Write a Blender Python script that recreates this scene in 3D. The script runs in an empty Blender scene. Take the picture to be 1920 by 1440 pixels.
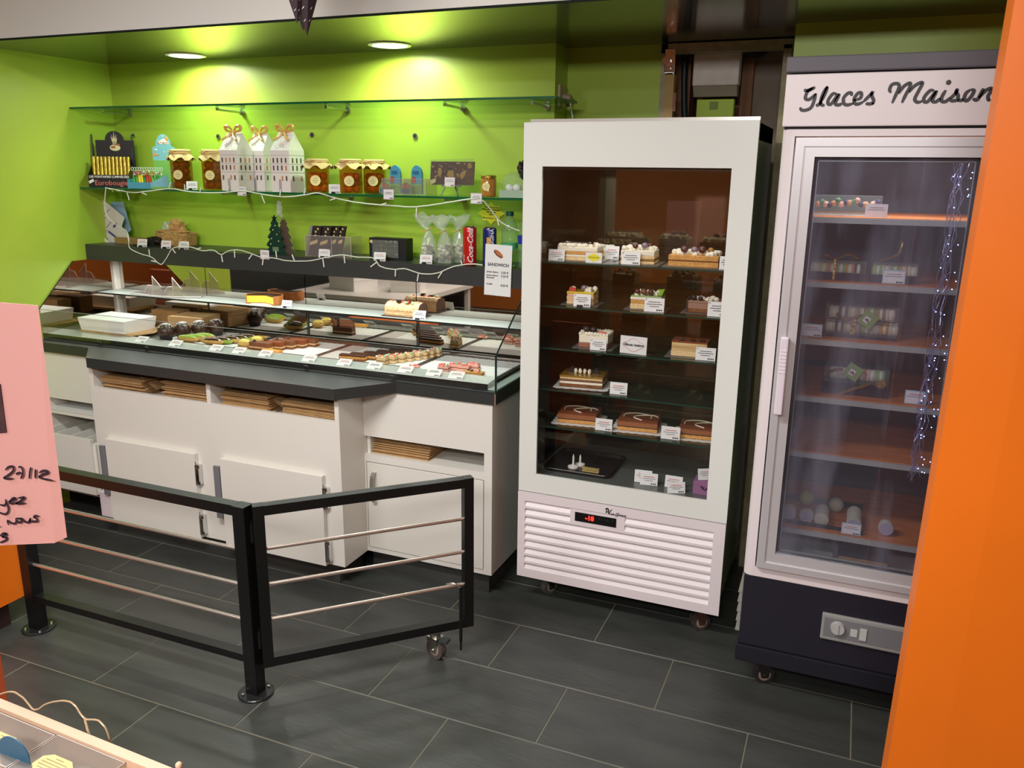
import bpy, bmesh, math, random
from mathutils import Vector, Matrix, Euler
random.seed(7)
PI = math.pi
COL = bpy.context.scene.collection
SC = bpy.context.scene
# ---------------------------------------------------------------- camera, world, lights
cam = bpy.data.cameras.new('camera'); cam.sensor_width = 36; cam.lens = 1548.75/1920*36
cam.clip_start = 0.02
camo = bpy.data.objects.new('camera', cam); COL.objects.link(camo)
camo.location = (0, 0, 1.69); camo.rotation_euler = (1.318755, -0.012163, 0.390999)
SC.camera = camo
SC.view_settings.view_transform = 'Standard'; SC.view_settings.look = 'None'
SC.view_settings.gamma = 1; SC.view_settings.use_curve_mapping = False
SC.view_settings.exposure = 0.12
W = bpy.data.worlds.new('world'); SC.world = W; W.use_nodes = True
W.node_tree.nodes['Background'].inputs[0].default_value = (0.9, 0.85, 0.8, 1)
W.node_tree.nodes['Background'].inputs[1].default_value = 0.25

def area(name, loc, rot, sx, sy, power, color=(1, 1, 1), spread=None):
    l = bpy.data.lights.new(name, 'AREA'); l.shape = 'RECTANGLE'; l.size = sx; l.size_y = sy
    l.energy = power; l.color = color
    if spread: l.spread = spread
    o = bpy.data.objects.new(name, l); o.location = loc; o.rotation_euler = rot; COL.objects.link(o); return o
def spot(name, loc, rot, power, ang, blend, size, color=(1, 1, 1)):
    l = bpy.data.lights.new(name, 'SPOT'); l.energy = power; l.spot_size = ang; l.spot_blend = blend
    l.shadow_soft_size = size; l.color = color
    o = bpy.data.objects.new(name, l); o.location = loc; o.rotation_euler = rot; COL.objects.link(o); return o
# shop ceiling luminaires (two strip panels behind and beside the camera)
area('ceiling_light_panel', (-1.5, 0.9, 2.72), (0, 0, 0), 1.2, 0.3, 62, (1.0, 0.975, 0.95))
area('ceiling_light_panel', (-0.2, -1.1, 2.5), (math.radians(30), 0, 0), 1.2, 0.3, 60, (1.0, 0.975, 0.95))
area('ceiling_light_panel', (-3.0, -0.3, 2.72), (0, 0, 0), 1.2, 0.3, 46, (1.0, 0.975, 0.95))
# the two recessed downlights of the soffit
for lx, ly in ((-2.966, 3.19), (-1.878, 3.19)):
    o = area('downlight_lamp', (lx, ly, 2.188), (0, 0, 0), 0.13, 0.13, 6.8, (1.0, 0.98, 0.92), math.radians(168)); o.data.shape = 'DISK'
# added freezer and fridge fills, then the strip under the display case housing
area('freezer_fill', (-0.72, 2.95, 1.795), (0, 0, 0), 0.6, 0.03, 1.3, (1, 1, 0.95))  # fill light added to brighten the cakes, no visible lamp
area('fridge_fill', (0.08, 2.72, 1.78), (0, 0, 0), 0.4, 0.05, 2.2, (0.9, 0.93, 1.0))  # unseen fill, added so the shelf boards read brighter
area('case_strip_lamp', (-2.42, 3.135, 1.215), (math.radians(-8), 0, 0), 2.3, 0.02, 4.6, (0.93, 1.0, 0.94))

# ---------------------------------------------------------------- materials
def lin(c):
    return tuple(((v/255)/12.92 if v/255 <= 0.04045 else ((v/255+0.055)/1.055)**2.4) for v in c)
MATS = {}
def mat(name, rgb, rough=0.5, metal=0.0, spec=0.5, var=0.0, vscale=20, bump=0.0, bscale=60, coat=0.0, emit=0, rgb2=None, stretch=None, sub=0.0):
    if name in MATS: return MATS[name]
    m = bpy.data.materials.new(name); m.use_nodes = True; nt = m.node_tree; b = nt.nodes['Principled BSDF']
    c = lin(rgb)+(1,)
    b.inputs['Base Color'].default_value = c
    b.inputs['Roughness'].default_value = rough; b.inputs['Metallic'].default_value = metal
    b.inputs['Specular IOR Level'].default_value = spec
    if coat: b.inputs['Coat Weight'].default_value = coat; b.inputs['Coat Roughness'].default_value = 0.08
    if emit: b.inputs['Emission Color'].default_value = c; b.inputs['Emission Strength'].default_value = emit
    if var or bump or rgb2:
        tc = nt.nodes.new('ShaderNodeTexCoord'); mp = nt.nodes.new('ShaderNodeMapping')
        nt.links.new(tc.outputs['Object'], mp.inputs[0])
        if stretch: mp.inputs['Scale'].default_value = stretch
    if var or rgb2:
        n = nt.nodes.new('ShaderNodeTexNoise'); n.inputs['Scale'].default_value = vscale; n.inputs['Detail'].default_value = 4
        nt.links.new(mp.outputs[0], n.inputs[0])
        r = nt.nodes.new('ShaderNodeValToRGB'); nt.links.new(n.outputs[0], r.inputs[0])
        r.color_ramp.elements[0].position = 0.38; r.color_ramp.elements[1].position = 0.62
        if rgb2:
            r.color_ramp.elements[0].color = c; r.color_ramp.elements[1].color = lin(rgb2)+(1,)
        else:
            r.color_ramp.elements[0].color = tuple(v*(1-var) for v in c[:3])+(1,)
            r.color_ramp.elements[1].color = tuple(min(1, v*(1+var)) for v in c[:3])+(1,)
        nt.links.new(r.outputs[0], b.inputs['Base Color'])
    if bump:
        n2 = nt.nodes.new('ShaderNodeTexNoise'); n2.inputs['Scale'].default_value = bscale; n2.inputs['Detail'].default_value = 5
        nt.links.new(mp.outputs[0], n2.inputs[0])
        bp = nt.nodes.new('ShaderNodeBump'); bp.inputs['Strength'].default_value = bump; bp.inputs['Distance'].default_value = 0.004
        nt.links.new(n2.outputs[0], bp.inputs['Height']); nt.links.new(bp.outputs[0], b.inputs['Normal'])
    MATS[name] = m; return m
def glassmat(name, tint=(255, 255, 255), alpha=0.06, rough=0.0, body=None, ior=1.5, haze=None):
    """thin glass pane: fresnel mirror over a tinted see-through, with an optional milky share"""
    if name in MATS: return MATS[name]
    m = bpy.data.materials.new(name); m.use_nodes = True; nt = m.node_tree; nt.nodes.clear()
    out = nt.nodes.new('ShaderNodeOutputMaterial'); tr = nt.nodes.new('ShaderNodeBsdfTransparent')
    tr.inputs[0].default_value = lin(tint)+(1,)
    gl = nt.nodes.new('ShaderNodeBsdfGlossy'); gl.inputs['Roughness'].default_value = rough
    fr = nt.nodes.new('ShaderNodeFresnel'); ge = nt.nodes.new('ShaderNodeNewGeometry')   # same reflectance on both faces of the pane
    mi = nt.nodes.new('ShaderNodeMapRange'); mi.inputs[3].default_value = ior; mi.inputs[4].default_value = 1/ior
    nt.links.new(ge.outputs['Backfacing'], mi.inputs[0]); nt.links.new(mi.outputs[0], fr.inputs[0])
    mx = nt.nodes.new('ShaderNodeMixShader')
    nt.links.new(fr.outputs[0], mx.inputs[0]); nt.links.new(tr.outputs[0], mx.inputs[1]); nt.links.new(gl.outputs[0], mx.inputs[2])
    last = mx
    if body:
        hz = None
        if haze:
            tc = nt.nodes.new('ShaderNodeTexCoord'); mp = nt.nodes.new('ShaderNodeMapping'); mp.inputs['Scale'].default_value = haze
            nz = nt.nodes.new('ShaderNodeTexNoise'); nz.inputs['Scale'].default_value = 1.0; nz.inputs['Detail'].default_value = 5; hz = nt.nodes.new('ShaderNodeMapRange')
            nt.links.new(tc.outputs['Object'], mp.inputs[0]); nt.links.new(mp.outputs[0], nz.inputs[0]); nt.links.new(nz.outputs[0], hz.inputs[0])
            hz.inputs[1].default_value = 0.48; hz.inputs[2].default_value = 0.75; hz.inputs[3].default_value = alpha; hz.inputs[4].default_value = alpha*5
        df = nt.nodes.new('ShaderNodeBsdfDiffuse'); df.inputs[0].default_value = lin(body)+(1,)
        m2 = nt.nodes.new('ShaderNodeMixShader'); m2.inputs[0].default_value = alpha
        if hz: nt.links.new(hz.outputs[0], m2.inputs[0])
        nt.links.new(mx.outputs[0], m2.inputs[1]); nt.links.new(df.outputs[0], m2.inputs[2]); last = m2
    nt.links.new(last.outputs[0], out.inputs[0])
    MATS[name] = m; return m

LIME = mat('lime_wall_paint', (168, 196, 64), 0.42, var=0.03, vscale=2.5, bump=0.05, bscale=180)
DARKGL = mat('dark_lacquer_soffit', (44, 50, 46), 0.2, spec=0.7, coat=0.4)
CEILW = mat('white_ceiling_paint', (216, 213, 206), 0.8)
ORANGE = mat('orange_laminate', (238, 118, 16), 0.45, var=0.05, vscale=1.5)
ORANGEW = mat('orange_wall_paint', (184, 106, 38), 0.6)
WHITE = mat('white_laminate', (226, 223, 214), 0.4)
WHITE2 = mat('white_laminate_side', (216, 206, 210), 0.4)
BLACKTOP = mat('anthracite_laminate', (52, 54, 53), 0.38, var=0.12, vscale=300)
BLACK = mat('black_metal', (16, 17, 17), 0.35, spec=0.5)
BLACKM = mat('black_matte', (14, 14, 14), 0.7)
TILEM = mat('slate_tile', (60, 62, 59), 0.38, var=0.16, vscale=5, bump=0.25, bscale=28, stretch=(0.6, 2.2, 1), spec=0.5)
GROUT = mat('grout', (112, 108, 92), 0.85)
STEEL = mat('brushed_steel', (190, 188, 182), 0.28, metal=1.0)
STEELD = mat('dark_steel', (105, 104, 100), 0.35, metal=1.0)
CHROME = mat('chrome', (215, 215, 215), 0.12, metal=1.0)
ROD = mat('polished_rod', (222, 210, 200), 0.3, metal=0.9)
WGLOSS = mat('white_glass_front', (226, 228, 222), 0.18, coat=0.5)
WPAINT = mat('white_painted_metal', (228, 218, 220), 0.35)
ALU = mat('satin_aluminium', (205, 202, 205), 0.38, metal=0.35)
MIRROR = mat('mirror', (205, 196, 188), 0.02, metal=1.0)
DMIRROR = mat('smoked_mirror', (132, 124, 104), 0.05, metal=0.95)
GLASS = glassmat('clear_glass')
GLASSG = glassmat('green_shelf_glass', (222, 240, 224), 0.05, body=(120, 170, 130))
FGLASS = glassmat('freezer_shelf_glass', (215, 225, 215), 0.07, body=(110, 120, 100))
GEDGE = mat('green_glass_edge', (20, 92, 52), 0.2)
SHELFG = glassmat('case_shelf_glass', (225, 235, 228), 0.6, body=(196, 200, 194))  # grey body imitates the reflection on the greenish glass
DECKG = mat('pale_green_deck', (176, 194, 184), 0.25, coat=0.3)
ACRYL = glassmat('acrylic', (246, 242, 240), 0.10, body=(225, 215, 212))
ACRYLE = mat('acrylic_edge', (186, 176, 170), 0.3)
KRAFT = mat('kraft_board', (186, 148, 100), 0.75, var=0.06, vscale=15)
KRAFTD = mat('kraft_board_dark', (150, 112, 68), 0.8, var=0.08, vscale=15)
PAPER = mat('white_paper', (228, 228, 226), 0.6)
PINKP = mat('pink_paper', (214, 156, 150), 0.6)
INK = mat('black_ink', (30, 26, 30), 0.6)
REDI = mat('red_ink', (200, 60, 60), 0.6)
GREYI = mat('grey_ink', (120, 120, 125), 0.6)

# ---------------------------------------------------------------- mesh helpers
class MB:
    def __init__(s): s.v = []; s.f = []; s.m = []; s.mi = 0; s.mats = []
    def use(s, m):
        if m not in s.mats: s.mats.append(m)
        s.mi = s.mats.index(m); return s
    def add(s, vs, fs):
        k = len(s.v); s.v += [tuple(v) for v in vs]
        for f in fs: s.f.append(tuple(i+k for i in f)); s.m.append(s.mi)
        return s
    def box(s, x0, x1, y0, y1, z0, z1, M=None):
        vs = [(x, y, z) for x in (x0, x1) for y in (y0, y1) for z in (z0, z1)]
        if M is not None: vs = [M @ Vector(v) for v in vs]
        return s.add(vs, [(0, 1, 3, 2), (4, 6, 7, 5), (0, 4, 5, 1), (2, 3, 7, 6), (0, 2, 6, 4), (1, 5, 7, 3)])
    def bbox(s, x0, x1, y0, y1, z0, z1, b=0.004, M=None):
        """box with chamfered edges"""
        bm = bmesh.new(); bmesh.ops.create_cube(bm, size=1)
        for v in bm.verts: v.co = Vector(((x0+x1)/2+v.co.x*(x1-x0), (y0+y1)/2+v.co.y*(y1-y0), (z0+z1)/2+v.co.z*(z1-z0)))
        bmesh.ops.bevel(bm, geom=list(bm.edges), offset=b, segments=2, profile=0.6, affect='EDGES')
        bm.verts.index_update()
        vs = [M @ v.co if M is not None else v.co for v in bm.verts]
        fs = [[v.index for v in f.verts] for f in bm.faces]; bm.free(); return s.add(vs, fs)
    def prism(s, pts, a, b, axis='z'):
        """pts: outline; extruded along axis from a to b"""
        n = len(pts)
        def P(p, t):
            return {'z': (p[0], p[1], t), 'y': (p[0], t, p[1]), 'x': (t, p[0], p[1])}[axis]
        vs = [P(p, a) for p in pts]+[P(p, b) for p in pts]
        return s.add(vs, [tuple(range(n)), tuple(range(2*n-1, n-1, -1))]+[(i, (i+1) % n, n+(i+1) % n, n+i) for i in range(n)])
    def quad(s, a, b, c, d): return s.add([a, b, c, d], [(0, 1, 2, 3)])
    def cyl(s, p, q, r0, r1=None, n=12, caps=True):
        if r1 is None: r1 = r0
        p = Vector(p); q = Vector(q); d = (q-p).normalized()
        u = d.orthogonal().normalized(); w = d.cross(u)
        vs = [p+(u*math.cos(2*PI*i/n)+w*math.sin(2*PI*i/n))*r0 for i in range(n)]
        vs += [q+(u*math.cos(2*PI*i/n)+w*math.sin(2*PI*i/n))*r1 for i in range(n)]
        fs = [(i, (i+1) % n, n+(i+1) % n, n+i) for i in range(n)]
        if caps: fs += [tuple(range(n-1, -1, -1)), tuple(range(n, 2*n))]
        return s.add(vs, fs)
    def tube(s, pts, r, n=6):
        pts = [Vector(p) for p in pts]; rings = []
        for i, p in enumerate(pts):
            d = (pts[min(i+1, len(pts)-1)]-pts[max(i-1, 0)]).normalized()
            u = d.cross(Vector((0.13, 0.21, 1))).normalized(); w = d.cross(u)
            rr = r[i] if isinstance(r, (list, tuple)) else r
            rings.append([p+(u*math.cos(2*PI*j/n)+w*math.sin(2*PI*j/n))*rr for j in range(n)])
        vs = [v for q in rings for v in q]; fs = []
        for i in range(len(pts)-1):
            for j in range(n): fs.append((i*n+j, i*n+(j+1) % n, (i+1)*n+(j+1) % n, (i+1)*n+j))
        fs += [tuple(range(n-1, -1, -1)), tuple((len(pts)-1)*n+j for j in range(n))]
        return s.add(vs, fs)
    def lathe(s, c, prof, n=20, M=None):
        cx, cy, cz = c; vs = []; fs = []
        for r, z in prof:
            for i in range(n): vs.append((cx+r*math.cos(2*PI*i/n), cy+r*math.sin(2*PI*i/n), cz+z))
        for k in range(len(prof)-1):
            for i in range(n): fs.append((k*n+i, k*n+(i+1) % n, (k+1)*n+(i+1) % n, (k+1)*n+i))
        fs.append(tuple(range(n-1, -1, -1))); fs.append(tuple((len(prof)-1)*n+i for i in range(n)))
        if M is not None: vs = [M @ Vector(v) for v in vs]
        return s.add(vs, fs)
    def blob(s, c, rx, ry, rz, n=10, k=6, noise=0.0, M=None, rnd=random):
        vs = []; fs = []
        for j in range(k+1):
            t = PI*j/k
            for i in range(n):
                a = 2*PI*i/n; q = 1+(rnd.uniform(-noise, noise) if 0 < j < k else 0)
                vs.append(Vector((rx*q*math.sin(t)*math.cos(a), ry*q*math.sin(t)*math.sin(a), rz*q*math.cos(t))))
        for j in range(k):
            for i in range(n): fs.append((j*n+i, (j+1)*n+i, (j+1)*n+(i+1) % n, j*n+(i+1) % n))
        if M is not None: vs = [M @ v for v in vs]
        vs = [v+Vector(c) for v in vs]
        return s.add(vs, fs)
    def build(s, name, m=None, parent=None, smooth=False, label=None, kind=None):
        me = bpy.data.meshes.new(name)
        off = Vector((0, 0, 0))
        if parent is not None:
            off = WLOC.get(parent.name, Vector((0, 0, 0)))
        me.from_pydata([tuple(Vector(v)-off) for v in s.v], [], s.f)
        ms = s.mats if s.mats else [m]
        for x in ms: me.materials.append(x)
        if s.mats: me.polygons.foreach_set('material_index', s.m)
        if smooth:
            me.polygons.foreach_set('use_smooth', [True]*len(me.polygons))
        me.update()
        bm = bmesh.new(); bm.from_mesh(me)
        if smooth: bmesh.ops.remove_doubles(bm, verts=bm.verts, dist=1e-6)
        bmesh.ops.recalc_face_normals(bm, faces=bm.faces)
        if smooth:
            for e in bm.edges:
                if len(e.link_faces) == 2 and e.calc_face_angle(0) > 0.7: e.smooth = False
        bm.to_mesh(me); bm.free()
        o = bpy.data.objects.new(name, me); COL.objects.link(o)
        if parent is not None: o.parent = parent; WLOC[o.name] = off
        if label: o['label'] = label
        if kind: o['kind'] = kind
        return o
WLOC = {}
def thing(name, label, cat, loc=(0, 0, 0), group=None):
    o = bpy.data.objects.new(name, None); COL.objects.link(o); o.location = loc; o.empty_display_size = 0.05
    WLOC[o.name] = Vector(loc); o['label'] = label; o['category'] = cat
    if group: o['group'] = group
    return o
def tagit(o, label, cat, group=None):
    o['label'] = label; o['category'] = cat
    if group: o['group'] = group
    return o
def recenter(o):
    """move a one-mesh thing's origin to its base"""
    me = o.data; xs = [v.co for v in me.vertices]
    c = Vector(((min(v.x for v in xs)+max(v.x for v in xs))/2, (min(v.y for v in xs)+max(v.y for v in xs))/2, min(v.z for v in xs)))
    me.transform(Matrix.Translation(-c)); o.location = c; return o
def struct(o): o['kind'] = 'structure'; return o
def dup(root, loc, rz=0.0, label=None, group=None, scale=None):
    r = root.copy(); COL.objects.link(r); r.location = loc; r.rotation_euler = (0, 0, rz)
    if scale: r.scale = scale
    if label: r['label'] = label
    if group: r['group'] = group
    for ch in list(root.children):
        c = ch.copy(); COL.objects.link(c); c.parent = r
        for g in ch.children:
            d = g.copy(); COL.objects.link(d); d.parent = c
    return r
def cat(pts, k=6):
    """smooth curve through points"""
    P = [Vector(p) for p in pts]; out = []
    for i in range(len(P)-1):
        a = P[max(i-1, 0)]; b = P[i]; c = P[i+1]; d = P[min(i+2, len(P)-1)]
        for j in range(k):
            t = j/k
            out.append(0.5*((2*b)+(c-a)*t+(2*a-5*b+4*c-d)*t*t+(3*b-a-3*c+d)*t**3))
    out.append(P[-1]); return out
def ribbon(mb, pts, w, y, thick=0.0012, k=5):
    """brush stroke on a plane y=const: pts are (x,z)"""
    C = cat([(p[0], 0, p[1]) for p in pts], k) if len(pts) > 2 else [Vector((p[0], 0, p[1])) for p in pts]
    L = []; R = []
    n = len(C)
    for i, p in enumerate(C):
        d = (C[min(i+1, n-1)]-C[max(i-1, 0)]); d = d.normalized() if d.length > 1e-9 else Vector((1, 0, 0))
        nrm = Vector((-d.z, 0, d.x))
        e = min(i, n-1-i)/max(1, n-1); ww = w*(0.55+0.45*min(1, e*7))/2
        L.append(p+nrm*ww); R.append(p-nrm*ww)
    vs = []; fs = []
    for i in range(n):
        for q in (L[i], R[i]):
            vs.append((q.x, y, q.z)); vs.append((q.x, y-thick, q.z))
    for i in range(n-1):
        a = i*4; b = a+4
        fs += [(a+1, a+3, b+3, b+1), (a, a+1, b+1, b), (a+3, a+2, b+2, b+3)]
    fs += [(0, 1, 3, 2), (4*n-4, 4*n-3, 4*n-1, 4*n-2)]
    mb.add(vs, fs)
def text(name, s, size, org, right, up, m, parent, align='CENTER', bold=0.0, shear=0.0, xs=1.0, label=None, ext=0.0003):
    cu = bpy.data.curves.new(name, 'FONT'); cu.body = s; cu.size = size; cu.align_x = align; cu.align_y = 'CENTER'
    cu.extrude = ext; cu.offset = bold; cu.shear = shear; cu.resolution_u = 2
    t = bpy.data.objects.new(name, cu); COL.objects.link(t); bpy.context.view_layer.update()
    me = bpy.data.meshes.new_from_object(t.evaluated_get(bpy.context.evaluated_depsgraph_get()))
    COL.objects.unlink(t); bpy.data.objects.remove(t)
    right = Vector(right).normalized(); up = Vector(up); up = (up-right*up.dot(right)).normalized(); nn = right.cross(up)
    off = WLOC.get(parent.name, Vector((0, 0, 0))) if parent else Vector((0, 0, 0))
    o3 = Vector(org)-off
    for v in me.vertices:
        v.co = o3+right*v.co.x*xs+up*v.co.y+nn*v.co.z
    me.materials.clear(); me.materials.append(m); me.name = name
    o = bpy.data.objects.new(name, me); COL.objects.link(o)
    if parent: o.parent = parent
    if label: o['label'] = label
    return o

# ================================================================= SETTING
XL, YB, ZS = -3.635, 3.375, 2.2
fl = MB().box(-4.8, 2.2, -3.0, 3.9, -0.10, -0.0009).build('floor', GROUT); struct(fl)
TP, TLN = 0.3055, 0.5945
def tile_mesh():
    g = 0.0014; x1, y1 = TLN-g*2, TP-g*2
    bm = bmesh.new(); bmesh.ops.create_cube(bm, size=1)
    for v in bm.verts: v.co = Vector((v.co.x*x1, v.co.y*y1, -0.005+v.co.z*0.010))
    bmesh.ops.bevel(bm, geom=[e for e in bm.edges if all(v.co.z > -0.001 for v in e.verts)], offset=0.0015, segments=1, affect='EDGES')
    me = bpy.data.meshes.new('tile'); bm.to_mesh(me); bm.free(); me.materials.append(TILEM); return me
tm = tile_mesh()
for r in range(-6, 5):
    yc = 2.04+TP*r+TP/2
    xo = -1.337 if r % 2 == 0 else -1.337+TLN*0.5
    for c in range(-5, 5):
        x = xo+TLN*(c+0.5)
        if x < -4.0 or x > 1.5: continue
        o = bpy.data.objects.new('tile', tm); COL.objects.link(o); o.parent = fl; o.location = (x, yc, random.uniform(-0.0004, 0.0004))
MB().box(-4.8, 2.2, -3.0, 2.04-TP*6-0.002, -0.0039, 0.0).build('rear_tiling', TILEM, fl)
wl = MB().use(LIME); wl.box(XL-0.12, XL, 2.41, YB, 0, 2.75)
wl.use(mat('dark_bottle_green_wall', (34, 40, 36), 0.5)); wl.box(-4.82, -4.7, -3.0, 2.53, 0, 2.75); wl.box(-4.7, XL-0.12, 2.41, 2.53, 0, 2.75)
struct(wl.build('wall_left'))
wb = MB(); wb.prism([(XL-0.12, YB), (-1.205, YB), (-1.205, 3.53), (-0.785, 3.53), (-0.785, 3.62), (XL-0.12, 3.62)], 0, ZS+0.05)
wb.box(-0.268, 1.6, 3.20, 3.62, 0, ZS+0.05)
struct(wb.build('wall_back', LIME))
struct(MB().box(-4.82, 2.1, -3.1, -3.0, 0, 2.75).build('wall_rear', ORANGEW))
struct(MB().box(2.0, 2.1, -3.0, 3.7, 0, 2.75).build('wall_right', ORANGEW))
struct(MB().box(-4.82, 2.1, -3.1, 2.62, 2.75, 2.85).build('ceiling', CEILW))
so = MB().use(CEILW); so.box(XL-0.12, 2.1, 2.607, 2.62, ZS, 2.85)
so.use(DARKGL); so.box(XL-0.12, 2.1, 2.61, 3.9, ZS-0.006, ZS)
struct(so.build('trim_1'))
struct(MB().box(XL-0.12, 2.1, 2.605, 2.6075, ZS-0.007, ZS+0.001).build('trim_2', mat('dark_trim', (30, 36, 30), 0.9, spec=0.1)))
# foreground orange pillar at the right
pil = MB().prism([(0.193, 1.70), (0.293, 1.702), (0.9, 1.74), (0.9, 1.80), (0.193, 1.80)], 0, 2.74)
pil.v = [(x+(z-1.30)*0.0145, y, z) for x, y, z in pil.v]   # the old board leans a little
struct(pil.build('wall_pillar', ORANGE))
# closet recess
cl = MB().use(mat('raw_brown_wood', (128, 90, 64), 0.8, var=0.25, vscale=6, stretch=(6, 6, 0.6)))
cl.box(-0.79, -0.26, 3.80, 3.86, 0, ZS); cl.box(-0.77, -0.70, 3.62, 3.8, 0, ZS)
cl.box(-0.50, -0.455, 3.66, 3.8, 0, ZS-0.05)
cl.use(mat('grey_plaster', (128, 114, 102), 0.9, var=0.2, vscale=4)); cl.box(-0.455, -0.27, 3.70, 3.8, 0, ZS)
closet = struct(cl.build('door_1'))
fr = MB().box(-0.80, -0.775, 3.50, 3.62, 0, ZS-0.01).box(-0.80, -0.27, 3.50, 3.56, ZS-0.045, ZS-0.01).box(-0.33, -0.30, 3.50, 3.62, 0, ZS-0.03)
fr.build('door_frame', mat('dirty_frame_paint', (168, 156, 120), 0.6, var=0.12), closet)
MB().box(-0.768, -0.735, 3.46, 3.50, 0, 2.07).build('door_edge', mat('pale_door_edge', (176, 142, 82), 0.6), closet)
h = MB(); h.bbox(-0.775, -0.733, 3.452, 3.46, 2.075, 2.165, 0.002); h.cyl((-0.765, 3.452, 2.12), (-0.765, 3.438, 2.12), 0.016); h.cyl((-0.755, 3.452, 2.092), (-0.755, 3.448, 2.092), 0.006); h.cyl((-0.755, 3.452, 2.15), (-0.755, 3.448, 2.15), 0.006)
h.build('hinge', CHROME, closet, smooth=False)
MB().box(-0.735, -0.722, 3.455, 3.46, 1.93, 2.0).build('latch_plate', CHROME, closet)
struct(MB().box(XL+0.0005, XL+0.012, 2.40, 2.76, 0, 0.5).build('black_panel_left', BLACKM))  # black panel added over the green foot of the left wall
# ================================================================= COUNTER
def lathe_caster(root, x, y, h, wheel, steel, r=0.035, w=0.022, ang=0.3):
    M = Matrix.Translation((x, y, 0)) @ Matrix.Rotation(ang, 4, 'Z')
    a = MB(); a.cyl(M @ Vector((0.0, -w/2, r)), M @ Vector((0, w/2, r)), r, n=20)
    cs = a.build('caster_wheel', wheel, root)
    b = MB(); b.cyl(M @ Vector((0.0, -w/2-0.002, r)), M @ Vector((0, w/2+0.002, r)), r*0.62, n=16); b.build('wheel_disc', mat('wheel_disc_plastic', (150, 138, 126), 0.5), cs)
    c = MB(); c.prism([(-0.012, r-0.008), (0.012, r-0.008), (0.02, h-0.012), (-0.03, h-0.012)], -w/2-0.008, -w/2-0.004, 'y'); c.prism([(-0.012, r-0.008), (0.012, r-0.008), (0.02, h-0.012), (-0.03, h-0.012)], w/2+0.004, w/2+0.008, 'y')
    c.box(-0.03, 0.02, -w/2-0.008, w/2+0.008, h-0.014, h-0.010); c.cyl((-0.005, 0, h-0.012), (-0.005, 0, h+0.002), 0.02, n=14); c.cyl((0, -w/2-0.012, r), (0, w/2+0.012, r), 0.005)
    c.v = [tuple(M @ Vector(v)) for v in c.v]
    c.build('caster_fork', steel, root)

t = thing('countertop', 'anthracite worktop slab with a stepped front edge under the pastry case', 'worktop', (-2.4, 3.0, 0.82))
CT = [(-1.208, 2.787), (-1.640, 2.787), (-1.800, 2.588), (-3.100, 2.588), (-3.262, 2.745), (XL+0.001, 2.745), (XL+0.001, YB-0.001), (-1.208, YB-0.001)]
m = MB().prism(CT, 0.822, 0.867); m.build('slab', BLACKTOP, t)
MB().box(-1.209, -1.206, 2.786, 2.789, 0.822, 0.866).build('edge_band', mat('raw_chipboard_edge', (170, 130, 110), 0.7), t)
# middle unit
t = thing('base_cabinet', 'wide white middle cabinet with two doors and slots full of folded cartons', 'cabinet', (-2.45, 2.9, 0))
m = MB(); F = 2.62
m.box(-3.13, -1.803, F, F+0.018, 0.10, 0.725)
m.box(-3.13, -3.105, F, 3.29, 0.725, 0.821).box(-3.13, -3.105, F+0.018, 3.29, 0.10, 0.725).box(-1.823, -1.803, F, 3.29, 0.725, 0.821).box(-1.823, -1.803, F+0.018, 3.29, 0.10, 0.725)
m.box(-2.462, -2.440, F+0.001, 3.0, 0.70, 0.821).box(-3.105, -1.823, F+0.018, 3.0, 0.69, 0.705).box(-3.105, -1.823, 2.99, 3.0, 0.69, 0.821)
m.box(-3.105, -1.823, F+0.018, 3.29, 0.10, 0.118)
m.box(-3.13, -1.803, 3.29, 3.30, 0.10, 0.821)
m.build('carcass', WHITE, t)
MB().box(-3.10, -1.855, 2.655, 2.67, 0.0, 0.10).box(-1.87, -1.855, 2.67, 2.84, 0.0, 0.10).box(-3.10, -3.085, 2.67, 3.2, 0.0, 0.10).build('plinth', TILEM, t)
for (x0, x1, lab) in ((-3.055, -2.537, 'left'), (-2.399, -1.881, 'right')):
    d = MB().bbox(x0, x1, 2.597, 2.6185, 0.10, 0.494, 0.0015).build('door', WHITE, t)
    MB().bbox(x0-0.03, x0-0.002, 2.588, 2.60, 0.222, 0.46, 0.002).box(x0-0.006, x0-0.002, 2.60, 2.619, 0.222, 0.46).build('handle', mat('grey_handle', (118, 118, 122), 0.4), d)
    for z in (0.40, 0.165):
        hb = MB(); hb.bbox(x1-0.002, x1+0.020, 2.600, 2.6195, z-0.045, z+0.045, 0.0015); hb.cyl((x1+0.004, 2.598, z-0.045), (x1+0.004, 2.598, z+0.045), 0.005, n=8)
        hb.bbox(x1+0.008, x1+0.02, 2.594, 2.602, z-0.03, z+0.03, 0.001); hb.cyl((x1+0.004, 2.598, z+0.045), (x1+0.004, 2.598, z+0.06), 0.002, n=6)
        hb.build('hinge', CHROME, d)
MB().bbox(-3.135, -3.06, 2.602, 2.6195, 0.10, 0.225, 0.006).build('filler_panel', WHITE2, t)
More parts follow.
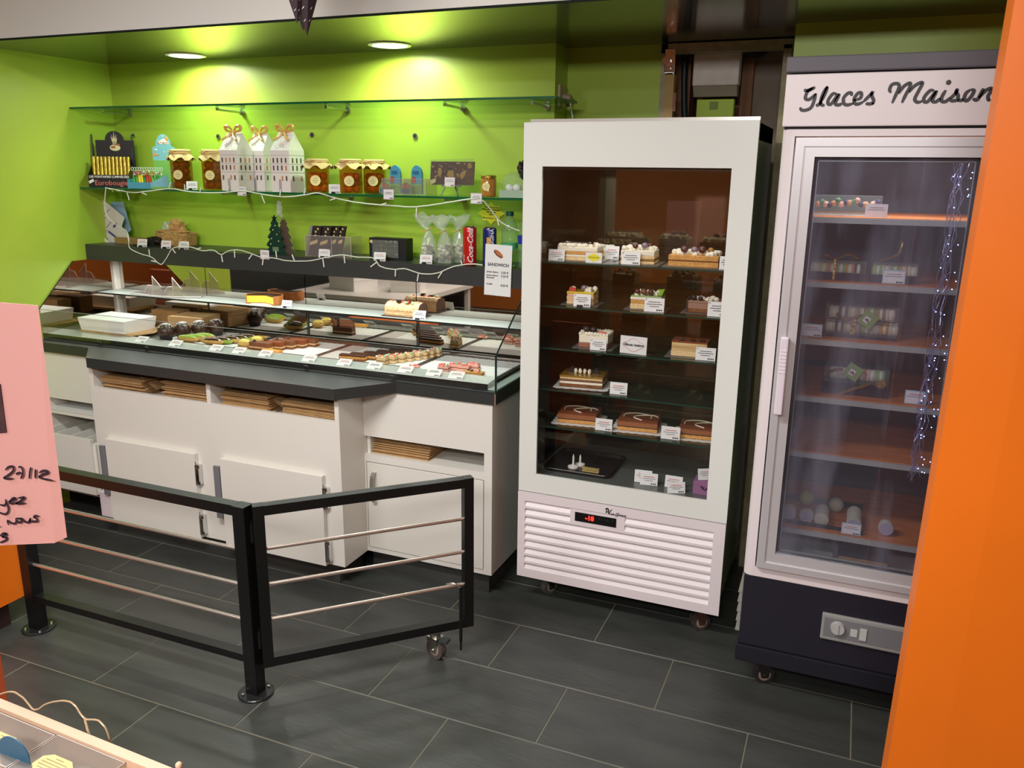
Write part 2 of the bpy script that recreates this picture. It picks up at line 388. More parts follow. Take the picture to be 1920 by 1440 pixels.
# right unit
t = thing('base_cabinet', 'white right-hand cabinet with an open slot above its handled door', 'cabinet', (-1.51, 3.0, 0))
F = 2.795; m = MB()
m.box(-1.803, -1.222, F, F+0.018, 0.62, 0.821)
m.box(-1.256, -1.222, F, F+0.018, 0.10, 0.62).box(-1.803, -1.256, F, F+0.018, 0.508, 0.540).box(-1.803, -1.256, F, F+0.018, 0.10, 0.118).box(-1.803, -1.797, F, F+0.018, 0.118, 0.508)
m.box(-1.242, -1.222, F+0.018, YB-0.005, 0.10, 0.821).box(-1.80, -1.785, F+0.018, YB-0.005, 0.10, 0.821)
m.box(-1.785, -1.242, F+0.018, 3.3, 0.520, 0.5395).box(-1.785, -1.242, 3.29, 3.30, 0.10, 0.821).box(-1.785, -1.242, F+0.018, 3.3, 0.10, 0.118).box(-1.785, -1.242, F+0.03, 3.3, 0.66, 0.675)
m.build('carcass', WHITE, t)
MB().box(-1.80, -1.262, 2.832, 2.846, 0.0, 0.10).box(-1.262, -1.248, 2.832, YB-0.02, 0.0, 0.10).build('plinth', TILEM, t)
d = MB().bbox(-1.794, -1.259, F-0.001, F+0.017, 0.121, 0.504, 0.0015).build('door', WHITE, t)
hp = cat([(-1.757, F, 0.465), (-1.757, F-0.022, 0.455), (-1.757, F-0.030, 0.40), (-1.757, F-0.024, 0.345), (-1.757, F, 0.325)], 5)
hm = MB()
for i in range(len(hp)-1):
    a, b = hp[i], hp[i+1]; hm.prism([(a.y, a.z), (b.y, b.z), (b.y+0.004, b.z), (a.y+0.004, a.z)], -1.766, -1.748, 'x')
hm.build('handle', STEEL, d)
# left unit with pulled out bread drawer
t = thing('base_cabinet', 'white left-hand cabinet behind the pink notice with a pulled-out divided drawer', 'cabinet', (-3.38, 3.0, 0))
F = 2.765; m = MB()
m.box(XL+0.002, -3.14, F, F+0.018, 0.585, 0.821).box(XL+0.002, XL+0.02, F, 3.30, 0.10, 0.821).box(-3.16, -3.14, F, 3.3, 0.10, 0.821)
m.box(XL+0.002, -3.14, F, F+0.3, 0.505, 0.525).box(XL+0.002, -3.14, 3.29, 3.3, 0.10, 0.821).box(XL+0.002, -3.14, F, 3.3, 0.10, 0.14).box(XL+0.02, -3.16, F+0.02, 3.29, 0.60, 0.61)
m.build('carcass', WHITE, t)
MB().box(XL+0.002, -3.14, 2.84, 2.855, 0.0, 0.10).build('plinth', BLACKM, t)
dr = MB(); dr.box(-3.62, -3.215, 2.655, 2.673, 0.17, 0.445); 
for x in (-3.62, -3.52, -3.42, -3.32, -3.225): dr.box(x, x+0.010, 2.673, 3.1, 0.25, 0.425)
dr.box(-3.62, -3.215, 2.673, 3.1, 0.17, 0.19); dr.box(-3.215, -3.20, 2.668, 3.1, 0.17, 0.42)
d = dr.build('drawer', WHITE, t)
MB().bbox(-3.60, -3.555, 2.640, 2.656, 0.365, 0.378, 0.002).build('handle', STEELD, d)
p = MB()
sh = [(XL+0.03, 2.762), (-3.23, 2.762), (-3.19, 2.80), (-3.17, 3.02), (XL+0.03, 3.02)]
p.prism(sh, 0.5265, 0.529)
tagit(recenter(p.build('paper_sheet', PAPER)), 'sheet of white wrapping paper lying on the left cabinet shelf', 'paper')

# folded cartons
def sheet_mesh(w, d, hh=0.0026):
    m = MB(); n = 6
    m.box(-w/2, w/2, -d/2, d/2, 0, hh); m.box(-w/2+0.01, w/2-0.01, -d/2+0.01, d/2, hh, hh+0.0014)
    me = bpy.data.meshes.new('carton'); me.from_pydata([tuple(v) for v in m.v], [], m.f); me.materials.append(KRAFT); return me
cm = sheet_mesh(0.25, 0.26)
stacks = [(-2.955, 2.775, 0.7055, 13, 0.0056, 'first', 0.0), (-2.60, 2.775, 0.7055, 15, 0.0058, 'second', 0.02), (-2.285, 2.775, 0.7055, 13, 0.0058, 'third', -0.01), (-1.962, 2.775, 0.7055, 13, 0.0056, 'fourth', 0.02)]
for (x, y, z, n, pz, nm, tl) in stacks:
    for i in range(n):
        o = bpy.data.objects.new('folded_carton', cm); COL.objects.link(o)
        o.location = (x+random.uniform(-0.006, 0.006), y+random.uniform(-0.012, 0.012), z+i*pz)
        o.rotation_euler = (0, 0.0, tl+random.uniform(-0.03, 0.03))
        top = i == n-1
        tagit(o, ('topmost' if top else 'one')+' of the flat brown cartons in the %s stack of the middle cabinet slots' % nm if top else 'flat brown folded carton in the %s stack of the middle cabinet slots' % nm, 'carton', 'folded cartons in the %s stack under the worktop' % nm)
# tilted cartons leaning over the stacks
for (x, z, a, lab) in ((-2.845, 0.745, 0.5, 'brown carton leaning askew between the first and second stacks'), (-2.165, 0.745, 0.5, 'brown carton leaning askew between the third and fourth stacks')):
    o = bpy.data.objects.new('folded_carton', sheet_mesh(0.10, 0.25)); COL.objects.link(o); o.location = (x+0.01, 2.80, z+0.012); o.rotation_euler = (0, a, 0)
    tagit(o, lab, 'carton')
cm2 = sheet_mesh(0.268, 0.28, 0.0035)
for i in range(7):
    o = bpy.data.objects.new('folded_carton', cm2); COL.objects.link(o)
    o.location = (-1.650+i*0.001, 2.958+random.uniform(-0.008, 0.008)+0.003*i, 0.5402+i*0.0102); o.rotation_euler = (0, 0, random.uniform(-0.02, 0.02))
    tagit(o, 'topmost light brown carton on the open shelf of the right cabinet' if i == 6 else 'light brown folded carton lying in the right cabinet shelf pile', 'carton', 'cartons on the right cabinet shelf')

# ================================================================= DISPLAY CASE
XR = -1.212; YM = 3.285
t = thing('display_case', 'refrigerated glass pastry counter with black top ledge and mirrored back', 'display case', (-2.4, 3.1, 0.867))
MB().box(XL+0.001, XR+0.01, 3.11, YB-0.001, 1.226, 1.304).build('top_ledge', BLACKTOP, t)
mr = MB()
for i in range(4):
    a = XL+0.003+i*(XR-XL)/4; b = a+(XR-XL)/4-0.004
    mr.box(a, b, YM, YM+0.006, 0.868, 1.226)
mr.build('back_mirror', MIRROR, t)
pm = MB().prism([(YM, 0.868), (YM, 1.226), (3.022, 1.226), (2.806, 1.014), (2.806, 0.868)], XL+0.0012, XL+0.006, 'x')
pm.build('side_mirror', MIRROR, t)
e = MB(); e.cyl((XL+0.006, 3.022, 1.2265), (XL+0.006, 2.804, 1.015), 0.0022, n=6); e.build('mirror_edge', BLACKM, t)
MB().box(XL+0.006, XL+0.024, 3.262, YM, 0.905, 1.226).build('corner_post', WHITE, t)
for x in (-3.03, -2.42, -1.815):
    MB().box(x-0.010, x-0.004, YM-0.004, YM, 1.035, 1.05).box(x+0.004, x+0.010, YM-0.004, YM, 0.90, 1.05).build('door_track', STEELD, t)
# deck
MB().box(XL+0.007, XR-0.06, 2.833, 3.283, 0.868, 0.884).build('deck', mat('case_deck_metal', (130, 130, 124), 0.35, metal=0.6), t)
dm = MB(); dm.prism([(2.83, 0.868), (2.83, 0.889), (2.834, 0.892), (2.915, 0.899), (2.915, 0.868)], XL+0.008, XR-0.045, 'x')
dm.build('front_strip', mat('strip_glass', (194, 199, 193), 0.12, coat=0.6), t)
MB().box(XL+0.008, XR-0.045, 2.8275, 2.8302, 0.869, 0.8905).build('front_fascia', STEELD, t)
MB().box(XR-0.045, XR-0.004, 2.83, 3.28, 0.868, 0.874).build('side_ledge', DECKG, t)
gr = MB()
for i in range(5): gr.box(XR-0.06-i*0.012, XR-0.055-i*0.012, 2.808, 2.826, 0.8675, 0.869)
gr.build('air_grille', BLACKM, t)
# glazing
MB().box(XL+0.006, XR-0.002, 2.802, 2.808, 0.868, 1.013).build('front_pane', GLASS, t)
MB().box(XL+0.006, XR-0.002, 2.8018, 2.8082, 1.013, 1.0142).build('front_pane_edge', mat('bright_glass_edge', (120, 130, 122), 0.2), t)
sg = MB().prism([(2.802, 0.868), (2.802, 1.014), (3.106, 1.225), (3.283, 1.225), (3.283, 0.868)], XR-0.002, XR+0.003, 'x'); sg.build('side_pane', GLASS, t)
e = MB(); e.cyl((XR, 2.803, 1.014), (XR, 3.106, 1.2262), 0.0035, n=6); e.cyl((XR, 2.803, 0.868), (XR, 2.803, 1.014), 0.0045, n=8); e.cyl((XR, 2.803, 0.869), (XR, 3.28, 0.869), 0.003, n=6)
e.build('pane_seal', mat('dark_seal', (28, 44, 40), 0.3), t)
for x in (-3.245, -2.955, -2.075, -1.66):
    MB().bbox(x-0.008, x+0.008, 2.796, 2.802, 0.868, 0.886, 0.002).bbox(x-0.014, x+0.006, 2.794, 2.80, 0.884, 0.890, 0.001).build('glass_clip', STEELD, t)
MB().box(XL+0.03, XR-0.006, 2.788, 2.800, 0.8672, 0.8705).build('bottom_seal', BLACKM, t)
# inner shelf
s = MB().box(XL+0.026, XR-0.006, 3.125, 3.278, 1.052, 1.058).build('inner_shelf', SHELFG, t)
MB().box(XL+0.026, XR-0.006, 3.1225, 3.125, 1.0515, 1.0585).build('shelf_edge', BLACKM, s)
MB().box(XL+0.026, XR-0.006, 3.262, 3.272, 1.030, 1.05).build('shelf_rail', STEELD, s)

# ================================================================= WALL SHELVES
def shelf(name, lab, x0, x1, y0, z, bx):
    t = thing(name, lab, 'shelf', ((x0+x1)/2, YB, z))
    MB().box(x0, x1, y0, YB-0.004, z-0.008, z).build('glass_panel', GLASSG, t)
    MB().box(x0, x1, y0-0.0015, y0, z-0.0085, z+0.0002).box(x1, x1+0.0015, y0, YB-0.004, z-0.0085, z+0.0002).build('polished_edge', GEDGE, t)
    for x in bx:
        b = MB(); b.cyl((x, YB, z-0.020), (x, YB-0.18, z-0.017), 0.006, n=10); b.cyl((x, YB, z-0.020), (x, YB-0.012, z-0.020), 0.013, n=12); b.box(x-0.006, x+0.006, YB-0.18, YB-0.17, z-0.017, z-0.009)
        b.build('bracket', STEEL, t)
shelf('glass_wall_shelf', 'upper empty green glass wall shelf on steel pins', XL+0.002, -1.108, 3.112, 1.968, [-3.52, -2.80, -2.20, -1.62, -1.235])
shelf('glass_wall_shelf', 'lower green glass wall shelf holding jars and gift boxes', XL+0.002, -1.13, 3.12, 1.586, [-3.50, -2.80, -2.20, -1.62, -1.24])
for (p, q) in (((-3.53, 3.19, 1.9665), 0), ((-2.83, 3.19, 1.966), 0), ((-2.21, 3.19, 1.966), 0)):
    pass
# wall anchors left from a removed shelf
for i, pt in enumerate([(-2.9574,3.3750,1.8383), (-2.4036,3.3750,1.8435), (-1.8570,3.3750,1.8366), (-3.5087,3.3750,1.8456)]):
    m = MB(); m.cyl((pt[0], YB, pt[2]), (pt[0], YB-0.006, pt[2]), 0.012, n=16); m.use(BLACKM); m.mats = [STEEL, BLACKM]; m.m = [0]*len(m.f); m.mi = 1; m.cyl((pt[0], YB-0.005, pt[2]), (pt[0], YB-0.0072, pt[2]), 0.006, n=12)
    tagit(recenter(m.build('wall_anchor')), ['round metal wall anchor left of the white house boxes', 'round metal wall anchor right of the white house boxes', 'round metal wall anchor above the blue arched packs', 'round metal wall anchor beside the black candle display'][i], 'anchor')
# downlights
for i, (lx, ly) in enumerate(((-2.966, 3.205), (-1.878, 3.205))):
    t = thing('recessed_downlight', 'round recessed ceiling spotlight above the ' + ('jars, nearer the left wall' if i == 0 else 'middle of the shelves, nearer the freezer'), 'light', (lx, ly, ZS-0.006))
    m = MB(); m.lathe((lx, ly, ZS-0.006), [(0.090, 0.0), (0.090, -0.004), (0.074, -0.006), (0.072, 0.0)], 32); m.build('trim_ring', WHITE, t, smooth=True)
    MB().cyl((lx, ly, ZS-0.008), (lx, ly, ZS-0.0105), 0.072, n=32).build('diffuser', mat('lamp_diffuser', (255, 252, 240), 0.5, emit=9), t)
# socket + plug + cord in the recess
t = thing('wall_socket', 'white socket with plugged cord on the green recess return', 'socket', (-1.205, 3.46, 1.99))
MB().bbox(-1.205, -1.193, 3.405, 3.485, 1.95, 2.04, 0.003).build('plate', mat('old_white_plastic', (176, 168, 120), 0.5), t)
MB().cyl((-1.193, 3.45, 1.99), (-1.16, 3.45, 1.985), 0.02, 0.016, n=14).build('plug', mat('plug_plastic', (170, 150, 130), 0.5), t)
MB().tube(cat([(-1.165, 3.45, 1.98), (-1.155, 3.45, 1.93), (-1.14, 3.44, 1.88), (-1.12, 3.43, 1.80)], 6), 0.0035, 8).build('cord', PAPER, t)
# closet contents
t = thing('emergency_light', 'boxy white emergency light unit above the lime panel in the closet', 'light', (-0.60, 3.60, 1.99))
MB().bbox(-0.685, -0.50, 3.575, 3.64, 2.035, 2.165, 0.008).build('cover', mat('aged_white_plastic', (226, 214, 204), 0.5, var=0.05), t)
g = MB().prism([(3.575, 2.034), (3.64, 2.034), (3.64, 1.995), (3.60, 1.995)], -0.68, -0.505, 'x'); g.build('lens', mat('ribbed_lens', (172, 160, 140), 0.3, bump=0.6, bscale=400), t)
t = thing('meter_panel', 'lime electricity meter cover with a small white breaker window', 'panel', (-0.61, 3.66, 1.85))
MB().bbox(-0.665, -0.515, 3.60, 3.64, 1.80, 1.985, 0.003).build('cover', mat('lime_cover', (186, 214, 60), 0.5), t)
MB().box(-0.63, -0.565, 3.596, 3.60, 1.80, 1.895).build('breaker_window', mat('grey_window', (150, 150, 140), 0.4), t)
MB().box(-0.655, -0.643, 3.597, 3.60, 1.80, 1.87).build('side_slot', mat('lime_dark', (96, 112, 50), 0.5), t)
MB().box(-0.622, -0.572, 3.593, 3.596, 1.80, 1.845).build('breaker', mat('beige_breaker', (180, 165, 110), 0.4), t)
MB().bbox(-0.612, -0.578, 3.5965, 3.60, 1.945, 1.975, 0.001).build('pull_ring', mat('lime_ring', (120, 150, 40), 0.5), t)
tb = MB().tube(cat([(-0.725, 3.60, 2.16), (-0.722, 3.60, 2.05), (-0.715, 3.60, 1.95), (-0.70, 3.60, 1.82), (-0.69, 3.60, 1.6)], 6), 0.013, 10).build('conduit', mat('black_conduit', (22, 34, 34), 0.5), None, smooth=True)
tagit(recenter(tb), 'thick black cable conduit hanging down inside the closet', 'conduit')
tb = MB().tube(cat([(-0.50, 3.58, 2.175), (-0.46, 3.58, 2.15), (-0.42, 3.58, 2.15), (-0.38, 3.59, 2.185)], 6), 0.013, 10).build('cable_bundle', mat('blue_black_cable', (24, 26, 34), 0.6), None, smooth=True)
tagit(recenter(tb), 'dark cable loop sagging at the closet top right', 'cable')

# ================================================================= FREEZER (tall white)
FX0, FX1, FY = -1.122, -0.320, 2.828
t = thing('display_freezer', 'tall white-framed glass display freezer full of iced cakes', 'freezer', ((FX0+FX1)/2, 3.1, 0))
fz = t
door = MB(); gx0, gx1, gz0, gz1 = -1.050, -0.396, 0.554, 1.708
door.box(FX0, FX1, FY, FY+0.010, gz1, 1.857).box(FX0, FX1, FY, FY+0.010, 0.478, gz0).box(FX0, gx0, FY, FY+0.010, gz0, gz1).box(gx1, FX1, FY, FY+0.010, gz0, gz1)
d = door.build('door', WGLOSS, t)
MB().box(gx0-0.002, gx1+0.002, FY+0.002, FY+0.007, gz0-0.002, gz1+0.002).build('door_pane', GLASS, d)
MB().box(FX0+0.02, FX1, FY+0.0105, FY+0.022, 1.84, 1.868).box(FX1-0.012, FX1-0.001, FY+0.0105, FY+0.03, 0.48, 1.857).box(FX0+0.001, FX0+0.012, FY+0.0105, FY+0.03, 0.48, 1.857).build('door_frame', STEEL, d)
MB().box(FX1-0.008, FX1+0.001, FY+0.031, FY+0.036, 0.9, 1.5).build('gasket', BLACKM, d)
b = MB(); b.box(FX0+0.01, FX0+0.03, FY+0.032, YB-0.003, 0.13, 1.855); b.box(FX0+0.01, FX1-0.01, FY+0.032, YB-0.003, 1.80, 1.855)
b.box(FX0+0.03, FX1-0.03, YB-0.05, YB-0.003, 0.13, 1.80); b.box(FX0+0.03, FX1-0.03, FY+0.032, YB-0.05, 0.13, 0.53); b.box(FX1-0.03, FX1-0.01, FY+0.032, YB-0.003, 0.13, 1.855)
b.build('cabinet_body', mat('dark_stainless', (86, 92, 88), 0.3, metal=0.7), t)
MB().box(FX0+0.031, FX1-0.031, YB-0.056, YB-0.0505, 0.532, 1.799).build('back_lining', DMIRROR, t)
MB().box(FX0+0.0305, FX0+0.034, FY+0.034, YB-0.056, 0.532, 1.799).box(FX1-0.034, FX1-0.0305, FY+0.034, YB-0.056, 0.532, 1.799).build('side_lining', mat('smoked_side', (74, 70, 64), 0.08, metal=0.8), t)
MB().box(FX0+0.031, FX1-0.031, FY+0.034, YB-0.056, 0.5305, 0.536).build('freezer_floor', mat('grey_floor_liner', (108, 112, 108), 0.25, metal=0.3), t)
MB().box(FX0+0.031, FX1-0.031, FY+0.033, FY+0.04, 1.70, 1.80).build('top_rail', mat('taupe_rail', (86, 76, 70), 0.4), t)
# louvred panel
pn = MB(); pz0, pz1 = 0.112, 0.474
ly0, ly1 = FX0+0.030, FX1-0.042
pz = [0.440-0.0335*i for i in range(9)]
pn.box(FX0, ly0, FY-0.004, FY+0.012, pz0, pz1).box(ly1, FX1-0.001, FY-0.004, FY+0.012, pz0, pz1)
pn.box(ly0, ly1, FY-0.004, FY+0.012, pz0, pz[-1]-0.024).box(ly0, ly1, FY-0.004, FY+0.012, pz[0]-0.001, pz1)
pn.box(-0.905, -0.690, FY-0.004, FY+0.012, pz[1]-0.024, pz[0])
pn.box(ly0, -0.905, FY-0.004, FY, pz[0]-0.0335, pz[0]-0.024).box(-0.690, ly1, FY-0.004, FY, pz[0]-0.0335, pz[0]-0.024)
for i in range(1, 8): pn.box(ly0, ly1, FY-0.004, FY+0.0, pz[i]-0.034+0.0005, pz[i]-0.024)
panel = pn.build('grille_panel', WPAINT, t)
MB().box(FX0+0.002, FX1-0.003, FY+0.012, FY+0.020, pz0+0.002, pz1-0.002).build('grille_backing', BLACKM, panel)
for i in range(9):
    segs = [(ly0, -0.905), (-0.690, ly1)] if i < 2 else [(ly0, ly1)]
    for a, c in segs:
        z = pz[i]
        MB().prism([(FY-0.0035, z-0.024), (FY-0.001, z-0.024), (FY+0.011, z-0.004), (FY+0.009, z-0.003)], a, c, 'x').build('louvre_slat', WPAINT, panel)
MB().box(-0.885, -0.722, FY-0.0065, FY-0.0035, 0.392, 0.428).build('display', mat('black_gloss', (10, 10, 11), 0.1, coat=0.5), panel)
text('lettering', '-18', 0.026, (-0.826, FY-0.0075, 0.411), (1, 0, 0), (0, 0, 1), mat('red_led', (255, 40, 30), 0.5, emit=3), panel, bold=0.001)
text('lettering', '0  1  2  4  |  8', 0.010, (-0.762, FY-0.0069, 0.416), (1, 0, 0), (0, 0, 1), mat('dim_key_print', (60, 66, 62), 0.5), panel)
lg = MB()
for st in [[(-0.7665,0.4582),(-0.7627,0.4622),(-0.7550,0.4636)],
[(-0.7614,0.4605),(-0.7623,0.4508),(-0.7626,0.4426)],
[(-0.7613,0.4598),(-0.7549,0.4616),(-0.7534,0.4564),(-0.7557,0.4506),(-0.7621,0.4481)],
[(-0.7561,0.4587),(-0.7538,0.4509),(-0.7521,0.4418),(-0.7480,0.4520),(-0.7407,0.4620)]]:
    ribbon(lg, st, 0.0035, FY-0.0042, 0.0006)
for st in [[(-0.7439,0.4473),(-0.7439,0.4405),(-0.7417,0.4409)],
[(-0.7399,0.4439),(-0.7417,0.4416),(-0.7391,0.4407),(-0.7383,0.4442),(-0.7378,0.4402)],
[(-0.7349,0.4489),(-0.7345,0.4408),(-0.7320,0.4413),(-0.7314,0.4441),(-0.7343,0.4442)],
[(-0.7104,0.4505),(-0.7194,0.4502),(-0.7263,0.4436),(-0.7240,0.4373),(-0.7176,0.4377)],
[(-0.7180,0.4458),(-0.7205,0.4446),(-0.7197,0.4414),(-0.7171,0.4419),(-0.7166,0.4453),(-0.7180,0.4458)],
[(-0.7138,0.4404),(-0.7138,0.4451),(-0.7102,0.4451),(-0.7100,0.4411)],
[(-0.7076,0.4456),(-0.7077,0.4408)],
[(-0.7031,0.4457),(-0.7057,0.4446),(-0.7055,0.4412),(-0.7029,0.4410)],
[(-0.7011,0.4433),(-0.6980,0.4446),(-0.6993,0.4464),(-0.7012,0.4447),(-0.7008,0.4414),(-0.6978,0.4416)],
[(-0.6954,0.4457),(-0.6947,0.4371)],
[(-0.6952,0.4451),(-0.6916,0.4457),(-0.6914,0.4410),(-0.6948,0.4404)],
[(-0.6879,0.4490),(-0.6875,0.4410),(-0.6856,0.4407)],
[(-0.6891,0.4462),(-0.6852,0.4462)]]:
    ribbon(lg, st, 0.0022, FY-0.0042, 0.0006)
lg.build('lettering', INK, panel)
sl = MB()
for i in range(26): sl.box(FX1-0.011, FX1-0.0092, FY+0.06, YB-0.05, 0.16+i*0.022, 0.168+i*0.022)
sl.build('side_louvres', mat('grey_louvre', (120, 122, 118), 0.4, metal=0.4), t)
RUST = mat('rusty_steel', (90, 62, 50), 0.6, metal=0.5)
lathe_caster(t, -1.02, 2.93, 0.13, mat('wheel_grey', (88, 86, 84), 0.5), STEELD, 0.035, 0.024, 1.1)
lathe_caster(t, -0.395, 2.90, 0.13, mat('wheel_brown', (70, 56, 50), 0.5), RUST, 0.035, 0.024, 0.6)
lathe_caster(t, -1.02, 3.28, 0.13, MATS['wheel_grey'], STEELD, 0.035, 0.024, 0.3)
lathe_caster(t, -0.41, 3.28, 0.13, MATS['wheel_brown'], RUST, 0.035, 0.024, 0.3)
shz = []
for (pl, pr) in (((-1.0413,2.9000,1.3607), (-0.4379,2.9000,1.3758)), ((-1.0372,2.9000,1.1954), (-0.4352,2.9000,1.2110)), ((-1.0442,2.9000,1.0413), (-0.4325,2.9000,1.0435)), ((-1.0512,2.9000,0.8767), (-0.4212,2.9000,0.8841)), ((-1.0587,2.9000,0.7249), (-0.4204,2.9000,0.7376))):
    z = (pl[2]+pr[2])/2; shz.append(z)
    g = MB().box(FX0+0.036, FX1-0.036, 2.90, 3.30, z-0.006, z).build('shelf', FGLASS, t)
    MB().box(FX0+0.036, FX1-0.036, 2.8985, 2.90, z-0.0062, z+0.0002).build('shelf_edge', mat('dark_green_edge', (26, 58, 46), 0.25), g)
print('SHZ', shz)

# ================================================================= FRIDGE ("Glaces Maison")
RX0, RX1, RY = -0.226, 0.385, 2.57
t = thing('upright_fridge', 'silver-framed upright fridge with a lettered header sign and glass door', 'fridge', (0.08, 2.88, 0)); rf = t
def rrect(x0, x1, y0, y1, r):
    pts = []
    for cx, cy, a0 in ((x0+r, y0+r, PI), (x1-r, y0+r, 1.5*PI)):
        for i in range(6): a = a0+i*PI/10; pts.append((cx+r*math.cos(a), cy+r*math.sin(a)))
    return pts+[(x1, y1), (x0, y1)]
dx0, dx1, dz0, dz1 = -0.186, 0.340, 0.462, 1.792
# shell: front frame around the door
b = MB()
def cpost(x0, x1, out, z0, z1):
    r = 0.026
    if out < 0: pts = [(x0+r+r*math.cos(PI+i*PI/10), RY+r+r*math.sin(PI+i*PI/10)) for i in range(6)]+[(x1, RY), (x1, 3.18), (x0, 3.18)]
    else: pts = [(x0, RY)]+[(x1-r+r*math.cos(1.5*PI+i*PI/10), RY+r+r*math.sin(1.5*PI+i*PI/10)) for i in range(6)]+[(x1, 3.18), (x0, 3.18)]
    b.prism(pts, z0, z1)
cpost(RX0, dx0-0.005, -1, 0.425, 1.815); cpost(dx1+0.005, RX1, 1, 0.425, 1.815)
b.box(dx0-0.005, dx1+0.005, RY, 3.18, dz1+0.004, 1.815).box(dx0-0.005, dx1+0.005, RY, 3.18, 0.425, dz0-0.004)
b.box(dx0-0.005, dx1+0.005, 3.14, 3.18, dz0-0.004, dz1+0.004)
b.build('cabinet_body', WPAINT, t)
MB().box(dx0-0.004, dx1+0.004, 3.132, 3.139, dz0, dz1).box(dx0-0.004, dx0-0.001, RY+0.04, 3.132, dz0, dz1).box(dx1+0.001, dx1+0.004, RY+0.04, 3.132, dz0, dz1).build('interior_lining', mat('dark_interior', (66, 64, 66), 0.35), t)
# door
ix0, ix1, iz0, iz1 = -0.132, 0.285, 0.518, 1.74
d = MB()
d.box(dx0, dx1, RY-0.012, RY+0.03, iz1, dz1).box(dx0, dx1, RY-0.012, RY+0.03, dz0, iz0).box(dx0, ix0, RY-0.012, RY+0.03, iz0, iz1).box(ix1, dx1, RY-0.012, RY+0.03, iz0, iz1)
# raised outer moulding
d.box(dx0+0.003, dx0+0.024, RY-0.018, RY-0.012, dz0+0.003, dz1-0.003).box(dx1-0.024, dx1-0.003, RY-0.018, RY-0.012, dz0+0.003, dz1-0.003).box(dx0+0.024, dx1-0.024, RY-0.018, RY-0.012, dz1-0.024, dz1-0.003).box(dx0+0.024, dx1-0.024, RY-0.018, RY-0.012, dz0+0.003, dz0+0.024)
dd = d.build('door', ALU, t)
MB().box(ix0, ix1, RY-0.0005, RY+0.002, iz0, iz1).build('door_pane', glassmat('fridge_glass', (240, 240, 245), 0.05, body=(160, 160, 180), ior=1.5, haze=(9, 1, 1.6)), dd)
g = MB()
for a in ((ix0, ix0+0.009, iz0, iz1), (ix1-0.009, ix1, iz0, iz1), (ix0, ix1, iz1-0.009, iz1), (ix0, ix1, iz0, iz0+0.009)): g.box(a[0], a[1], RY+0.003, RY+0.01, a[2], a[3])
g.build('gasket', BLACKM, dd)
g = MB(); q = 0.012
for a in ((ix0+q-0.002, ix0+q, iz0+q, iz1-q), (ix1-q, ix1-q+0.002, iz0+q, iz1-q), (ix0+q, ix1-q, iz1-q, iz1-q+0.002), (ix0+q, ix1-q, iz0+q-0.003, iz0+q)): g.box(a[0], a[1], RY+0.003, RY+0.012, a[2], a[3])
g.build('pane_spacer', mat('pale_spacer', (180, 188, 176), 0.3, metal=0.5), dd)
hz1, hz0 = 1.225, 0.985
h = MB(); h.bbox(-0.175, -0.151, RY-0.045, RY-0.030, hz0, hz1, 0.005).box(-0.172, -0.154, RY-0.032, RY-0.017, hz1-0.03, hz1-0.006).box(-0.172, -0.154, RY-0.032, RY-0.017, hz0+0.006, hz0+0.03)
for i in range(7): h.box(-0.172, -0.154, RY-0.0465, RY-0.045, 1.115+i*0.011, 1.119+i*0.011)
h.build('handle', mat('handle_plastic', (228, 218, 228), 0.35), dd)
# header
MB().bbox(RX0-0.002, RX1, RY-0.006, 3.18, 1.822, 1.962, 0.003).build('header_sign', WPAINT, t)
MB().bbox(RX0-0.004, RX1+0.004, RY-0.012, 3.18, 1.966, 2.008, 0.004).build('top_cap', mat('grey_cap', (92, 88, 96), 0.5), t)
MB().box(RX0+0.004, RX1-0.004, RY+0.004, 3.17, 1.815, 1.823).build('header_gap', BLACKM, t)
lt = MB()
for st in [[(-0.1784,1.9193),(-0.1658,1.9183),(-0.1491,1.9266)],
[(-0.1548,1.9253),(-0.1671,1.9168),(-0.1719,1.9052),(-0.1718,1.8964),(-0.1635,1.8940),(-0.1551,1.8990),(-0.1466,1.9091)],
[(-0.1453,1.9105),(-0.1485,1.8915),(-0.1542,1.8739),(-0.1652,1.8667),(-0.1785,1.8661),(-0.1844,1.8737)],
[(-0.1173,1.9280),(-0.1258,1.9115),(-0.1310,1.8912),(-0.1285,1.8801),(-0.1195,1.8778)],
[(-0.1428,1.8774),(-0.1344,1.8810),(-0.1294,1.8897)],
[(-0.1173,1.9280),(-0.1207,1.9114),(-0.1294,1.8897)],
[(-0.0907,1.9064),(-0.1009,1.9081),(-0.1110,1.8937),(-0.1112,1.8820),(-0.1025,1.8819),(-0.0902,1.9020),(-0.0851,1.9077)],
[(-0.0829,1.9077),(-0.0904,1.8904),(-0.0916,1.8802),(-0.0820,1.8786),(-0.0753,1.8828)],
[(-0.0531,1.9013),(-0.0538,1.9085),(-0.0624,1.9087),(-0.0724,1.8959),(-0.0694,1.8813),(-0.0591,1.8782),(-0.0454,1.8823)],
[(-0.0461,1.8896),(-0.0298,1.8950),(-0.0284,1.9079),(-0.0368,1.9081),(-0.0452,1.8939),(-0.0409,1.8808),(-0.0310,1.8806),(-0.0204,1.8862)],
[(-0.0204,1.8862),(-0.0030,1.9060),(0.0004,1.9130)],
[(-0.0020,1.9102),(-0.0009,1.9002),(0.0045,1.8886),(0.0012,1.8808),(-0.0099,1.8803),(-0.0130,1.8832)],
[(0.0012,1.8815),(0.0069,1.8800)]]:
    ribbon(lt, st, 0.0090, RY-0.0062, 0.0008)
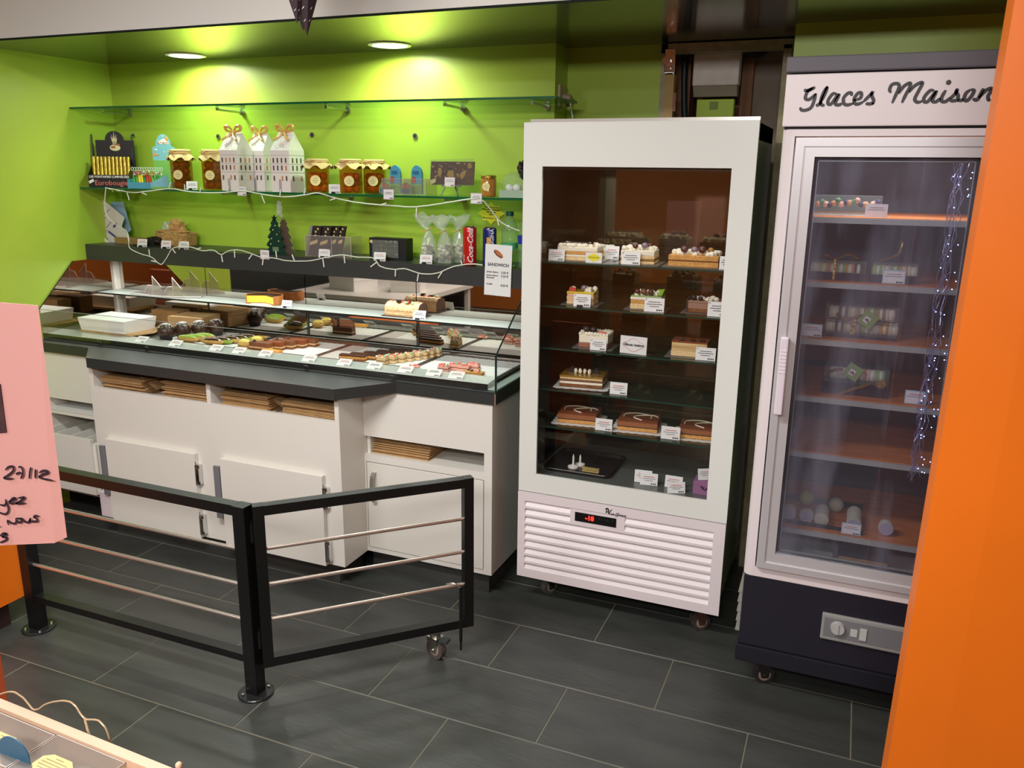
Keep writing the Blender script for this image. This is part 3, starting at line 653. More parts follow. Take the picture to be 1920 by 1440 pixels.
for st in [[(0.0454,1.9073),(0.0414,1.9159),(0.0460,1.9283),(0.0593,1.9302),(0.0640,1.9216),(0.0581,1.9015),(0.0515,1.8805)],
[(0.0645,1.9045),(0.0751,1.9229),(0.0890,1.9310),(0.0902,1.9210),(0.0822,1.9010),(0.0756,1.8809)],
[(0.0896,1.9071),(0.1017,1.9238),(0.1169,1.9318),(0.1190,1.9264),(0.1123,1.9096),(0.1058,1.8897),(0.1142,1.8818),(0.1242,1.8847)],
[(0.1503,1.9103),(0.1401,1.9106),(0.1287,1.8954),(0.1286,1.8846),(0.1376,1.8829),(0.1487,1.8996),(0.1547,1.9102)],
[(0.1575,1.9109),(0.1508,1.8950),(0.1492,1.8842),(0.1582,1.8825),(0.1672,1.8916)],
[(0.1777,1.9112),(0.1710,1.8961),(0.1711,1.8838),(0.1814,1.8829),(0.1902,1.8926)],
[(0.1796,1.9302),(0.1817,1.9306)],
[(0.1906,1.8896),(0.2018,1.9031),(0.2045,1.9151)],
[(0.2028,1.9122),(0.2030,1.9046),(0.2083,1.8968),(0.2069,1.8862),(0.1956,1.8841),(0.1908,1.8880)],
[(0.2083,1.8862),(0.2157,1.8845),(0.2224,1.8874)],
[(0.2363,1.9114),(0.2261,1.9025),(0.2237,1.8889),(0.2301,1.8835),(0.2387,1.8932),(0.2438,1.9082),(0.2363,1.9114)],
[(0.2436,1.8885),(0.2539,1.8853),(0.2603,1.9003),(0.2655,1.9137)],
[(0.2575,1.8898),(0.2706,1.9076),(0.2823,1.9133),(0.2832,1.9073),(0.2780,1.8939),(0.2807,1.8848),(0.2847,1.8862)]]:
    ribbon(lt, st, 0.0090, RY-0.0062, 0.0008)
ip = (0.1816,2.5640,1.9303); lt.blob((ip[0], RY-0.0068, ip[2]), 0.0065, 0.0008, 0.0065, 14, 6)
lt.build('lettering', mat('charcoal_vinyl', (58, 54, 58), 0.5), t)
# base
MB().bbox(RX0+0.004, RX1-0.004, RY+0.004, 3.18, 0.17, 0.424, 0.004).build('plinth', mat('navy_black_plinth', (26, 24, 38), 0.5), t)
MB().bbox(RX0-0.002, RX1+0.002, RY-0.004, 3.18, 0.11, 0.17, 0.004).build('bumper', mat('navy_black_bumper', (22, 21, 32), 0.4), t)
cp = MB().bbox(0.028, 0.33, RY-0.008, RY+0.004, 0.255, 0.345, 0.004).build('control_panel', mat('grey_control_plastic', (150, 150, 148), 0.45), t)
MB().box(0.036, 0.32, RY-0.0095, RY-0.008, 0.268, 0.333).build('panel_face', mat('grey_control_face', (120, 120, 124), 0.4), cp)
MB().cyl((0.077, RY-0.010, 0.305), (0.077, RY-0.022, 0.305), 0.022, 0.020, n=20).box(0.074, 0.080, RY-0.026, RY-0.02, 0.288, 0.322).build('thermostat_knob', mat('pale_knob', (178, 178, 176), 0.4), cp)
MB().box(0.115, 0.135, RY-0.012, RY-0.009, 0.285, 0.31).bbox(0.142, 0.162, RY-0.014, RY-0.009, 0.278, 0.318, 0.001).build('switch', mat('pale_switch', (190, 190, 188), 0.4), cp)
lathe_caster(t, -0.135, 2.645, 0.112, mat('wheel_black', (44, 40, 44), 0.5), STEELD, 0.034, 0.022, 0.4)
lathe_caster(t, 0.30, 2.645, 0.112, MATS['wheel_black'], STEELD, 0.034, 0.022, 0.4)
lathe_caster(t, -0.135, 3.10, 0.112, MATS['wheel_black'], STEELD, 0.034, 0.022, 0.4)
lathe_caster(t, 0.30, 3.10, 0.112, MATS['wheel_black'], STEELD, 0.034, 0.022, 0.4)
# torn side louvres seen in the gap
g = MB()
for i in range(5): g.prism([(2.60, 0.20+i*0.035), (2.72, 0.215+i*0.035), (2.72, 0.218+i*0.035), (2.60, 0.204+i*0.035)], RX0-0.012, RX0+0.003, 'x')
g.build('side_vent', mat('dim_vent', (140, 138, 130), 0.6), t)
BOARD = mat('orange_wood_board', (204, 122, 56), 0.6, var=0.12, vscale=8, stretch=(1, 5, 1))
rfz = []
for (p) in ((-0.1394,2.6600,1.5715), (-0.1364,2.6600,1.3807), (-0.1337,2.6600,1.2043), (-0.1296,2.6600,1.0236), (-0.1256,2.6600,0.8403), (-0.1183,2.6600,0.5780)):
    z = p[2]; rfz.append(z)
    s = MB().box(dx0+0.004, dx1-0.004, 2.66, 3.12, z-0.008, z).build('shelf', BOARD, t)
    MB().box(dx0+0.002, dx1-0.002, 2.650, 2.659, z-0.018, z-0.002).build('shelf_rail', mat('grey_rail', (170, 172, 164), 0.4), s)
print('RFZ', rfz)
# frost streaks are on the inner pane
# ================================================================= BARRIER
def tube_bar(m, a, b, w=0.03, up=Vector((0, 0, 1)), h=None):
    a = Vector(a); b = Vector(b); d = (b-a).normalized(); s = d.cross(up).normalized(); u = s.cross(d); h = h or w
    vs = []
    for p in (a, b):
        for i, j in ((-1, -1), (1, -1), (1, 1), (-1, 1)): vs.append(p+s*i*w/2+u*j*h/2)
    m.add(vs, [(0, 1, 2, 3), (7, 6, 5, 4), (0, 4, 5, 1), (1, 5, 6, 2), (2, 6, 7, 3), (3, 7, 4, 0)])
t = thing('barrier_fence', 'low black metal barrier with steel rods bolted to the tiles', 'barrier', (-2.2, 1.905, 0))
PR, PL = Vector((-1.683, 1.905, 0)), Vector((-2.693, 1.905, 0))
m = MB()
for P in (PR, PL):
    m = MB(); tube_bar(m, P+Vector((0, 0, 0.006)), P+Vector((0, 0, 0.672)), 0.045, Vector((0, 1, 0))); m.build('post', BLACK, t)
m = MB(); tube_bar(m, PL+Vector((0.02, 0, 0.655)), PR-Vector((0.02, 0, -0.655)), 0.036, h=0.034); m.build('top_rail', BLACK, t)
m = MB(); tube_bar(m, PL+Vector((0.02, 0, 0.135)), PR-Vector((0.02, 0, -0.135)), 0.036, h=0.026); m.build('bottom_rail', BLACK, t)
for z in (0.517, 0.392, 0.267):
    MB().cyl(PL+Vector((0, 0, z)), PR+Vector((0, 0, z)), 0.0065, n=12).build('rod', ROD, t, smooth=True)
for P in (PR, PL):
    f = MB().lathe((P.x, P.y, 0), [(0.058, 0.0006), (0.058, 0.006), (0.055, 0.008), (0.0, 0.008)], 28).build('base_plate', mat('worn_black_plate', (52, 54, 54), 0.25, metal=0.6), t)
    g = MB()
    for k in range(4):
        a = PI/4+k*PI/2+0.2; g.cyl((P.x+0.043*math.cos(a), P.y+0.043*math.sin(a), 0.008), (P.x+0.043*math.cos(a), P.y+0.043*math.sin(a), 0.013), 0.005, n=6)
    g.build('bolts', CHROME, f)
# gate
t = thing('barrier_gate', 'black swing gate with three steel rods standing on one castor', 'gate', (-1.64, 1.925, 0))
A = Vector((-1.640, 1.925, 0)); B = Vector((-1.146, 2.412, 0)); D = (B-A).normalized()
m = MB(); w = 0.034
for P in (A, B):
    m = MB(); tube_bar(m, P+Vector((0, 0, 0.106)), P+Vector((0, 0, 0.672)), w, D); m.build('stile', BLACK, t)
m = MB()
for z in (0.655, 0.123):
    m = MB(); tube_bar(m, A+D*w/2+Vector((0, 0, z)), B-D*w/2+Vector((0, 0, z)), w, h=w-0.002); m.build('rail', BLACK, t)
for z in (0.520, 0.395, 0.270): MB().cyl(A+Vector((0, 0, z)), B+Vector((0, 0, z)), 0.0065, n=12).build('rod', ROD, t, smooth=True)
for z in (0.575, 0.20):
    q = (A+PR)/2; m = MB(); m.cyl((q.x, q.y, z-0.03), (q.x, q.y, z+0.03), 0.010, n=12); m.cyl((q.x, q.y, z+0.03), (q.x, q.y, z+0.04), 0.006, n=10)
    m.box(q.x-0.012, q.x+0.012, q.y-0.004, q.y+0.004, z-0.02, z+0.02); m.build('hinge', BLACK, t)
C0 = A+D*0.575
lathe_caster(t, C0.x, C0.y, 0.095, mat('wheel_taupe', (84, 74, 72), 0.5), STEEL, 0.038, 0.024, -0.3)
MB().bbox(C0.x+0.018, C0.x+0.052, C0.y-0.022, C0.y+0.012, 0.074, 0.084, 0.003).build('brake_pedal', mat('dark_pedal', (50, 56, 54), 0.4), t)
Rr = B-D*0.016
MB().cyl((Rr.x, Rr.y-0.022, 0.055), (Rr.x, Rr.y-0.022, 0.27), 0.006, n=10).cyl((Rr.x, Rr.y-0.022, 0.02), (Rr.x, Rr.y-0.022, 0.055), 0.004, n=10).build('drop_bolt', BLACK, t)
MB().tube(cat([(Rr.x, Rr.y-0.028, 0.27), (Rr.x-0.02, Rr.y-0.035, 0.285), (Rr.x-0.05, Rr.y-0.035, 0.275)], 5), 0.003, 8).build('bolt_handle', STEEL, t)
# ================================================================= GOODS: helpers
CREAM = mat('whipped_cream', (236, 228, 206), 0.6, bump=0.2, bscale=90)
CHOC = mat('dark_chocolate', (62, 38, 26), 0.35, var=0.15, vscale=60, bump=0.2, bscale=120)
CHOCD = mat('near_black_chocolate', (38, 28, 24), 0.5, var=0.25, vscale=80, bump=0.4, bscale=140)
COCOA = mat('cocoa_dust', (128, 66, 32), 0.85, var=0.12, vscale=90, bump=0.2, bscale=200)
MOCHA = mat('milk_chocolate', (116, 74, 46), 0.5, var=0.15, vscale=70, bump=0.2, bscale=120)
SPONGE = mat('golden_sponge', (206, 150, 80), 0.8, var=0.15, vscale=120, bump=0.4, bscale=200)
SPONGEP = mat('pale_sponge', (222, 192, 140), 0.8, var=0.1, vscale=110, bump=0.4, bscale=200)
BISC = mat('brown_biscuit', (120, 74, 40), 0.85, var=0.25, vscale=100, bump=0.4, bscale=200)
CUSTARD = mat('custard', (244, 198, 66), 0.4, var=0.04, vscale=30)
CRUST = mat('baked_crust', (170, 102, 44), 0.7, var=0.2, vscale=50, bump=0.3, bscale=120)
GLAZE = mat('brown_glaze', (66, 42, 26), 0.1, coat=0.5)
CARAM = mat('caramel_glaze', (150, 112, 42), 0.15, coat=0.4)
LIMEG = mat('lime_icing', (140, 164, 62), 0.35)
PINKI = mat('pink_icing', (232, 128, 120), 0.5)
GREENI = mat('pale_green_icing', (150, 196, 140), 0.5)
ROSE = mat('pink_cream', (240, 178, 160), 0.5, bump=0.2)
DOILY = mat('white_doily', (224, 224, 220), 0.8, bump=0.3, bscale=250)
TRAYM = mat('dark_tray', (92, 84, 78), 0.35, metal=0.4)
CLEAR = glassmat('clear_plastic', (246, 250, 246), 0.10, body=(214, 222, 214), rough=0.06)
CELLO = glassmat('cellophane', (246, 250, 246), 0.30, body=(228, 232, 224), rough=0.12)
GOLD = mat('gold_foil', (196, 160, 74), 0.25, metal=0.85, bump=0.5, bscale=160)
GOLDR = mat('gold_satin_ribbon', (226, 176, 96), 0.3, spec=0.8)
CREAML = mat('cream_label', (234, 222, 150), 0.6)
STAR = mat('yellow_card', (236, 222, 50), 0.6)

def price_tag(pos, label, w=0.055, h=0.038, lean=0.35, rz=-0.3, ink=REDI, clip=False, logo=False, edge=None, group=None, rows=2, price=True):
    """small printed card; pos = middle of its lower edge"""
    M = Matrix.Translation(pos) @ Matrix.Rotation(-rz, 4, 'Z') @ Matrix.Rotation(-lean, 4, 'X')
    t = thing('price_tag', label, 'price tag', pos, group)
    e = 0.0008
    MB().box(-w/2, w/2, 0, e, 0, h, M).build('card', edge or PAPER, t)
    if edge: MB().box(-w/2+0.003, w/2-0.003, -0.0003, 0, 0.003, h-0.003, M).build('card_face', PAPER, t)
    l = MB(); y = -0.0007
    if logo: l.use(INK); l.prism([(-w/2+0.003, h-0.009), (-w/2+0.009, h-0.003), (-w/2+0.004, h-0.004)], y, y+0.0003, 'y'); l.v[-6:] = [tuple(M @ Vector(v)) for v in l.v[-6:]]
    l.use(ink)
    for k in range(rows):
        ww = w*(0.30 if k == 0 else 0.38)*(1 if k != 2 else 0.6); zz = h*(0.68-0.16*k)
        x = -ww
        while x < ww-0.001:
            s = random.uniform(0.002, 0.005); l.box(x, min(ww, x+s), y, y+0.0003, zz, zz+h*0.055, M); x += s+0.001
        if k == 0: l.use(GREYI if ink is REDI else ink)
    if price:
        l.use(INK)
        for a, b in ((0.12, 0.19), (0.21, 0.24), (0.26, 0.33), (0.36, 0.42)): l.box(w*a, w*b, y, y+0.0003, h*0.08, h*0.19, M)
    l.build('print', None, t)
    if clip: MB().box(-w*0.28, w*0.05, -0.006, 0.006, -0.001, 0.006, M).build('clip', BLACKM, t)
    return t

def boxm(x0, x1, y0, y1, z0, z1, c, rz):
    return Matrix.Translation(c) @ Matrix.Rotation(rz, 4, 'Z')

# ----------------------------------------------------------------- trays and doilies on the deck
ZT = 0.8935
def doily(x0, x1, y0, y1, z, r=0.008):
    pts = []
    def edge(a, b, nrm, n):
        for i in range(n):
            for q in range(4):
                tt = (i+q/4)/n; bx = a[0]+(b[0]-a[0])*tt; by = a[1]+(b[1]-a[1])*tt
                k = r*math.sin(PI*q/4); pts.append((bx+nrm[0]*k, by+nrm[1]*k))
    nx = max(4, int((x1-x0)/0.03)); ny = max(4, int((y1-y0)/0.03))
    edge((x0, y0), (x1, y0), (0, -1), nx); edge((x1, y0), (x1, y1), (1, 0), ny); edge((x1, y1), (x0, y1), (0, 1), nx); edge((x0, y1), (x0, y0), (-1, 0), ny)
    return MB().prism(pts, z, z+0.0008)
def tray(x0, x1, lab, dx0=None, dx1=None, y0=2.935, y1=3.235):
    t = thing('pastry_tray', lab, 'tray', ((x0+x1)/2, (y0+y1)/2, 0.885))
    m = MB().box(x0, x1, y0, y1, 0.8852, 0.888)
    for a in ((x0, x0+0.004, y0, y1), (x1-0.004, x1, y0, y1), (x0, x1, y0, y0+0.004), (x0, x1, y1-0.004, y1)): m.box(a[0], a[1], a[2], a[3], 0.888, 0.8955)
    m.build('tray_plate', TRAYM, t)
    MB().box(x0+0.004, x1-0.004, y0+0.004, y1-0.004, 0.888, 0.8895).build('tray_liner', mat('tray_liner', (196, 188, 182), 0.5), t)
    d0 = dx0 or x0+0.018; d1 = dx1 or x1-0.018
    dm = doily(d0, d1, y0+0.014, y1-0.016, 0.8905)
    d = dm.build('doily', DOILY, t)
    hm = MB(); rnd = random.Random(int(x0*100))
    for k in range(150):
        side = rnd.random()
        if side < 0.5: hx = rnd.uniform(d0+0.01, d1-0.01); hy = rnd.choice([rnd.uniform(y0+0.02, y0+0.05), rnd.uniform(y1-0.055, y1-0.022)])
        else: hy = rnd.uniform(y0+0.02, y1-0.03); hx = rnd.choice([rnd.uniform(d0+0.006, d0+0.04), rnd.uniform(d1-0.04, d1-0.006)])
        a = rnd.uniform(0, PI); dx = 0.0035*math.cos(a); dy = 0.0035*math.sin(a)
        hm.add([(hx-dx, hy-dy, 0.8915), (hx+dy*.35, hy-dx*.35, 0.8915), (hx+dx, hy+dy, 0.8915), (hx-dy*.35, hy+dx*.35, 0.8915)], [(0, 1, 2, 3)])
    hm.build('doily_holes', mat('doily_shadow', (150, 148, 142), 0.9), d, kind='stuff')
    return t
tray(-3.02, -2.575, 'dark tray with doily under the muffins and eclairs')
tray(-2.568, -2.145, 'dark tray with doily under the cocoa squares, half empty')
tray(-2.138, -1.655, 'dark tray with doily set off to its right under the brownie fingers', -2.03, -1.668)
tray(-1.648, -1.262, 'dark tray with wide empty doily at the right end of the counter', y0=2.925)

# muffins
def muffin(pos, label, dust, seed):
    rnd = random.Random(seed); t = thing('muffin', label, 'muffin', pos, 'chocolate muffins in a row')
    x, y, z = pos; m = MB()
    prof = [(0.026, 0), (0.034, 0.036)]
    m.lathe(pos, prof, 24); m.build('paper_cup', mat('brown_paper_cup', (34, 30, 30), 0.7), t)
    b = MB(); b.blob((x, y, z+0.042), 0.0385, 0.0385, 0.036, 16, 10, 0.07, rnd=rnd); b.build('crumb_top', CHOCD if dust < 1 else CHOC, t, smooth=True)
    if dust:
        s = MB()
        for k in range(120):
            a = rnd.uniform(0, 2*PI); r = abs(rnd.gauss(0, 0.42)); r = min(r, 0.85); zz = math.sqrt(1-r*r*0.9)*0.037
            cx = x+0.0385*r*math.cos(a); cy = y+0.0385*r*math.sin(a); q = rnd.uniform(0.0015, 0.0042)
            s.blob((cx, cy, z+0.042+zz+0.0005), q, q, 0.0012, 5, 3, 0.2, rnd=rnd)
        s.build('sugar_dust', mat('icing_sugar', (226, 222, 220), 0.9), t, kind='stuff')
mp = [(-2.985, 2.948), (-2.945, 3.014), (-2.902, 3.079), (-2.855, 3.142)]
for i, (x, y) in enumerate(mp):
    muffin((x, y, 0.8922), ['sugar-dusted chocolate muffin nearest the glass', 'second chocolate muffin from the glass, speckled with sugar', 'third chocolate muffin from the glass, in a dark paper cup', 'rearmost chocolate muffin, in the tallest dark cup'][i], 2 if i in (0, 1, 2) else 1, i)

def eclair(pos, label, body, glaze, rz=0.0, L=0.125, W=0.034, group=None):
    M = Matrix.Translation(pos) @ Matrix.Rotation(rz, 4, 'Z')
    t = thing('eclair', label, 'eclair', pos, group)
    m = MB(); m.blob((0, 0, 0), L/2, W/2, 0.016, 14, 8); m.v = [tuple(M @ (Vector(v)+Vector((0, 0, 0.0155)))) for v in m.v]; m.build('choux_bun', body, t, smooth=True)
    g = MB(); n = 14; top = []
    for j in range(5):
        f = j/4
        for i in range(n):
            a = 2*PI*i/n; top.append(M @ Vector((L/2*0.93*f*math.cos(a), W/2*0.95*f*math.sin(a), 0.0175+0.0165*math.sqrt(max(0, 1-(f*0.93)**2)))))
    fs = [(j*n+i, j*n+(i+1) % n, (j+1)*n+(i+1) % n, (j+1)*n+i) for j in range(4) for i in range(n)]
    g.add(top, fs); g.build('glaze', glaze, t, smooth=True)
ECB = mat('choux_green', (148, 172, 62), 0.5, var=0.2, vscale=60); ECG = mat('choux_gold', (200, 160, 84), 0.6, var=0.12, vscale=60)
k = 0
for (px, py, b, g, lab) in (
    (-2.86, 2.955, ECG, LIMEG, 'lime-iced eclair beside the nearest muffin'), (-2.845, 2.99, ECG, LIMEG, 'lime-iced eclair behind the first lime one'), (-2.825, 3.03, ECG, LIMEG, 'third lime-iced eclair, deepest of the plain lime ones'),
    (-2.715, 2.955, ECG, GLAZE, 'chocolate-glazed eclair nearest the glass'), (-2.69, 2.99, ECB, GLAZE, 'chocolate-glazed green eclair second from the glass'), (-2.668, 3.027, ECG, GLAZE, 'chocolate-glazed golden eclair third from the glass'), (-2.650, 3.065, ECB, GLAZE, 'chocolate-glazed green eclair fourth from the glass'), (-2.632, 3.105, ECB, GLAZE, 'chocolate-glazed green eclair fifth from the glass'), (-2.612, 3.145, ECG, GLAZE, 'chocolate-glazed eclair deepest in the row')):
    eclair((px, py, 0.8922), lab, b, g, 0.08+random.uniform(-0.05, 0.05), group='eclairs on the first tray'); k += 1
# cream puffs
for i, (x, y) in enumerate(((-2.535, 2.965), (-2.530, 3.045))):
    p = (x, y, 0.8922); t = thing('cream_puff', ['yellow-topped cream puff at the front edge of the second tray', 'yellow-topped cream puff just behind the front one'][i], 'pastry', p, 'yellow cream puffs')
    MB().blob((x, y, 0.910), 0.034, 0.03, 0.018, 14, 8, 0.04).build('bun', ECG, t, smooth=True)
    MB().blob((x, y, 0.922), 0.028, 0.025, 0.012, 14, 6, 0.03).build('icing', mat('yellow_icing', (222, 196, 92), 0.3, coat=0.3), t, smooth=True)
# layered squares
def layered(name, pos, label, catg, dims, layers, rz=0.0, group=None, top=None, pipe=0):
    M = Matrix.Translation(pos) @ Matrix.Rotation(rz, 4, 'Z'); w, d = dims; z = 0
    t = thing(name, label, catg, pos, group); rnd = random.Random(hash(label) % 1000)
    for i, (nm, h, m_) in enumerate(layers):
        o = MB(); j = 0.0008*(i % 3); o.bbox(-w/2+j, w/2-j, -d/2+j, d/2-j, z+0.0002, z+h, min(0.002, h*0.25), M); o.build(nm, m_, t); z += h
    return t, M, z
for i, (x, y) in enumerate(((-2.44, 2.962), (-2.405, 3.00), (-2.375, 3.042), (-2.345, 3.085), (-2.315, 3.13))):
    t, M, z = layered('cocoa_slice', (x, y, 0.8922), 'brown cocoa slice ' + ['at the very front of its stepped row', 'second in the stepped row, with a chocolate drop', 'third in the stepped row', 'fourth in the stepped row', 'at the back of the stepped row, nearest the mirror'][i], 'pastry', (0.115, 0.036), [('base', 0.009, BISC), ('cream_layer', 0.006, SPONGEP), ('cocoa_top', 0.021, COCOA if i % 2 else MOCHA)], 0.03*((i % 3)-1), 'stepped cocoa slices')
    m = MB(); c = M @ Vector((-0.035, -0.004, z+0.003)); m.blob(c, 0.008, 0.008, 0.006, 8, 5); m.build('chocolate_drop', CHOCD, t, smooth=True)
t, M, z = layered('tart_slice', (-2.355, 2.932, 0.8922), 'orange and yellow tart slice in front of the cocoa slices', 'pastry', (0.10, 0.03), [('pastry_base', 0.006, SPONGEP), ('orange_filling', 0.008, mat('orange_filling', (246, 170, 70), 0.4))], -0.15)
# brownie fingers
for i, (x, y) in enumerate(((-1.955, 2.965), (-1.925, 3.005), (-1.885, 3.052), (-1.850, 3.10), (-1.815, 3.148))):
    t, M, z = layered('brownie_finger', (x, y, 0.8922), 'chocolate cream finger ' + ['lowest left, nearest the glass', 'second from the glass', 'in the middle of the fanned row', 'fourth from the glass', 'furthest back in the fanned row'][i], 'pastry', (0.125, 0.03), [('base', 0.006, BISC), ('cream_layer', 0.010, SPONGE), ('chocolate_top', 0.008, CHOC)], 0.10, 'chocolate fingers')
# mini millefeuilles
def decor(t, M, z, w, d, n, cols, r=0.006, seed=0, nm='sugar_decor'):
    rnd = random.Random(seed)
    m = MB()
    for k in range(n):
        m.use(cols[k % len(cols)]); c = M @ Vector((rnd.uniform(-w/2, w/2)*0.85, rnd.uniform(-d/2, d/2)*0.85, z+r*0.5)); q = r*rnd.uniform(0.7, 1.15); m.blob(c, q, q, q*0.8, 7, 5, 0.15, rnd=rnd)
    return m.build(nm, None, t, smooth=True, kind='stuff' if n > 12 else None)
mm = [(-1.800, 2.950), (-1.775, 2.985), (-1.752, 3.018), (-1.732, 3.052), (-1.712, 3.086), (-1.695, 3.120), (-1.680, 3.154), (-1.668, 3.188)]
for i, (x, y) in enumerate(mm):
    t, M, z = layered('cream_slice', (x, y, 0.8922), 'cream slice with pink and green sugar flowers, ' + ['first from the glass', 'second from the glass', 'third from the glass', 'fourth from the glass', 'fifth from the glass', 'sixth from the glass', 'seventh from the glass', 'last, against the back'][i], 'pastry', (0.046, 0.030), [('lower_layer', 0.014, SPONGEP), ('cream_line', 0.002, BISC), ('upper_layer', 0.015, SPONGEP)], 0.06, 'decorated cream slices')
    decor(t, M, z, 0.046, 0.03, 10, [PINKI, GREENI, PINKI, GREENI, CREAM], 0.0055, i)
pk = [((-1.505, 2.945), ROSE, 'pink cream slice, front left of the last tray cluster'), ((-1.478, 2.990), ROSE, 'pink cream slice in the middle of the last tray cluster'), ((-1.432, 2.985), ROSE, 'tall pink cream slice right of the cluster middle'), ((-1.405, 3.02), ROSE, 'pink cream slice at the back of the cluster')]
for i, ((x, y), c, lab) in enumerate(pk):
    t, M, z = layered('pink_slice', (x, y, 0.8922), lab, 'pastry', (0.050, 0.034), [('lower_layer', 0.011, c), ('biscuit_line', 0.002, BISC), ('upper_layer', 0.012, c)], 0.1, 'pink cream slices')
    decor(t, M, z, 0.05, 0.034, 8, [PINKI, PINKI, GREENI], 0.006, 40+i)
t, M, z = layered('golden_slice', (-1.372, 2.945, 0.8922), 'flat golden slice with green and pink sugar at the tray front right', 'pastry', (0.085, 0.036), [('base', 0.013, SPONGE)], 0.03); decor(t, M, z, 0.07, 0.03, 10, [GREENI, PINKI, CHOCD], 0.0055, 60)
t, M, z = layered('small_slice', (-1.640, 2.938, 0.8965), 'little flat pink-topped slice lying alone between two trays', 'pastry', (0.05, 0.022), [('base', 0.007, ROSE)], 0.0); decor(t, M, z, 0.045, 0.02, 5, [PINKI], 0.005, 61)

# boxes on the deck
def cake_box(c, w, d, h, rz, label, m_, lidh=0.3, flare=0.012):
    M = Matrix.Translation(c) @ Matrix.Rotation(rz, 4, 'Z'); t = thing('pastry_box', label, 'box', c)
    lo = [(-w/2, -d/2), (w/2, -d/2), (w/2, d/2), (-w/2, d/2)]
    m = MB()
    vs = [M @ Vector((x, y, 0)) for x, y in lo]+[M @ Vector((x*(1-flare), y*(1-flare), h)) for x, y in lo]
    m.add(vs, [(0, 3, 2, 1), (0, 1, 5, 4), (1, 2, 6, 5), (2, 3, 7, 6), (3, 0, 4, 7)]); m.build('tray_body', m_, t)
    l = MB(); e = 1.012
    vs = [M @ Vector((x*e, y*e, h*(1-lidh))) for x, y in lo]+[M @ Vector((x*e, y*e, h+0.002)) for x, y in lo]
    l.add(vs, [(4, 5, 6, 7), (0, 1, 5, 4), (1, 2, 6, 5), (2, 3, 7, 6), (3, 0, 4, 7)]); l.build('lid', m_, t)
    return t
WB = mat('white_card_box', (232, 230, 226), 0.45)
def open_box(c, w, d, h, rz, label):
    """upturned white box bottom with flared walls"""
    M = Matrix.Translation(c) @ Matrix.Rotation(rz, 4, 'Z'); t = thing('pastry_box', label, 'box', c)
    lo = [(-w/2*0.93, -d/2*0.93), (w/2*0.93, -d/2*0.93), (w/2*0.93, d/2*0.93), (-w/2*0.93, d/2*0.93)]
    vs = [M @ Vector((x, y, 0)) for x, y in lo]+[M @ Vector((x/0.93, y/0.93, h)) for x, y in lo]+[M @ Vector((x/0.93*0.99, y/0.93*0.99, h)) for x, y in lo]+[M @ Vector((x*0.99, y*0.99, 0.002)) for x, y in lo]
    fs = [(0, 3, 2, 1)]
    for i in range(4): fs += [(i, (i+1) % 4, 4+(i+1) % 4, 4+i), (4+i, 4+(i+1) % 4, 8+(i+1) % 4, 8+i)]
    MB().add(vs, fs).build('box_walls', WB, t)
    MB().add([M @ Vector((x/0.93*0.995, y/0.93*0.995, h*0.985)) for x, y in lo], [(0, 1, 2, 3)]).build('lid', WB, t)
open_box((-3.345, 3.00, 0.907), 0.31, 0.20, 0.062, -0.02, 'flared white pastry box in the left of the case, on a kraft sheet')
kb = MB().prism([(-3.50, 2.905), (-3.17, 2.905), (-3.13, 3.02), (-3.20, 3.16), (-3.54, 3.14)], 0.8995, 0.9035)
kb.prism([(-3.485, 2.91), (-3.18, 2.912), (-3.15, 3.02), (-3.22, 3.14), (-3.50, 3.13)], 0.9035, 0.9065); kb.box(-3.5, -3.2, 2.93, 3.12, 0.8845, 0.8995)
tagit(recenter(kb.build('folded_carton', KRAFT)), 'flat kraft cartons under the flared white pastry box', 'carton')
cake_box((-3.015, 3.17, 0.8965), 0.19, 0.15, 0.078, 0.12, 'brown kraft pastry box standing behind the muffins', KRAFT)
cake_box((-3.21, 3.215, 0.8965), 0.17, 0.085, 0.085, 0.0, 'dark brown kraft box against the case back mirror', KRAFTD)

# tags on the front strip
names = ['left of the nearest muffin', 'under the nearest muffin', 'below the chocolate eclairs, left one', 'below the chocolate eclairs, right one', 'in front of the orange tart slice', 'at the half-empty doily front', 'left of the brownie fingers', 'below the brownie fingers', 'below the small cream slices', 'below the little lone pink slice', 'rightmost, before the pink slices']
for i, p in enumerate(((-3.0470,2.8285,0.8940), (-2.8417,2.8205,0.8940), (-2.6051,2.8195,0.8940), (-2.4775,2.8194,0.8940), (-2.3343,2.8282,0.8940), (-2.1044,2.8233,0.8940), (-1.9286,2.8195,0.8940), (-1.7821,2.8362,0.8940), (-1.6353,2.8289,0.8940), (-1.5065,2.8304,0.8940), (-1.4057,2.8297,0.8940))):
    price_tag((p[0], 2.842, 0.8945), 'white price tag on the case strip, '+names[i], 0.062, 0.042, 1.02, -0.05, REDI if i not in (7, 9) else INK, group='price tags along the case strip')
# ----------------------------------------------------------------- inner shelf of the case
ZI = 1.0585
# custard tart with a cut front
cx, cy = (-2.6003,3.2000,1.0564)[0], 3.203; R = 0.098
t = thing('custard_tart', 'round custard tart with burnt top, cut open towards the glass', 'tart', (cx, cy, ZI))
def wedge(r0, r1, z0, z1, a0, a1, n, sy=0.7):
    m = MB(); vs = []
    for z in (z0, z1):
        for r in (r0, r1):
            for i in range(n+1):
                a = a0+(a1-a0)*i/n; vs.append((cx+r*math.cos(a), cy+sy*r*math.sin(a), z))
    N = n+1; fs = []
    for i in range(n):
        fs += [(i, i+1, N+i+1, N+i), (2*N+i, 3*N+i, 3*N+i+1, 2*N+i+1), (N+i, N+i+1, 3*N+i+1, 3*N+i), (i+1, i, 2*N+i, 2*N+i+1)]
    fs += [(0, N, 3*N, 2*N), (n, 2*N+n, 3*N+n, N+n)]
    m.add(vs, fs); return m
A0, A1 = math.radians(-32), math.radians(212)
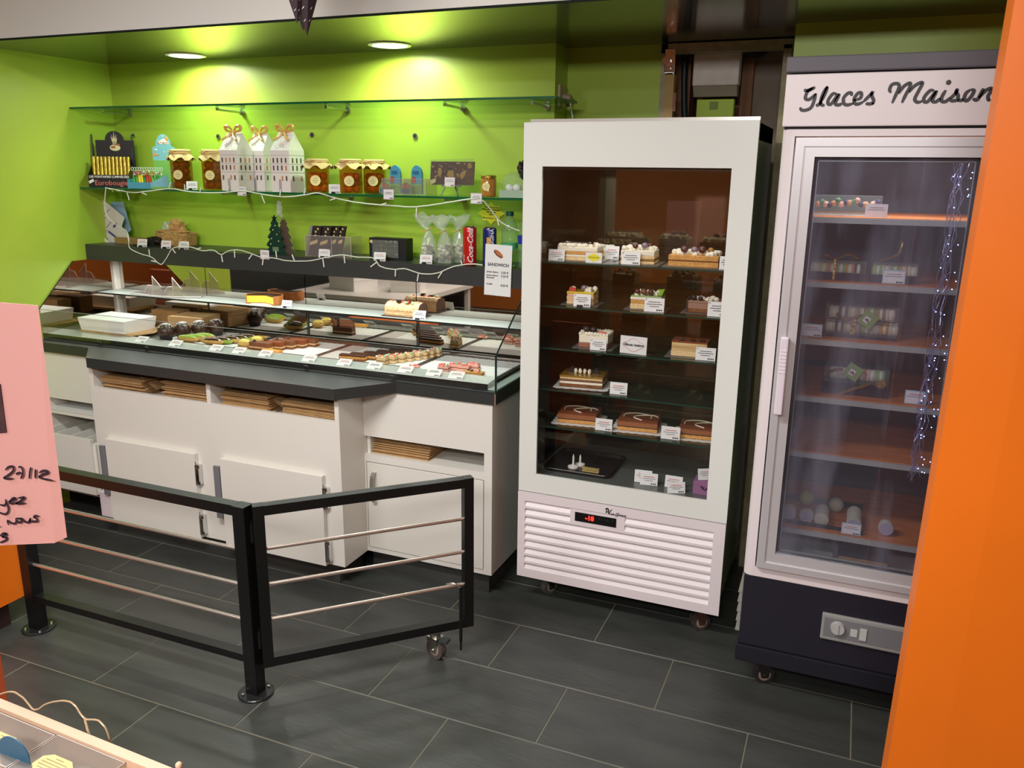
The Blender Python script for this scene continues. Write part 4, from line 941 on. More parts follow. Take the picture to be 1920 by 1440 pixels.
wedge(0.0005, R-0.006, ZI+0.0055, ZI+0.038, A0, A1, 26).build('custard', CUSTARD, t)
wedge(R-0.006, R, ZI+0.001, ZI+0.043, A0, A1, 26).build('crust', CRUST, t)
wedge(0.0005, R-0.006, ZI+0.001, ZI+0.0052, A0, A1, 26).build('base_crust', CRUST, t)
wedge(0.0005, R-0.0055, ZI+0.0382, ZI+0.042, A0, A1, 26).build('burnt_top', mat('burnt_custard_top', (74, 40, 16), 0.2, coat=0.4, var=0.4, vscale=40), t)
MB().lathe((cx, cy, ZI+0.0001), [(0.105, 0), (0.105, 0.0008)], 4, Matrix.Translation((cx, cy, 0)) @ Matrix.Diagonal((1, 0.62, 1, 1)) @ Matrix.Translation((-cx, -cy, 0))).build('board', PAPER, t)
price_tag(((-2.4300,3.1450,1.0687)[0], 3.142, ZI+0.0005), 'white price tag beside the cut custard tart', 0.052, 0.036, 0.4, -0.1, REDI, clip=True)
# yule log
lx, ly = (-1.8212,3.1900,1.0652)[0], 3.20
t = thing('yule_log_cake', 'cream-coated log cake with sugar holly on the inner shelf', 'cake', (lx, ly, ZI))
MB().box(lx-0.10, lx+0.10, ly-0.05, ly+0.05, ZI+0.0002, ZI+0.003).build('board', mat('brown_board', (58, 40, 34), 0.5), t)
rnd = random.Random(3); m = MB(); nx, nz = 24, 10; vs = []
prof = [(-0.043, 0.003), (-0.045, 0.012), (-0.044, 0.022), (-0.045, 0.032), (-0.042, 0.044), (-0.036, 0.054), (-0.02, 0.062), (0.0, 0.064), (0.02, 0.062), (0.036, 0.052), (0.044, 0.035), (0.043, 0.003)]
for i in range(nx+1):
    x = lx-0.085+0.17*i/nx
    for k_, (yy, zz) in enumerate(prof): vs.append((x+rnd.uniform(-1, 1)*0.0006, ly+yy+(rnd.uniform(-1, 1)*0.0018 if 0 < k_ < 11 else 0), ZI+zz+(rnd.uniform(-1, 1)*0.0012 if 0 < k_ < 11 else 0)))
n = len(prof); fs = [(i*n+j, i*n+j+1, (i+1)*n+j+1, (i+1)*n+j) for i in range(nx) for j in range(n-1)]
m.add(vs, fs); m.build('cream_coat', mat('ribbed_cream', (226, 186, 134), 0.6, bump=0.9, bscale=50, stretch=(0.3, 1, 3)), t)
e = MB(); e.prism([(ly+a, ZI+b) for a, b in prof], lx-0.0855, lx-0.0845, 'x'); e.prism([(ly+a, ZI+b) for a, b in prof], lx+0.0845, lx+0.0855, 'x'); e.build('cut_end', mat('brown_cut_end', (84, 52, 36), 0.8, bump=0.6), t)
decor(t, Matrix.Translation((lx, ly-0.02, ZI)), 0.062, 0.15, 0.04, 12, [PINKI, GREENI, mat('red_icing', (206, 70, 60), 0.4), GREENI], 0.006, 5, 'holly')
MB().box(lx-0.03, lx-0.012, ly-0.035, ly-0.02, ZI+0.062, ZI+0.074).box(lx+0.015, lx+0.035, ly-0.03, ly-0.018, ZI+0.062, ZI+0.07).build('chocolate_chip', CHOCD, t)
price_tag(((-1.7237,3.1400,1.0756)[0], 3.137, ZI+0.0005), 'white price tag in front of the log cake', 0.058, 0.040, 0.3, -0.15, INK, clip=True, logo=True)
MB_ = MB().box(-3.0, -2.99, 3.1, 3.11, 1.0, 1.01)
# small white tag backs facing the staff side
for i, px in enumerate((374, 546)):
    pass
# acrylic stand
ax, ay = (-3.2071,3.1500,1.0474)[0], 3.185
t = thing('acrylic_stand', 'clear acrylic cake server with upright fins on the inner shelf', 'stand', (ax, ay, ZI))
def acr(pts, z0, z1): return MB().prism(pts, z0, z1)
acr([(ax-0.20, ay-0.035), (ax-0.05, ay-0.058), (ax+0.04, ay-0.060), (ax+0.13, ay-0.035), (ax+0.22, ay+0.015), (ax+0.20, ay+0.06), (ax-0.18, ay+0.06)], ZI+0.004, ZI+0.008).build('plate', ACRYL, t)
e = MB()
ol = [(ax-0.20, ay-0.035), (ax-0.05, ay-0.058), (ax+0.04, ay-0.060), (ax+0.13, ay-0.035), (ax+0.22, ay+0.015)]
for a, b in zip(ol, ol[1:]): e.cyl((a[0], a[1], ZI+0.006), (b[0], b[1], ZI+0.006), 0.0025, n=6)
e.build('plate_edge', ACRYLE, t)
for fx in (ax-0.045, ax+0.085):
    f = MB()
    for (a, b) in (((0, 0.0), (0, 0.092)), ((0, 0.092), (0.055, 0.04)), ((-0.006, 0.045), (-0.035, 0.043)), ((-0.035, 0.043), (-0.058, 0.01))):
        f.cyl((fx+a[0], ay-0.03, ZI+0.008+a[1]), (fx+b[0], ay-0.03, ZI+0.008+b[1]), 0.0018, n=6)
    o = f.build('fin_edge', ACRYLE, t)
    MB().prism([(fx, ZI+0.008), (fx+0.06, ZI+0.01), (fx+0.055, ZI+0.048), (fx, ZI+0.10)], ay-0.032, ay-0.029, 'y').build('fin', ACRYL, t)
    MB().prism([(fx-0.002, ZI+0.008), (fx-0.058, ZI+0.01), (fx-0.035, ZI+0.05), (fx-0.002, ZI+0.052)], ay-0.032, ay-0.029, 'y').build('fin', ACRYL, t)

# ----------------------------------------------------------------- LEDGE z=1.304
ZL = 1.3042
def leaflet(pts, y, m_, label, lean=0.0, th=0.0015, lines=None):
    """flat card standing on the ledge; pts (x,z) outline"""
    m = MB().prism(pts, y, y+th, 'y')
    t = thing('leaflet', label, 'leaflet', (pts[0][0], y, min(p[1] for p in pts)))
    m.build('sheet', m_, t)
    if lines:
        l = MB()
        for (a, b, w_, m2) in lines:
            l.use(m2); a = Vector((a[0], 0, a[1])); b = Vector((b[0], 0, b[1])); d = (b-a).normalized(); nn = Vector((-d.z, 0, d.x))*w_/2
            l.add([(q.x, y-0.0005, q.z) for q in (a+nn, b+nn, b-nn, a-nn)], [(0, 1, 2, 3)])
        l.build('print', None, t)
    return t
leaflet([[(-3.8370,1.5023),(-3.5498,1.5112),(-3.5142,1.3681),(-3.6083,1.3030),(-3.7591,1.2911),(-3.8174,1.3385)]][0], 3.30, mat('pale_blue_folder', (150, 180, 200), 0.5), 'pale blue folder standing behind the price list')
LV = mat('leaflet_grey', (206, 200, 198), 0.55)
yl = 3.25
G = [[(-3.6337,1.5229),(-3.4975,1.4352),(-3.5231,1.3884),(-3.4821,1.3404),(-3.5541,1.3053),(-3.6229,1.3005),(-3.7550,1.3730)],
[(-3.6564,1.4693),(-3.6282,1.4948)],
[(-3.6405,1.4449),(-3.5925,1.4746)],
[(-3.7018,1.4287),(-3.6640,1.4513)],
[(-3.6666,1.4013),(-3.6280,1.4311)],
[(-3.6311,1.3775),(-3.5921,1.4109)],
[(-3.7289,1.3811),(-3.7087,1.3998)],
[(-3.6949,1.3607),(-3.6644,1.3834)],
[(-3.6501,1.3481),(-3.6228,1.3670)],
[(-3.5817,1.3828),(-3.5549,1.4015)],
[(-3.6190,1.3600),(-3.5564,1.3231)],
[(-3.6754,1.3435),(-3.6303,1.3165)]]
leaflet(G[0], yl, LV, 'grey price list leaflet leaning in the left corner of the ledge', lines=[(s[0], s[1], 0.004 if i < 8 else 0.012, GREYI if i < 8 else mat('indigo_print', (70, 66, 130), 0.5)) for i, s in enumerate(G[1:])])
leaflet([[(-3.7068,1.3504),(-3.6228,1.3214),(-3.6012,1.3025),(-3.6850,1.2990)]][0], 3.235, mat('cream_leaflet', (224, 222, 190), 0.55), 'small cream leaflet tucked under the price list')
leaflet([[(-3.8120,1.3841),(-3.7711,1.3564),(-3.6955,1.2956),(-3.7356,1.2939)]][0], 3.275, mat('deep_blue_leaflet', (40, 110, 150), 0.5), 'deep blue leaflet at the very left of the ledge')
# wooden board, tray and basket
wx = (-3.4922,3.2400,1.3268)[0]
t = thing('cutting_board', 'small round-ended wooden board lying on the ledge', 'board', (wx+0.06, 3.25, ZL))
MB().prism([(wx-0.045+0.03*math.cos(a), 3.25+0.03*math.sin(a)) for a in [PI/2+i*PI/8 for i in range(9)]]+[(wx+0.11, 3.222), (wx+0.15, 3.25), (wx+0.11, 3.28)], ZL, ZL+0.03).build('wood', mat('light_wood', (150, 120, 66), 0.6, var=0.1, vscale=30, stretch=(1, 6, 1)), t)
bx, by = (-3.1946,3.2800,1.3094)[0], 3.285
t = thing('wicker_basket', 'wicker basket stuffed with crumpled kraft paper', 'basket', (bx, by, ZL))
WK = mat('wicker', (196, 158, 96), 0.7, var=0.25, vscale=70)
for i in range(9):
    z = ZL+0.004+i*0.0072; f = 1+i*0.012; w_, d_ = 0.098*f, 0.05*f
    pts = []
    for q in range(41):
        a = 2*PI*q/40; c_, s_ = math.cos(a), math.sin(a); k_ = (abs(c_)**6+abs(s_)**6)**(-1/6)
        pts.append((bx+w_*c_*k_*0.95, by+d_*s_*k_+0.0012*math.sin(a*20+i*PI), z))
    MB().tube(pts, 0.0038, 5).build('weave_band', WK, t)
MB().box(bx-0.088, bx+0.088, by-0.042, by+0.042, ZL+0.001, ZL+0.004).build('basket_base', WK, t)
def crumple(cx_, cy_, cz_, rx, ry, rz_, seed, noise=0.25, n=14, k=9):
    return MB().blob((cx_, cy_, cz_), rx, ry, rz_, n, k, noise, rnd=random.Random(seed))
o = crumple(bx+0.015, by, ZL+0.078, 0.055, 0.035, 0.048, 5, 0.3).build('kraft_paper', mat('kraft_paper', (190, 146, 92), 0.8), t)
o = crumple(bx-0.01, by-0.01, ZL+0.068, 0.095, 0.045, 0.012, 8, 0.2, 20, 6).build('kraft_paper', MATS['kraft_paper'], t)
o = crumple(bx-0.055, by+0.0, ZL+0.082, 0.028, 0.02, 0.032, 6, 0.35).build('plastic_bag', CELLO, t)
tx = (-3.3042,3.2000,1.3186)[0]
t = thing('slate_tray', 'black slate tray left of the wicker basket', 'tray', (tx, 3.22, ZL))
MB().prism([(tx-0.06, 3.16), (tx+0.07, 3.17), (tx+0.06, 3.26), (tx-0.05, 3.28)], ZL, ZL+0.006).build('slate', CHOCD, t)
MB().prism([(tx+0.0, ZL+0.006), (tx+0.065, ZL+0.006), (tx+0.065, ZL+0.034), (tx-0.01, ZL+0.034)], 3.172, 3.178, 'y').build('slate_sign', BLACKM, t)
crumple(tx+0.02, 3.23, ZL+0.025, 0.05, 0.02, 0.018, 17, 0.3).build('dark_chocolates', CHOCD, t)
for (px, py, y, lab, ink, lg_, rz) in ((265, 451, 3.135, 'white price tag before the wooden board', REDI, False, -.2), (310, 455, 3.125, 'white price tag at the basket left corner', REDI, False, -.1), (343, 456, 3.125, 'white price tag with black heading before the basket', INK, True, -.1), (711, 478, 3.13, 'white price tag before the black chocolate box', REDI, False, -.1), (798, 483, 3.13, 'white price tag before the clear sweet bags', REDI, False, -.1), (607, 470, 3.13, 'white price tag before the chocolate bars', GREYI, False, -.1)):
    x = (-4.0427,3.1300,2.4804)[0] if False else None
TG = [((-3.2776,3.1350,1.3348), 'white price tag before the wooden board', REDI, False), ((-3.1136,3.1250,1.3321), 'white price tag at the basket left corner', REDI, False), ((-3.0030,3.1250,1.3343), 'white price tag with black heading before the basket', INK, True), ((-1.9108,3.1300,1.3304), 'white price tag before the black chocolate box', REDI, False), ((-1.6829,3.1300,1.3302), 'white price tag before the clear sweet bags', REDI, False), ((-2.1977,3.1300,1.3355), 'pale price tag before the chocolate bars', GREYI, False)]
for p, lab, ink, lg_ in TG:
    price_tag((p[0], p[1], ZL+0.0005), lab, 0.056, 0.038, 0.25, -0.12, ink, clip=True, logo=lg_)
# hanging tags on edges
PEDGE = mat('pinkish_tag', (216, 196, 204), 0.6)
for p, lab, yy in (((-2.5057,3.1070,1.2841), 'pinkish price tag hanging on the black ledge below the tree', 3.106), ((-2.6201,3.1160,1.5665), 'pinkish price tag hanging on the glass edge under the house boxes', 3.115), ((-1.8477,3.1160,1.5680), 'pinkish price tag hanging under the blue packs', 3.115), ((-1.4397,3.1160,1.5607), 'pinkish price tag hanging beneath the caramel jar', 3.115)):
    price_tag((p[0], yy, p[2]), lab, 0.050, 0.042, 0.02, 0, GREYI if '454' in lab else INK, edge=PEDGE)
# christmas tree chocolate
x0, y0 = (-2.4883,3.1800,1.3131)[0], 3.18
t = thing('chocolate_tree', 'dark green fir tree shaped chocolate pack with a star on top', 'chocolate', (x0, y0, ZL))
half = [(0.062, 0.0), (0.052, 0.012), (0.036, 0.03), (0.05, 0.037), (0.05, 0.043), (0.03, 0.066), (0.042, 0.074), (0.04, 0.08), (0.022, 0.102), (0.032, 0.108), (0.03, 0.113), (0.016, 0.132), (0.022, 0.139), (0.006, 0.158)]
ol = [(x0+a, ZL+b) for a, b in half]+[(x0-a, ZL+b) for a, b in reversed(half)]
MB().prism(ol, y0-0.015, y0-0.011, 'y').build('front_card', mat('deep_green_card', (18, 56, 42), 0.35), t)
MB().prism([(x0+0.030+(a-x0)*0.9, b) for a, b in ol], y0+0.012, y0+0.016, 'y').build('back_chocolate', mat('tree_chocolate', (84, 50, 28), 0.4), t)
star = [(x0+0.016*(1 if i % 2 == 0 else .45)*math.sin(i*PI/5), ZL+0.163+0.016*(1 if i % 2 == 0 else .45)*math.cos(i*PI/5)) for i in range(10)]
MB().prism(star, y0-0.015, y0-0.010, 'y').build('star', mat('dark_star', (22, 40, 34), 0.3), t)
MB().box(x0-0.016, x0+0.018, y0-0.017, y0-0.0155, ZL+0.012, ZL+0.032).build('gift_label', mat('grey_green_label', (110, 130, 100), 0.5), t)
g = MB()
for a, b in ((-0.02, 0.07), (0.012, 0.09), (-0.008, 0.11), (0.02, 0.06), (-0.025, 0.045), (0.005, 0.13)): g.cyl((x0+a, y0-0.0152, ZL+b), (x0+a, y0-0.0165, ZL+b), 0.003, n=8)
g.build('pearls', CREAML, t)
crumple(x0+0.02, y0+0.005, ZL+0.205, 0.014, 0.012, 0.034, 4, 0.3).build('cellophane_tuft', CELLO, t)
MB().prism([(x0-0.05, ZL+0.001), (x0+0.10, ZL+0.001), (x0+0.045, ZL+0.16), (x0+0.02, ZL+0.18), (x0+0.0, ZL+0.16)], y0-0.008, y0+0.010, 'y').build('cellophane_bag', glassmat('thin_cello', (250, 252, 248), 0.03, body=(214, 222, 214), rough=0.05), t)
# chocolate bars in an acrylic box
x0, x1, y0 = (-2.3027,3.1800,1.3266)[0], (-2.0602,3.1800,1.3189)[0], 3.18
t = thing('acrylic_box', 'clear acrylic box holding star-topped chocolate bars', 'box', ((x0+x1)/2, y0, ZL))
b = MB(); b.box(x0, x1, y0-0.04, y0+0.05, ZL+0.0002, ZL+0.003)
b.box(x0, x1, y0-0.04, y0-0.038, ZL+0.003, ZL+0.095).box(x0, x0+0.002, y0-0.038, y0+0.05, ZL+0.003, ZL+0.095).box(x1-0.002, x1, y0-0.038, y0+0.05, ZL+0.003, ZL+0.095); b.build('box_walls', ACRYL, t)
e = MB()
for a, c_ in (((x0, y0-0.04, ZL+0.095), (x1, y0-0.04, ZL+0.095)), ((x1, y0-0.04, ZL), (x1, y0-0.04, ZL+0.095)), ((x0, y0-0.04, ZL), (x0, y0-0.04, ZL+0.095)), ((x1, y0-0.04, ZL+0.095), (x1, y0+0.05, ZL+0.095)), (((x0+x1)/2+0.02, y0-0.041, ZL), ((x0+x1)/2+0.02, y0-0.041, ZL+0.093))): e.cyl(a, c_, 0.0012, n=6)
e.build('box_edges', ACRYLE, t)
for i in range(5):
    bx0 = x0+0.045+0.026*i if i > 1 else x0+0.05+0.045*i
    z1 = ZL+0.138
    t = thing('chocolate_bar', 'dark chocolate bar with pale stars in the clear box, ' + ['leftmost', 'second from left', 'third from left', 'fourth from left', 'rightmost'][i], 'chocolate', (bx0, y0, ZL+0.004), 'chocolate bars in the clear box')
    yb = y0-0.03+0.012*i
    ol = [(bx0-0.045, ZL+0.004), (bx0+0.002, ZL+0.004), (bx0+0.035, z1), (bx0-0.012, z1)]
    MB().prism(ol, yb, yb+0.006, 'y').build('bar', CHOCD, t)
    MB().prism([(bx0-0.033, ZL+0.05), (bx0+0.008, ZL+0.062), (bx0+0.012, ZL+0.078), (bx0-0.028, ZL+0.066)], yb-0.001, yb, 'y').build('gold_label', CREAML, t)
    MB().prism([(bx0-0.060, ZL+0.004), (bx0-0.046, ZL+0.004), (bx0-0.013, z1), (bx0-0.027, z1)], yb+0.001, yb+0.005, 'y').build('wrapper_fold', mat('shiny_wrapper', (200, 205, 200), 0.15, metal=0.6), t)
    s = MB()
    for sx, sz in ((0.004, 0.112), (0.016, 0.125), (0.001, 0.095)):
        s.prism([(bx0+sx+0.006*(1 if q % 2 == 0 else .45)*math.sin(q*PI/5), ZL+sz+0.006*(1 if q % 2 == 0 else .45)*math.cos(q*PI/5)) for q in range(10)], yb-0.002, yb-0.0002, 'y')
    s.build('stars', CREAML, t)
# black window box
x0, x1, y0 = (-1.9909,3.1800,1.3176)[0], (-1.8046,3.1800,1.3105)[0], 3.18
t = thing('chocolate_box', 'black gift box with a window full of chocolates', 'box', ((x0+x1)/2, y0, ZL))
h = 0.095; m = MB()
m.box(x0, x1, y0+0.003, y0+0.06, ZL, ZL+h).box(x0, x0+0.02, y0, y0+0.003, ZL, ZL+h).box(x1-0.035, x1, y0, y0+0.003, ZL, ZL+h).box(x0+0.02, x1-0.035, y0, y0+0.003, ZL, ZL+0.012).box(x0+0.02, x1-0.035, y0, y0+0.003, ZL+h-0.008, ZL+h)
m.build('carton', mat('black_carton', (24, 24, 24), 0.45), t)
rnd = random.Random(9); m = MB()
for i in range(5):
    for j in range(4): m.blob((x0+0.032+i*0.024, y0+0.001, ZL+0.022+j*0.018), 0.014, 0.006, 0.011, 7, 5, 0.2, rnd=rnd)
m.build('chocolates', CHOC, t, smooth=True, kind='stuff')
MB().box(x0+0.02, x1-0.035, y0-0.008, y0-0.0075, ZL+0.012, ZL+h-0.008).build('window_film', CLEAR, t)
MB().box(x0+0.062, x0+0.095, y0-0.0095, y0-0.0085, ZL+0.002, ZL+0.022).build('gold_label', GOLD, t)
s = MB()
for a in range(6): s.cyl((x0+0.011-0.008*math.cos(a*PI/6), y0-0.001, ZL+0.078-0.008*math.sin(a*PI/6)), (x0+0.011+0.008*math.cos(a*PI/6), y0-0.001, ZL+0.078+0.008*math.sin(a*PI/6)), 0.001, n=5)
s.build('snowflake', CREAML, t)
# clear bags of chocolates
for i, (p, dy, lab) in enumerate((((-1.7049,3.1900,1.3123), 3.20, 'clear ruffled bag of chocolates, left one'), ((-1.6223,3.1900,1.3119), 3.19, 'clear ruffled bag of chocolates, front middle one'), ((-1.5857,3.2400,1.3092), 3.25, 'clear ruffled bag of chocolates, rear right one'))):
    x = p[0]; y = dy; rnd = random.Random(20+i)
    t = thing('sweet_bag', lab, 'bag', (x, y, ZL), 'clear bags of chocolates')
    w_ = 0.036
    m = MB()
    for q in range(22): m.use([CHOC, CREAM, CHOCD, MOCHA, CREAM][q % 5]); m.blob((x+rnd.uniform(-1, 1)*0.024, y+rnd.uniform(-1, 1)*0.014, ZL+0.012+q*0.0030), 0.012, 0.009, 0.008, 7, 5, 0.25, rnd=rnd)
    m.build('chocolates', None, t, kind='stuff')
    b = MB(); rings = []
    for (z, rx, ry) in ((0.001, w_, 0.024), (0.03, w_*1.02, 0.026), (0.07, w_*0.98, 0.024), (0.105, w_*0.75, 0.018), (0.135, 0.010, 0.008), (0.15, 0.018, 0.010), (0.175, 0.040, 0.014), (0.20, 0.052, 0.018)):
        rings.append([(x+(-0.018 if z > 0.14 and i < 2 else 0)+rx*(1+rnd.uniform(-.12, .12))*math.cos(2*PI*j/14), y+ry*(1+rnd.uniform(-.2, .2))*math.sin(2*PI*j/14), ZL+z+(rnd.uniform(-0.012, 0.012) if z > 0.19 else 0)) for j in range(14)])
    vs = [v for r_ in rings for v in r_]; fs = [(a*14+j, a*14+(j+1) % 14, (a+1)*14+(j+1) % 14, (a+1)*14+j) for a in range(len(rings)-1) for j in range(14)]
    b.add(vs, fs); b.build('cellophane', CELLO, t)
    MB().tube(cat([(x-0.03, y-0.014, ZL+0.128), (x, y-0.012, ZL+0.136), (x+0.03, y-0.014, ZL+0.150)], 4), 0.002, 5).build('raffia_tie', WK, t)
# cans
def can(p, label, m_):
    t = thing('soda_can', label, 'can', p)
    MB().lathe(p, [(0.024, 0.001), (0.0285, 0.006), (0.0290, 0.012), (0.0290, 0.148), (0.0275, 0.155), (0.0265, 0.158)], 32).build('can_body', m_, t, smooth=True)
    MB().lathe((p[0], p[1], p[2]+0.158), [(0.0268, 0), (0.0268, 0.003), (0.025, 0.003), (0.024, 0.001)], 32).build('can_lid', CHROME, t, smooth=True)
    return t
def wraptext(s, p, r, size, m_, parent, ang0, up, shear=0.0, bold=0.0, lift=0.0006):
    """text running upwards along a can side, wrapped on the cylinder"""
    o = text('lettering', s, size, (0, 0, 0), (1, 0, 0), (0, 1, 0), m_, None, bold=bold, shear=shear)
    off = WLOC[parent.name]; TXC = 0.0
    bm = bmesh.new(); bm.from_mesh(o.data); bmesh.ops.triangulate(bm, faces=bm.faces); bmesh.ops.subdivide_edges(bm, edges=[e for e in bm.edges if e.calc_length() > 0.004], cuts=2); bm.to_mesh(o.data); bm.free()
    for v in o.data.vertices:
        a = ang0-v.co.y/r; z = up+v.co.x-TXC
        rr = r+lift+v.co.z
        v.co = Vector((p[0]+rr*math.cos(a), p[1]+rr*math.sin(a), z))-off
    o.parent = parent
REDC = mat('red_can', (196, 30, 26), 0.25, metal=0.2, coat=0.3); BLUEC = mat('blue_can', (22, 36, 110), 0.25, metal=0.2, coat=0.3)
p = ((-1.4916,3.1650,1.3098)[0], 3.165, ZL); t = can(p, 'red cola can lettered in white script', REDC)
LW = mat('white_print', (232, 226, 226), 0.4)
FA = math.radians(-90+24)
wraptext('Coca-Cola', p, 0.029, 0.033, LW, t, FA+0.12, ZL+0.082, shear=0.4, bold=0.0006)
wraptext('330 ml', p, 0.029, 0.012, LW, t, FA-0.95, ZL+0.03)
p = ((-1.4007,3.1650,1.3035)[0], 3.165, ZL); t = can(p, 'dark blue orange-soda can behind the sandwich sign', BLUEC)
wraptext('ORANGINA', p, 0.029, 0.022, LW, t, FA+0.35, ZL+0.098, bold=0.0004)
gm = MB()
for k_ in range(6):
    a0 = FA-0.45+k_*0.09; a1 = a0+0.09
    gm.add([(p[0]+0.0297*math.cos(a), p[1]+0.0297*math.sin(a), z) for a, z in ((a0, ZL+0.075), (a1, ZL+0.075), (a1, ZL+0.122), (a0, ZL+0.122))], [(0, 1, 2, 3)])
gm.build('glass_print', mat('amber_print', (214, 150, 60), 0.4), t)
# bottles
def bottle(p, label, h=0.215, r=0.034, cap=True, band=None):
    t = thing('water_bottle', label, 'bottle', p)
    PET = glassmat('pet_plastic', (226, 244, 230), 0.10, body=(205, 225, 200), rough=0.04)
    pr = [(r*0.8, 0.001), (r, 0.008), (r, 0.05), (r*0.94, 0.056), (r, 0.062), (r, 0.10), (r*0.94, 0.106), (r, 0.112), (r, 0.15), (r*0.85, 0.175), (0.015, 0.203), (0.0125, h-0.005)]
    MB().lathe(p, pr, 24).build('bottle_body', PET, t, smooth=True)
    if cap: MB().lathe((p[0], p[1], p[2]+h-0.006), [(0.016, 0), (0.016, 0.016), (0.014, 0.018)], 20).build('cap', mat('dark_green_cap', (12, 66, 54), 0.4), t, smooth=True)
    if band: MB().lathe((p[0], p[1], p[2]+band[0]), [(r+0.0006, 0), (r+0.0006, band[1])], 24).build('label_band', band[2], t, smooth=True)
bottle(((-1.3181,3.1800,1.3285)[0], 3.18, ZL), 'clear water bottle with dark green cap', band=(0.078, 0.022, mat('teal_band', (60, 160, 110), 0.4)))
bottle(((-1.2429,3.1700,1.3332)[0], 3.175, ZL), 'clear bottle with royal blue label at the freezer edge', 0.20, band=(0.10, 0.034, mat('royal_blue_label', (30, 50, 150), 0.4)), cap=False)
# star sign on the wall
sc = (-1.4852,3.3700,1.5110); 
pts = []
for i in range(16):
    a = PI/2+i*PI/8; rx, rz_ = (0.066, 0.049) if i % 2 == 0 else (0.047, 0.034)
    if i % 4 == 2: rx, rz_ = 0.054, 0.047
    pts.append((sc[0]+rx*math.cos(a), sc[2]+rz_*math.sin(a)))
t = thing('star_sign', 'yellow star-shaped drinks price card on the wall', 'sign', (sc[0], 3.37, sc[2]-0.05))
MB().prism(pts, 3.369, 3.3705, 'y').build('card', STAR, t)
for s, dz in (('Coca Cola / Ice Tea', 0.026), ('Minute Maid / Orangina', 0.016), ('Eau gazeuse', 0.006), ('1,80 €', -0.005), ('Eau de Source  1,20 €', -0.021)):
    text('lettering', s, 0.0088, (sc[0], 3.3686, sc[2]+dz), (1, 0, -0.05), (0, 0, 1), INK, t, bold=0.0003)
# sandwich sign
c = (-1.3356,3.1040,1.2978)
t = thing('sandwich_sign', 'white sandwich price sign hung on the black ledge', 'sign', (c[0], 3.103, c[2]-0.11))
M = Matrix.Translation((c[0], 3.1025, c[2])) @ Matrix.Rotation(0.03, 4, 'Y')
w_, h_ = 0.118, 0.208
MB().box(-w_/2, w_/2, 0, 0.001, -h_/2, h_/2, M).build('card', PAPER, t)
rt = M.to_3x3() @ Vector((1, 0, 0)); up = M.to_3x3() @ Vector((0, 0, 1))
def stx(s, sz, x, z, al='LEFT', b=0.0002): text('lettering', s, sz, M @ Vector((x, -0.0006, z)), rt, up, INK, t, align=al, bold=b)
stx('SANDWICH', 0.0175, 0, 0.022, 'CENTER', 0.0004); stx('Jambon Beurre', 0.0085, -0.05, -0.008); stx('3,00 €', 0.0125, 0.047, -0.008, 'RIGHT'); stx('Jambon Beurre', 0.0085, -0.05, -0.022); stx('3,20 €', 0.0125, 0.047, -0.0225, 'RIGHT'); stx('Emmental', 0.0085, -0.05, -0.0315); stx('Crudité', 0.0085, -0.05, -0.058); stx('4,20 €', 0.0125, 0.047, -0.060, 'RIGHT')
M2 = M @ Matrix.Translation((0, -0.0006, 0.068)) @ Matrix.Rotation(0.62, 4, 'Y')
g = MB().use(mat('bread_print', (196, 112, 66), 0.6)); g.prism([(0.024*math.cos(i*PI/10), 0.0095*math.sin(i*PI/10)) for i in range(20)], -0.0004, 0.0002, 'y')
g.use(mat('bread_line', (110, 60, 34), 0.6))
g.prism([(-0.024, 0.0), (0.0, -0.006), (0.024, 0.0), (0.02, -0.008), (0, -0.0115), (-0.02, -0.008)], -0.0008, -0.0004, 'y')
for q in (-0.012, -0.003, 0.006, 0.015): g.box(q, q+0.0016, -0.0008, -0.0004, -0.001, 0.006)
g.v = [tuple(M2 @ Vector(v)) for v in g.v]; g.build('sandwich_print', None, t)
# ================================================================= MIDDLE SHELF z=1.586
ZM = 1.5864
# black candle display
x, y = (-3.5134,3.2400,1.6159)[0], 3.24
t = thing('candle_display', 'black candle display box with gold fountain candles and arched header', 'display box', (x, y, ZM))
BK = mat('black_print_card', (18, 17, 17), 0.35)
w = 0.108
MB().prism([(y-0.07, ZM), (y-0.07, ZM+0.065), (y+0.02, ZM+0.12), (y+0.04, ZM+0.26), (y+0.045, ZM+0.26), (y+0.05, ZM)], x-w-0.005, x-w, 'x').prism([(y-0.07, ZM), (y-0.07, ZM+0.065), (y+0.02, ZM+0.12), (y+0.04, ZM+0.26), (y+0.045, ZM+0.26), (y+0.05, ZM)], x+w-0.03, x+w-0.026, 'x').box(x-w, x+w-0.03, y-0.07, y-0.067, ZM, ZM+0.062).box(x-w, x+w-0.03, y-0.067, y+0.04, ZM, ZM+0.003).build('tray_box', BK, t)
hd = [(x-0.092, ZM+0.10), (x+0.092, ZM+0.10), (x+0.092, ZM+0.232)]+[(x+0.045*math.cos(i*PI/12), ZM+0.232+0.045*math.sin(i*PI/12)) for i in range(13)]+[(x-0.092, ZM+0.232)]
MB().prism(hd, y+0.03, y+0.034, 'y').build('header_card', BK, t)
cp = MB().use(mat('cake_print', (222, 205, 165), 0.5)); cp.blob((x, y+0.0295, ZM+0.195), 0.026, 0.001, 0.016, 12, 6)
for a, l, ww in ((-0.55, 0.05, 0.007), (-0.3, 0.06, 0.006), (0, 0.075, 0.006), (0.3, 0.062, 0.006), (0.55, 0.045, 0.007)):
    cp.add([(x-ww*math.cos(a), y+0.0288, ZM+0.205), (x+ww*math.cos(a), y+0.0288, ZM+0.205), (x+0.4*l*math.sin(a)*1.6, y+0.0288, ZM+0.20+l)], [(0, 1, 2)])
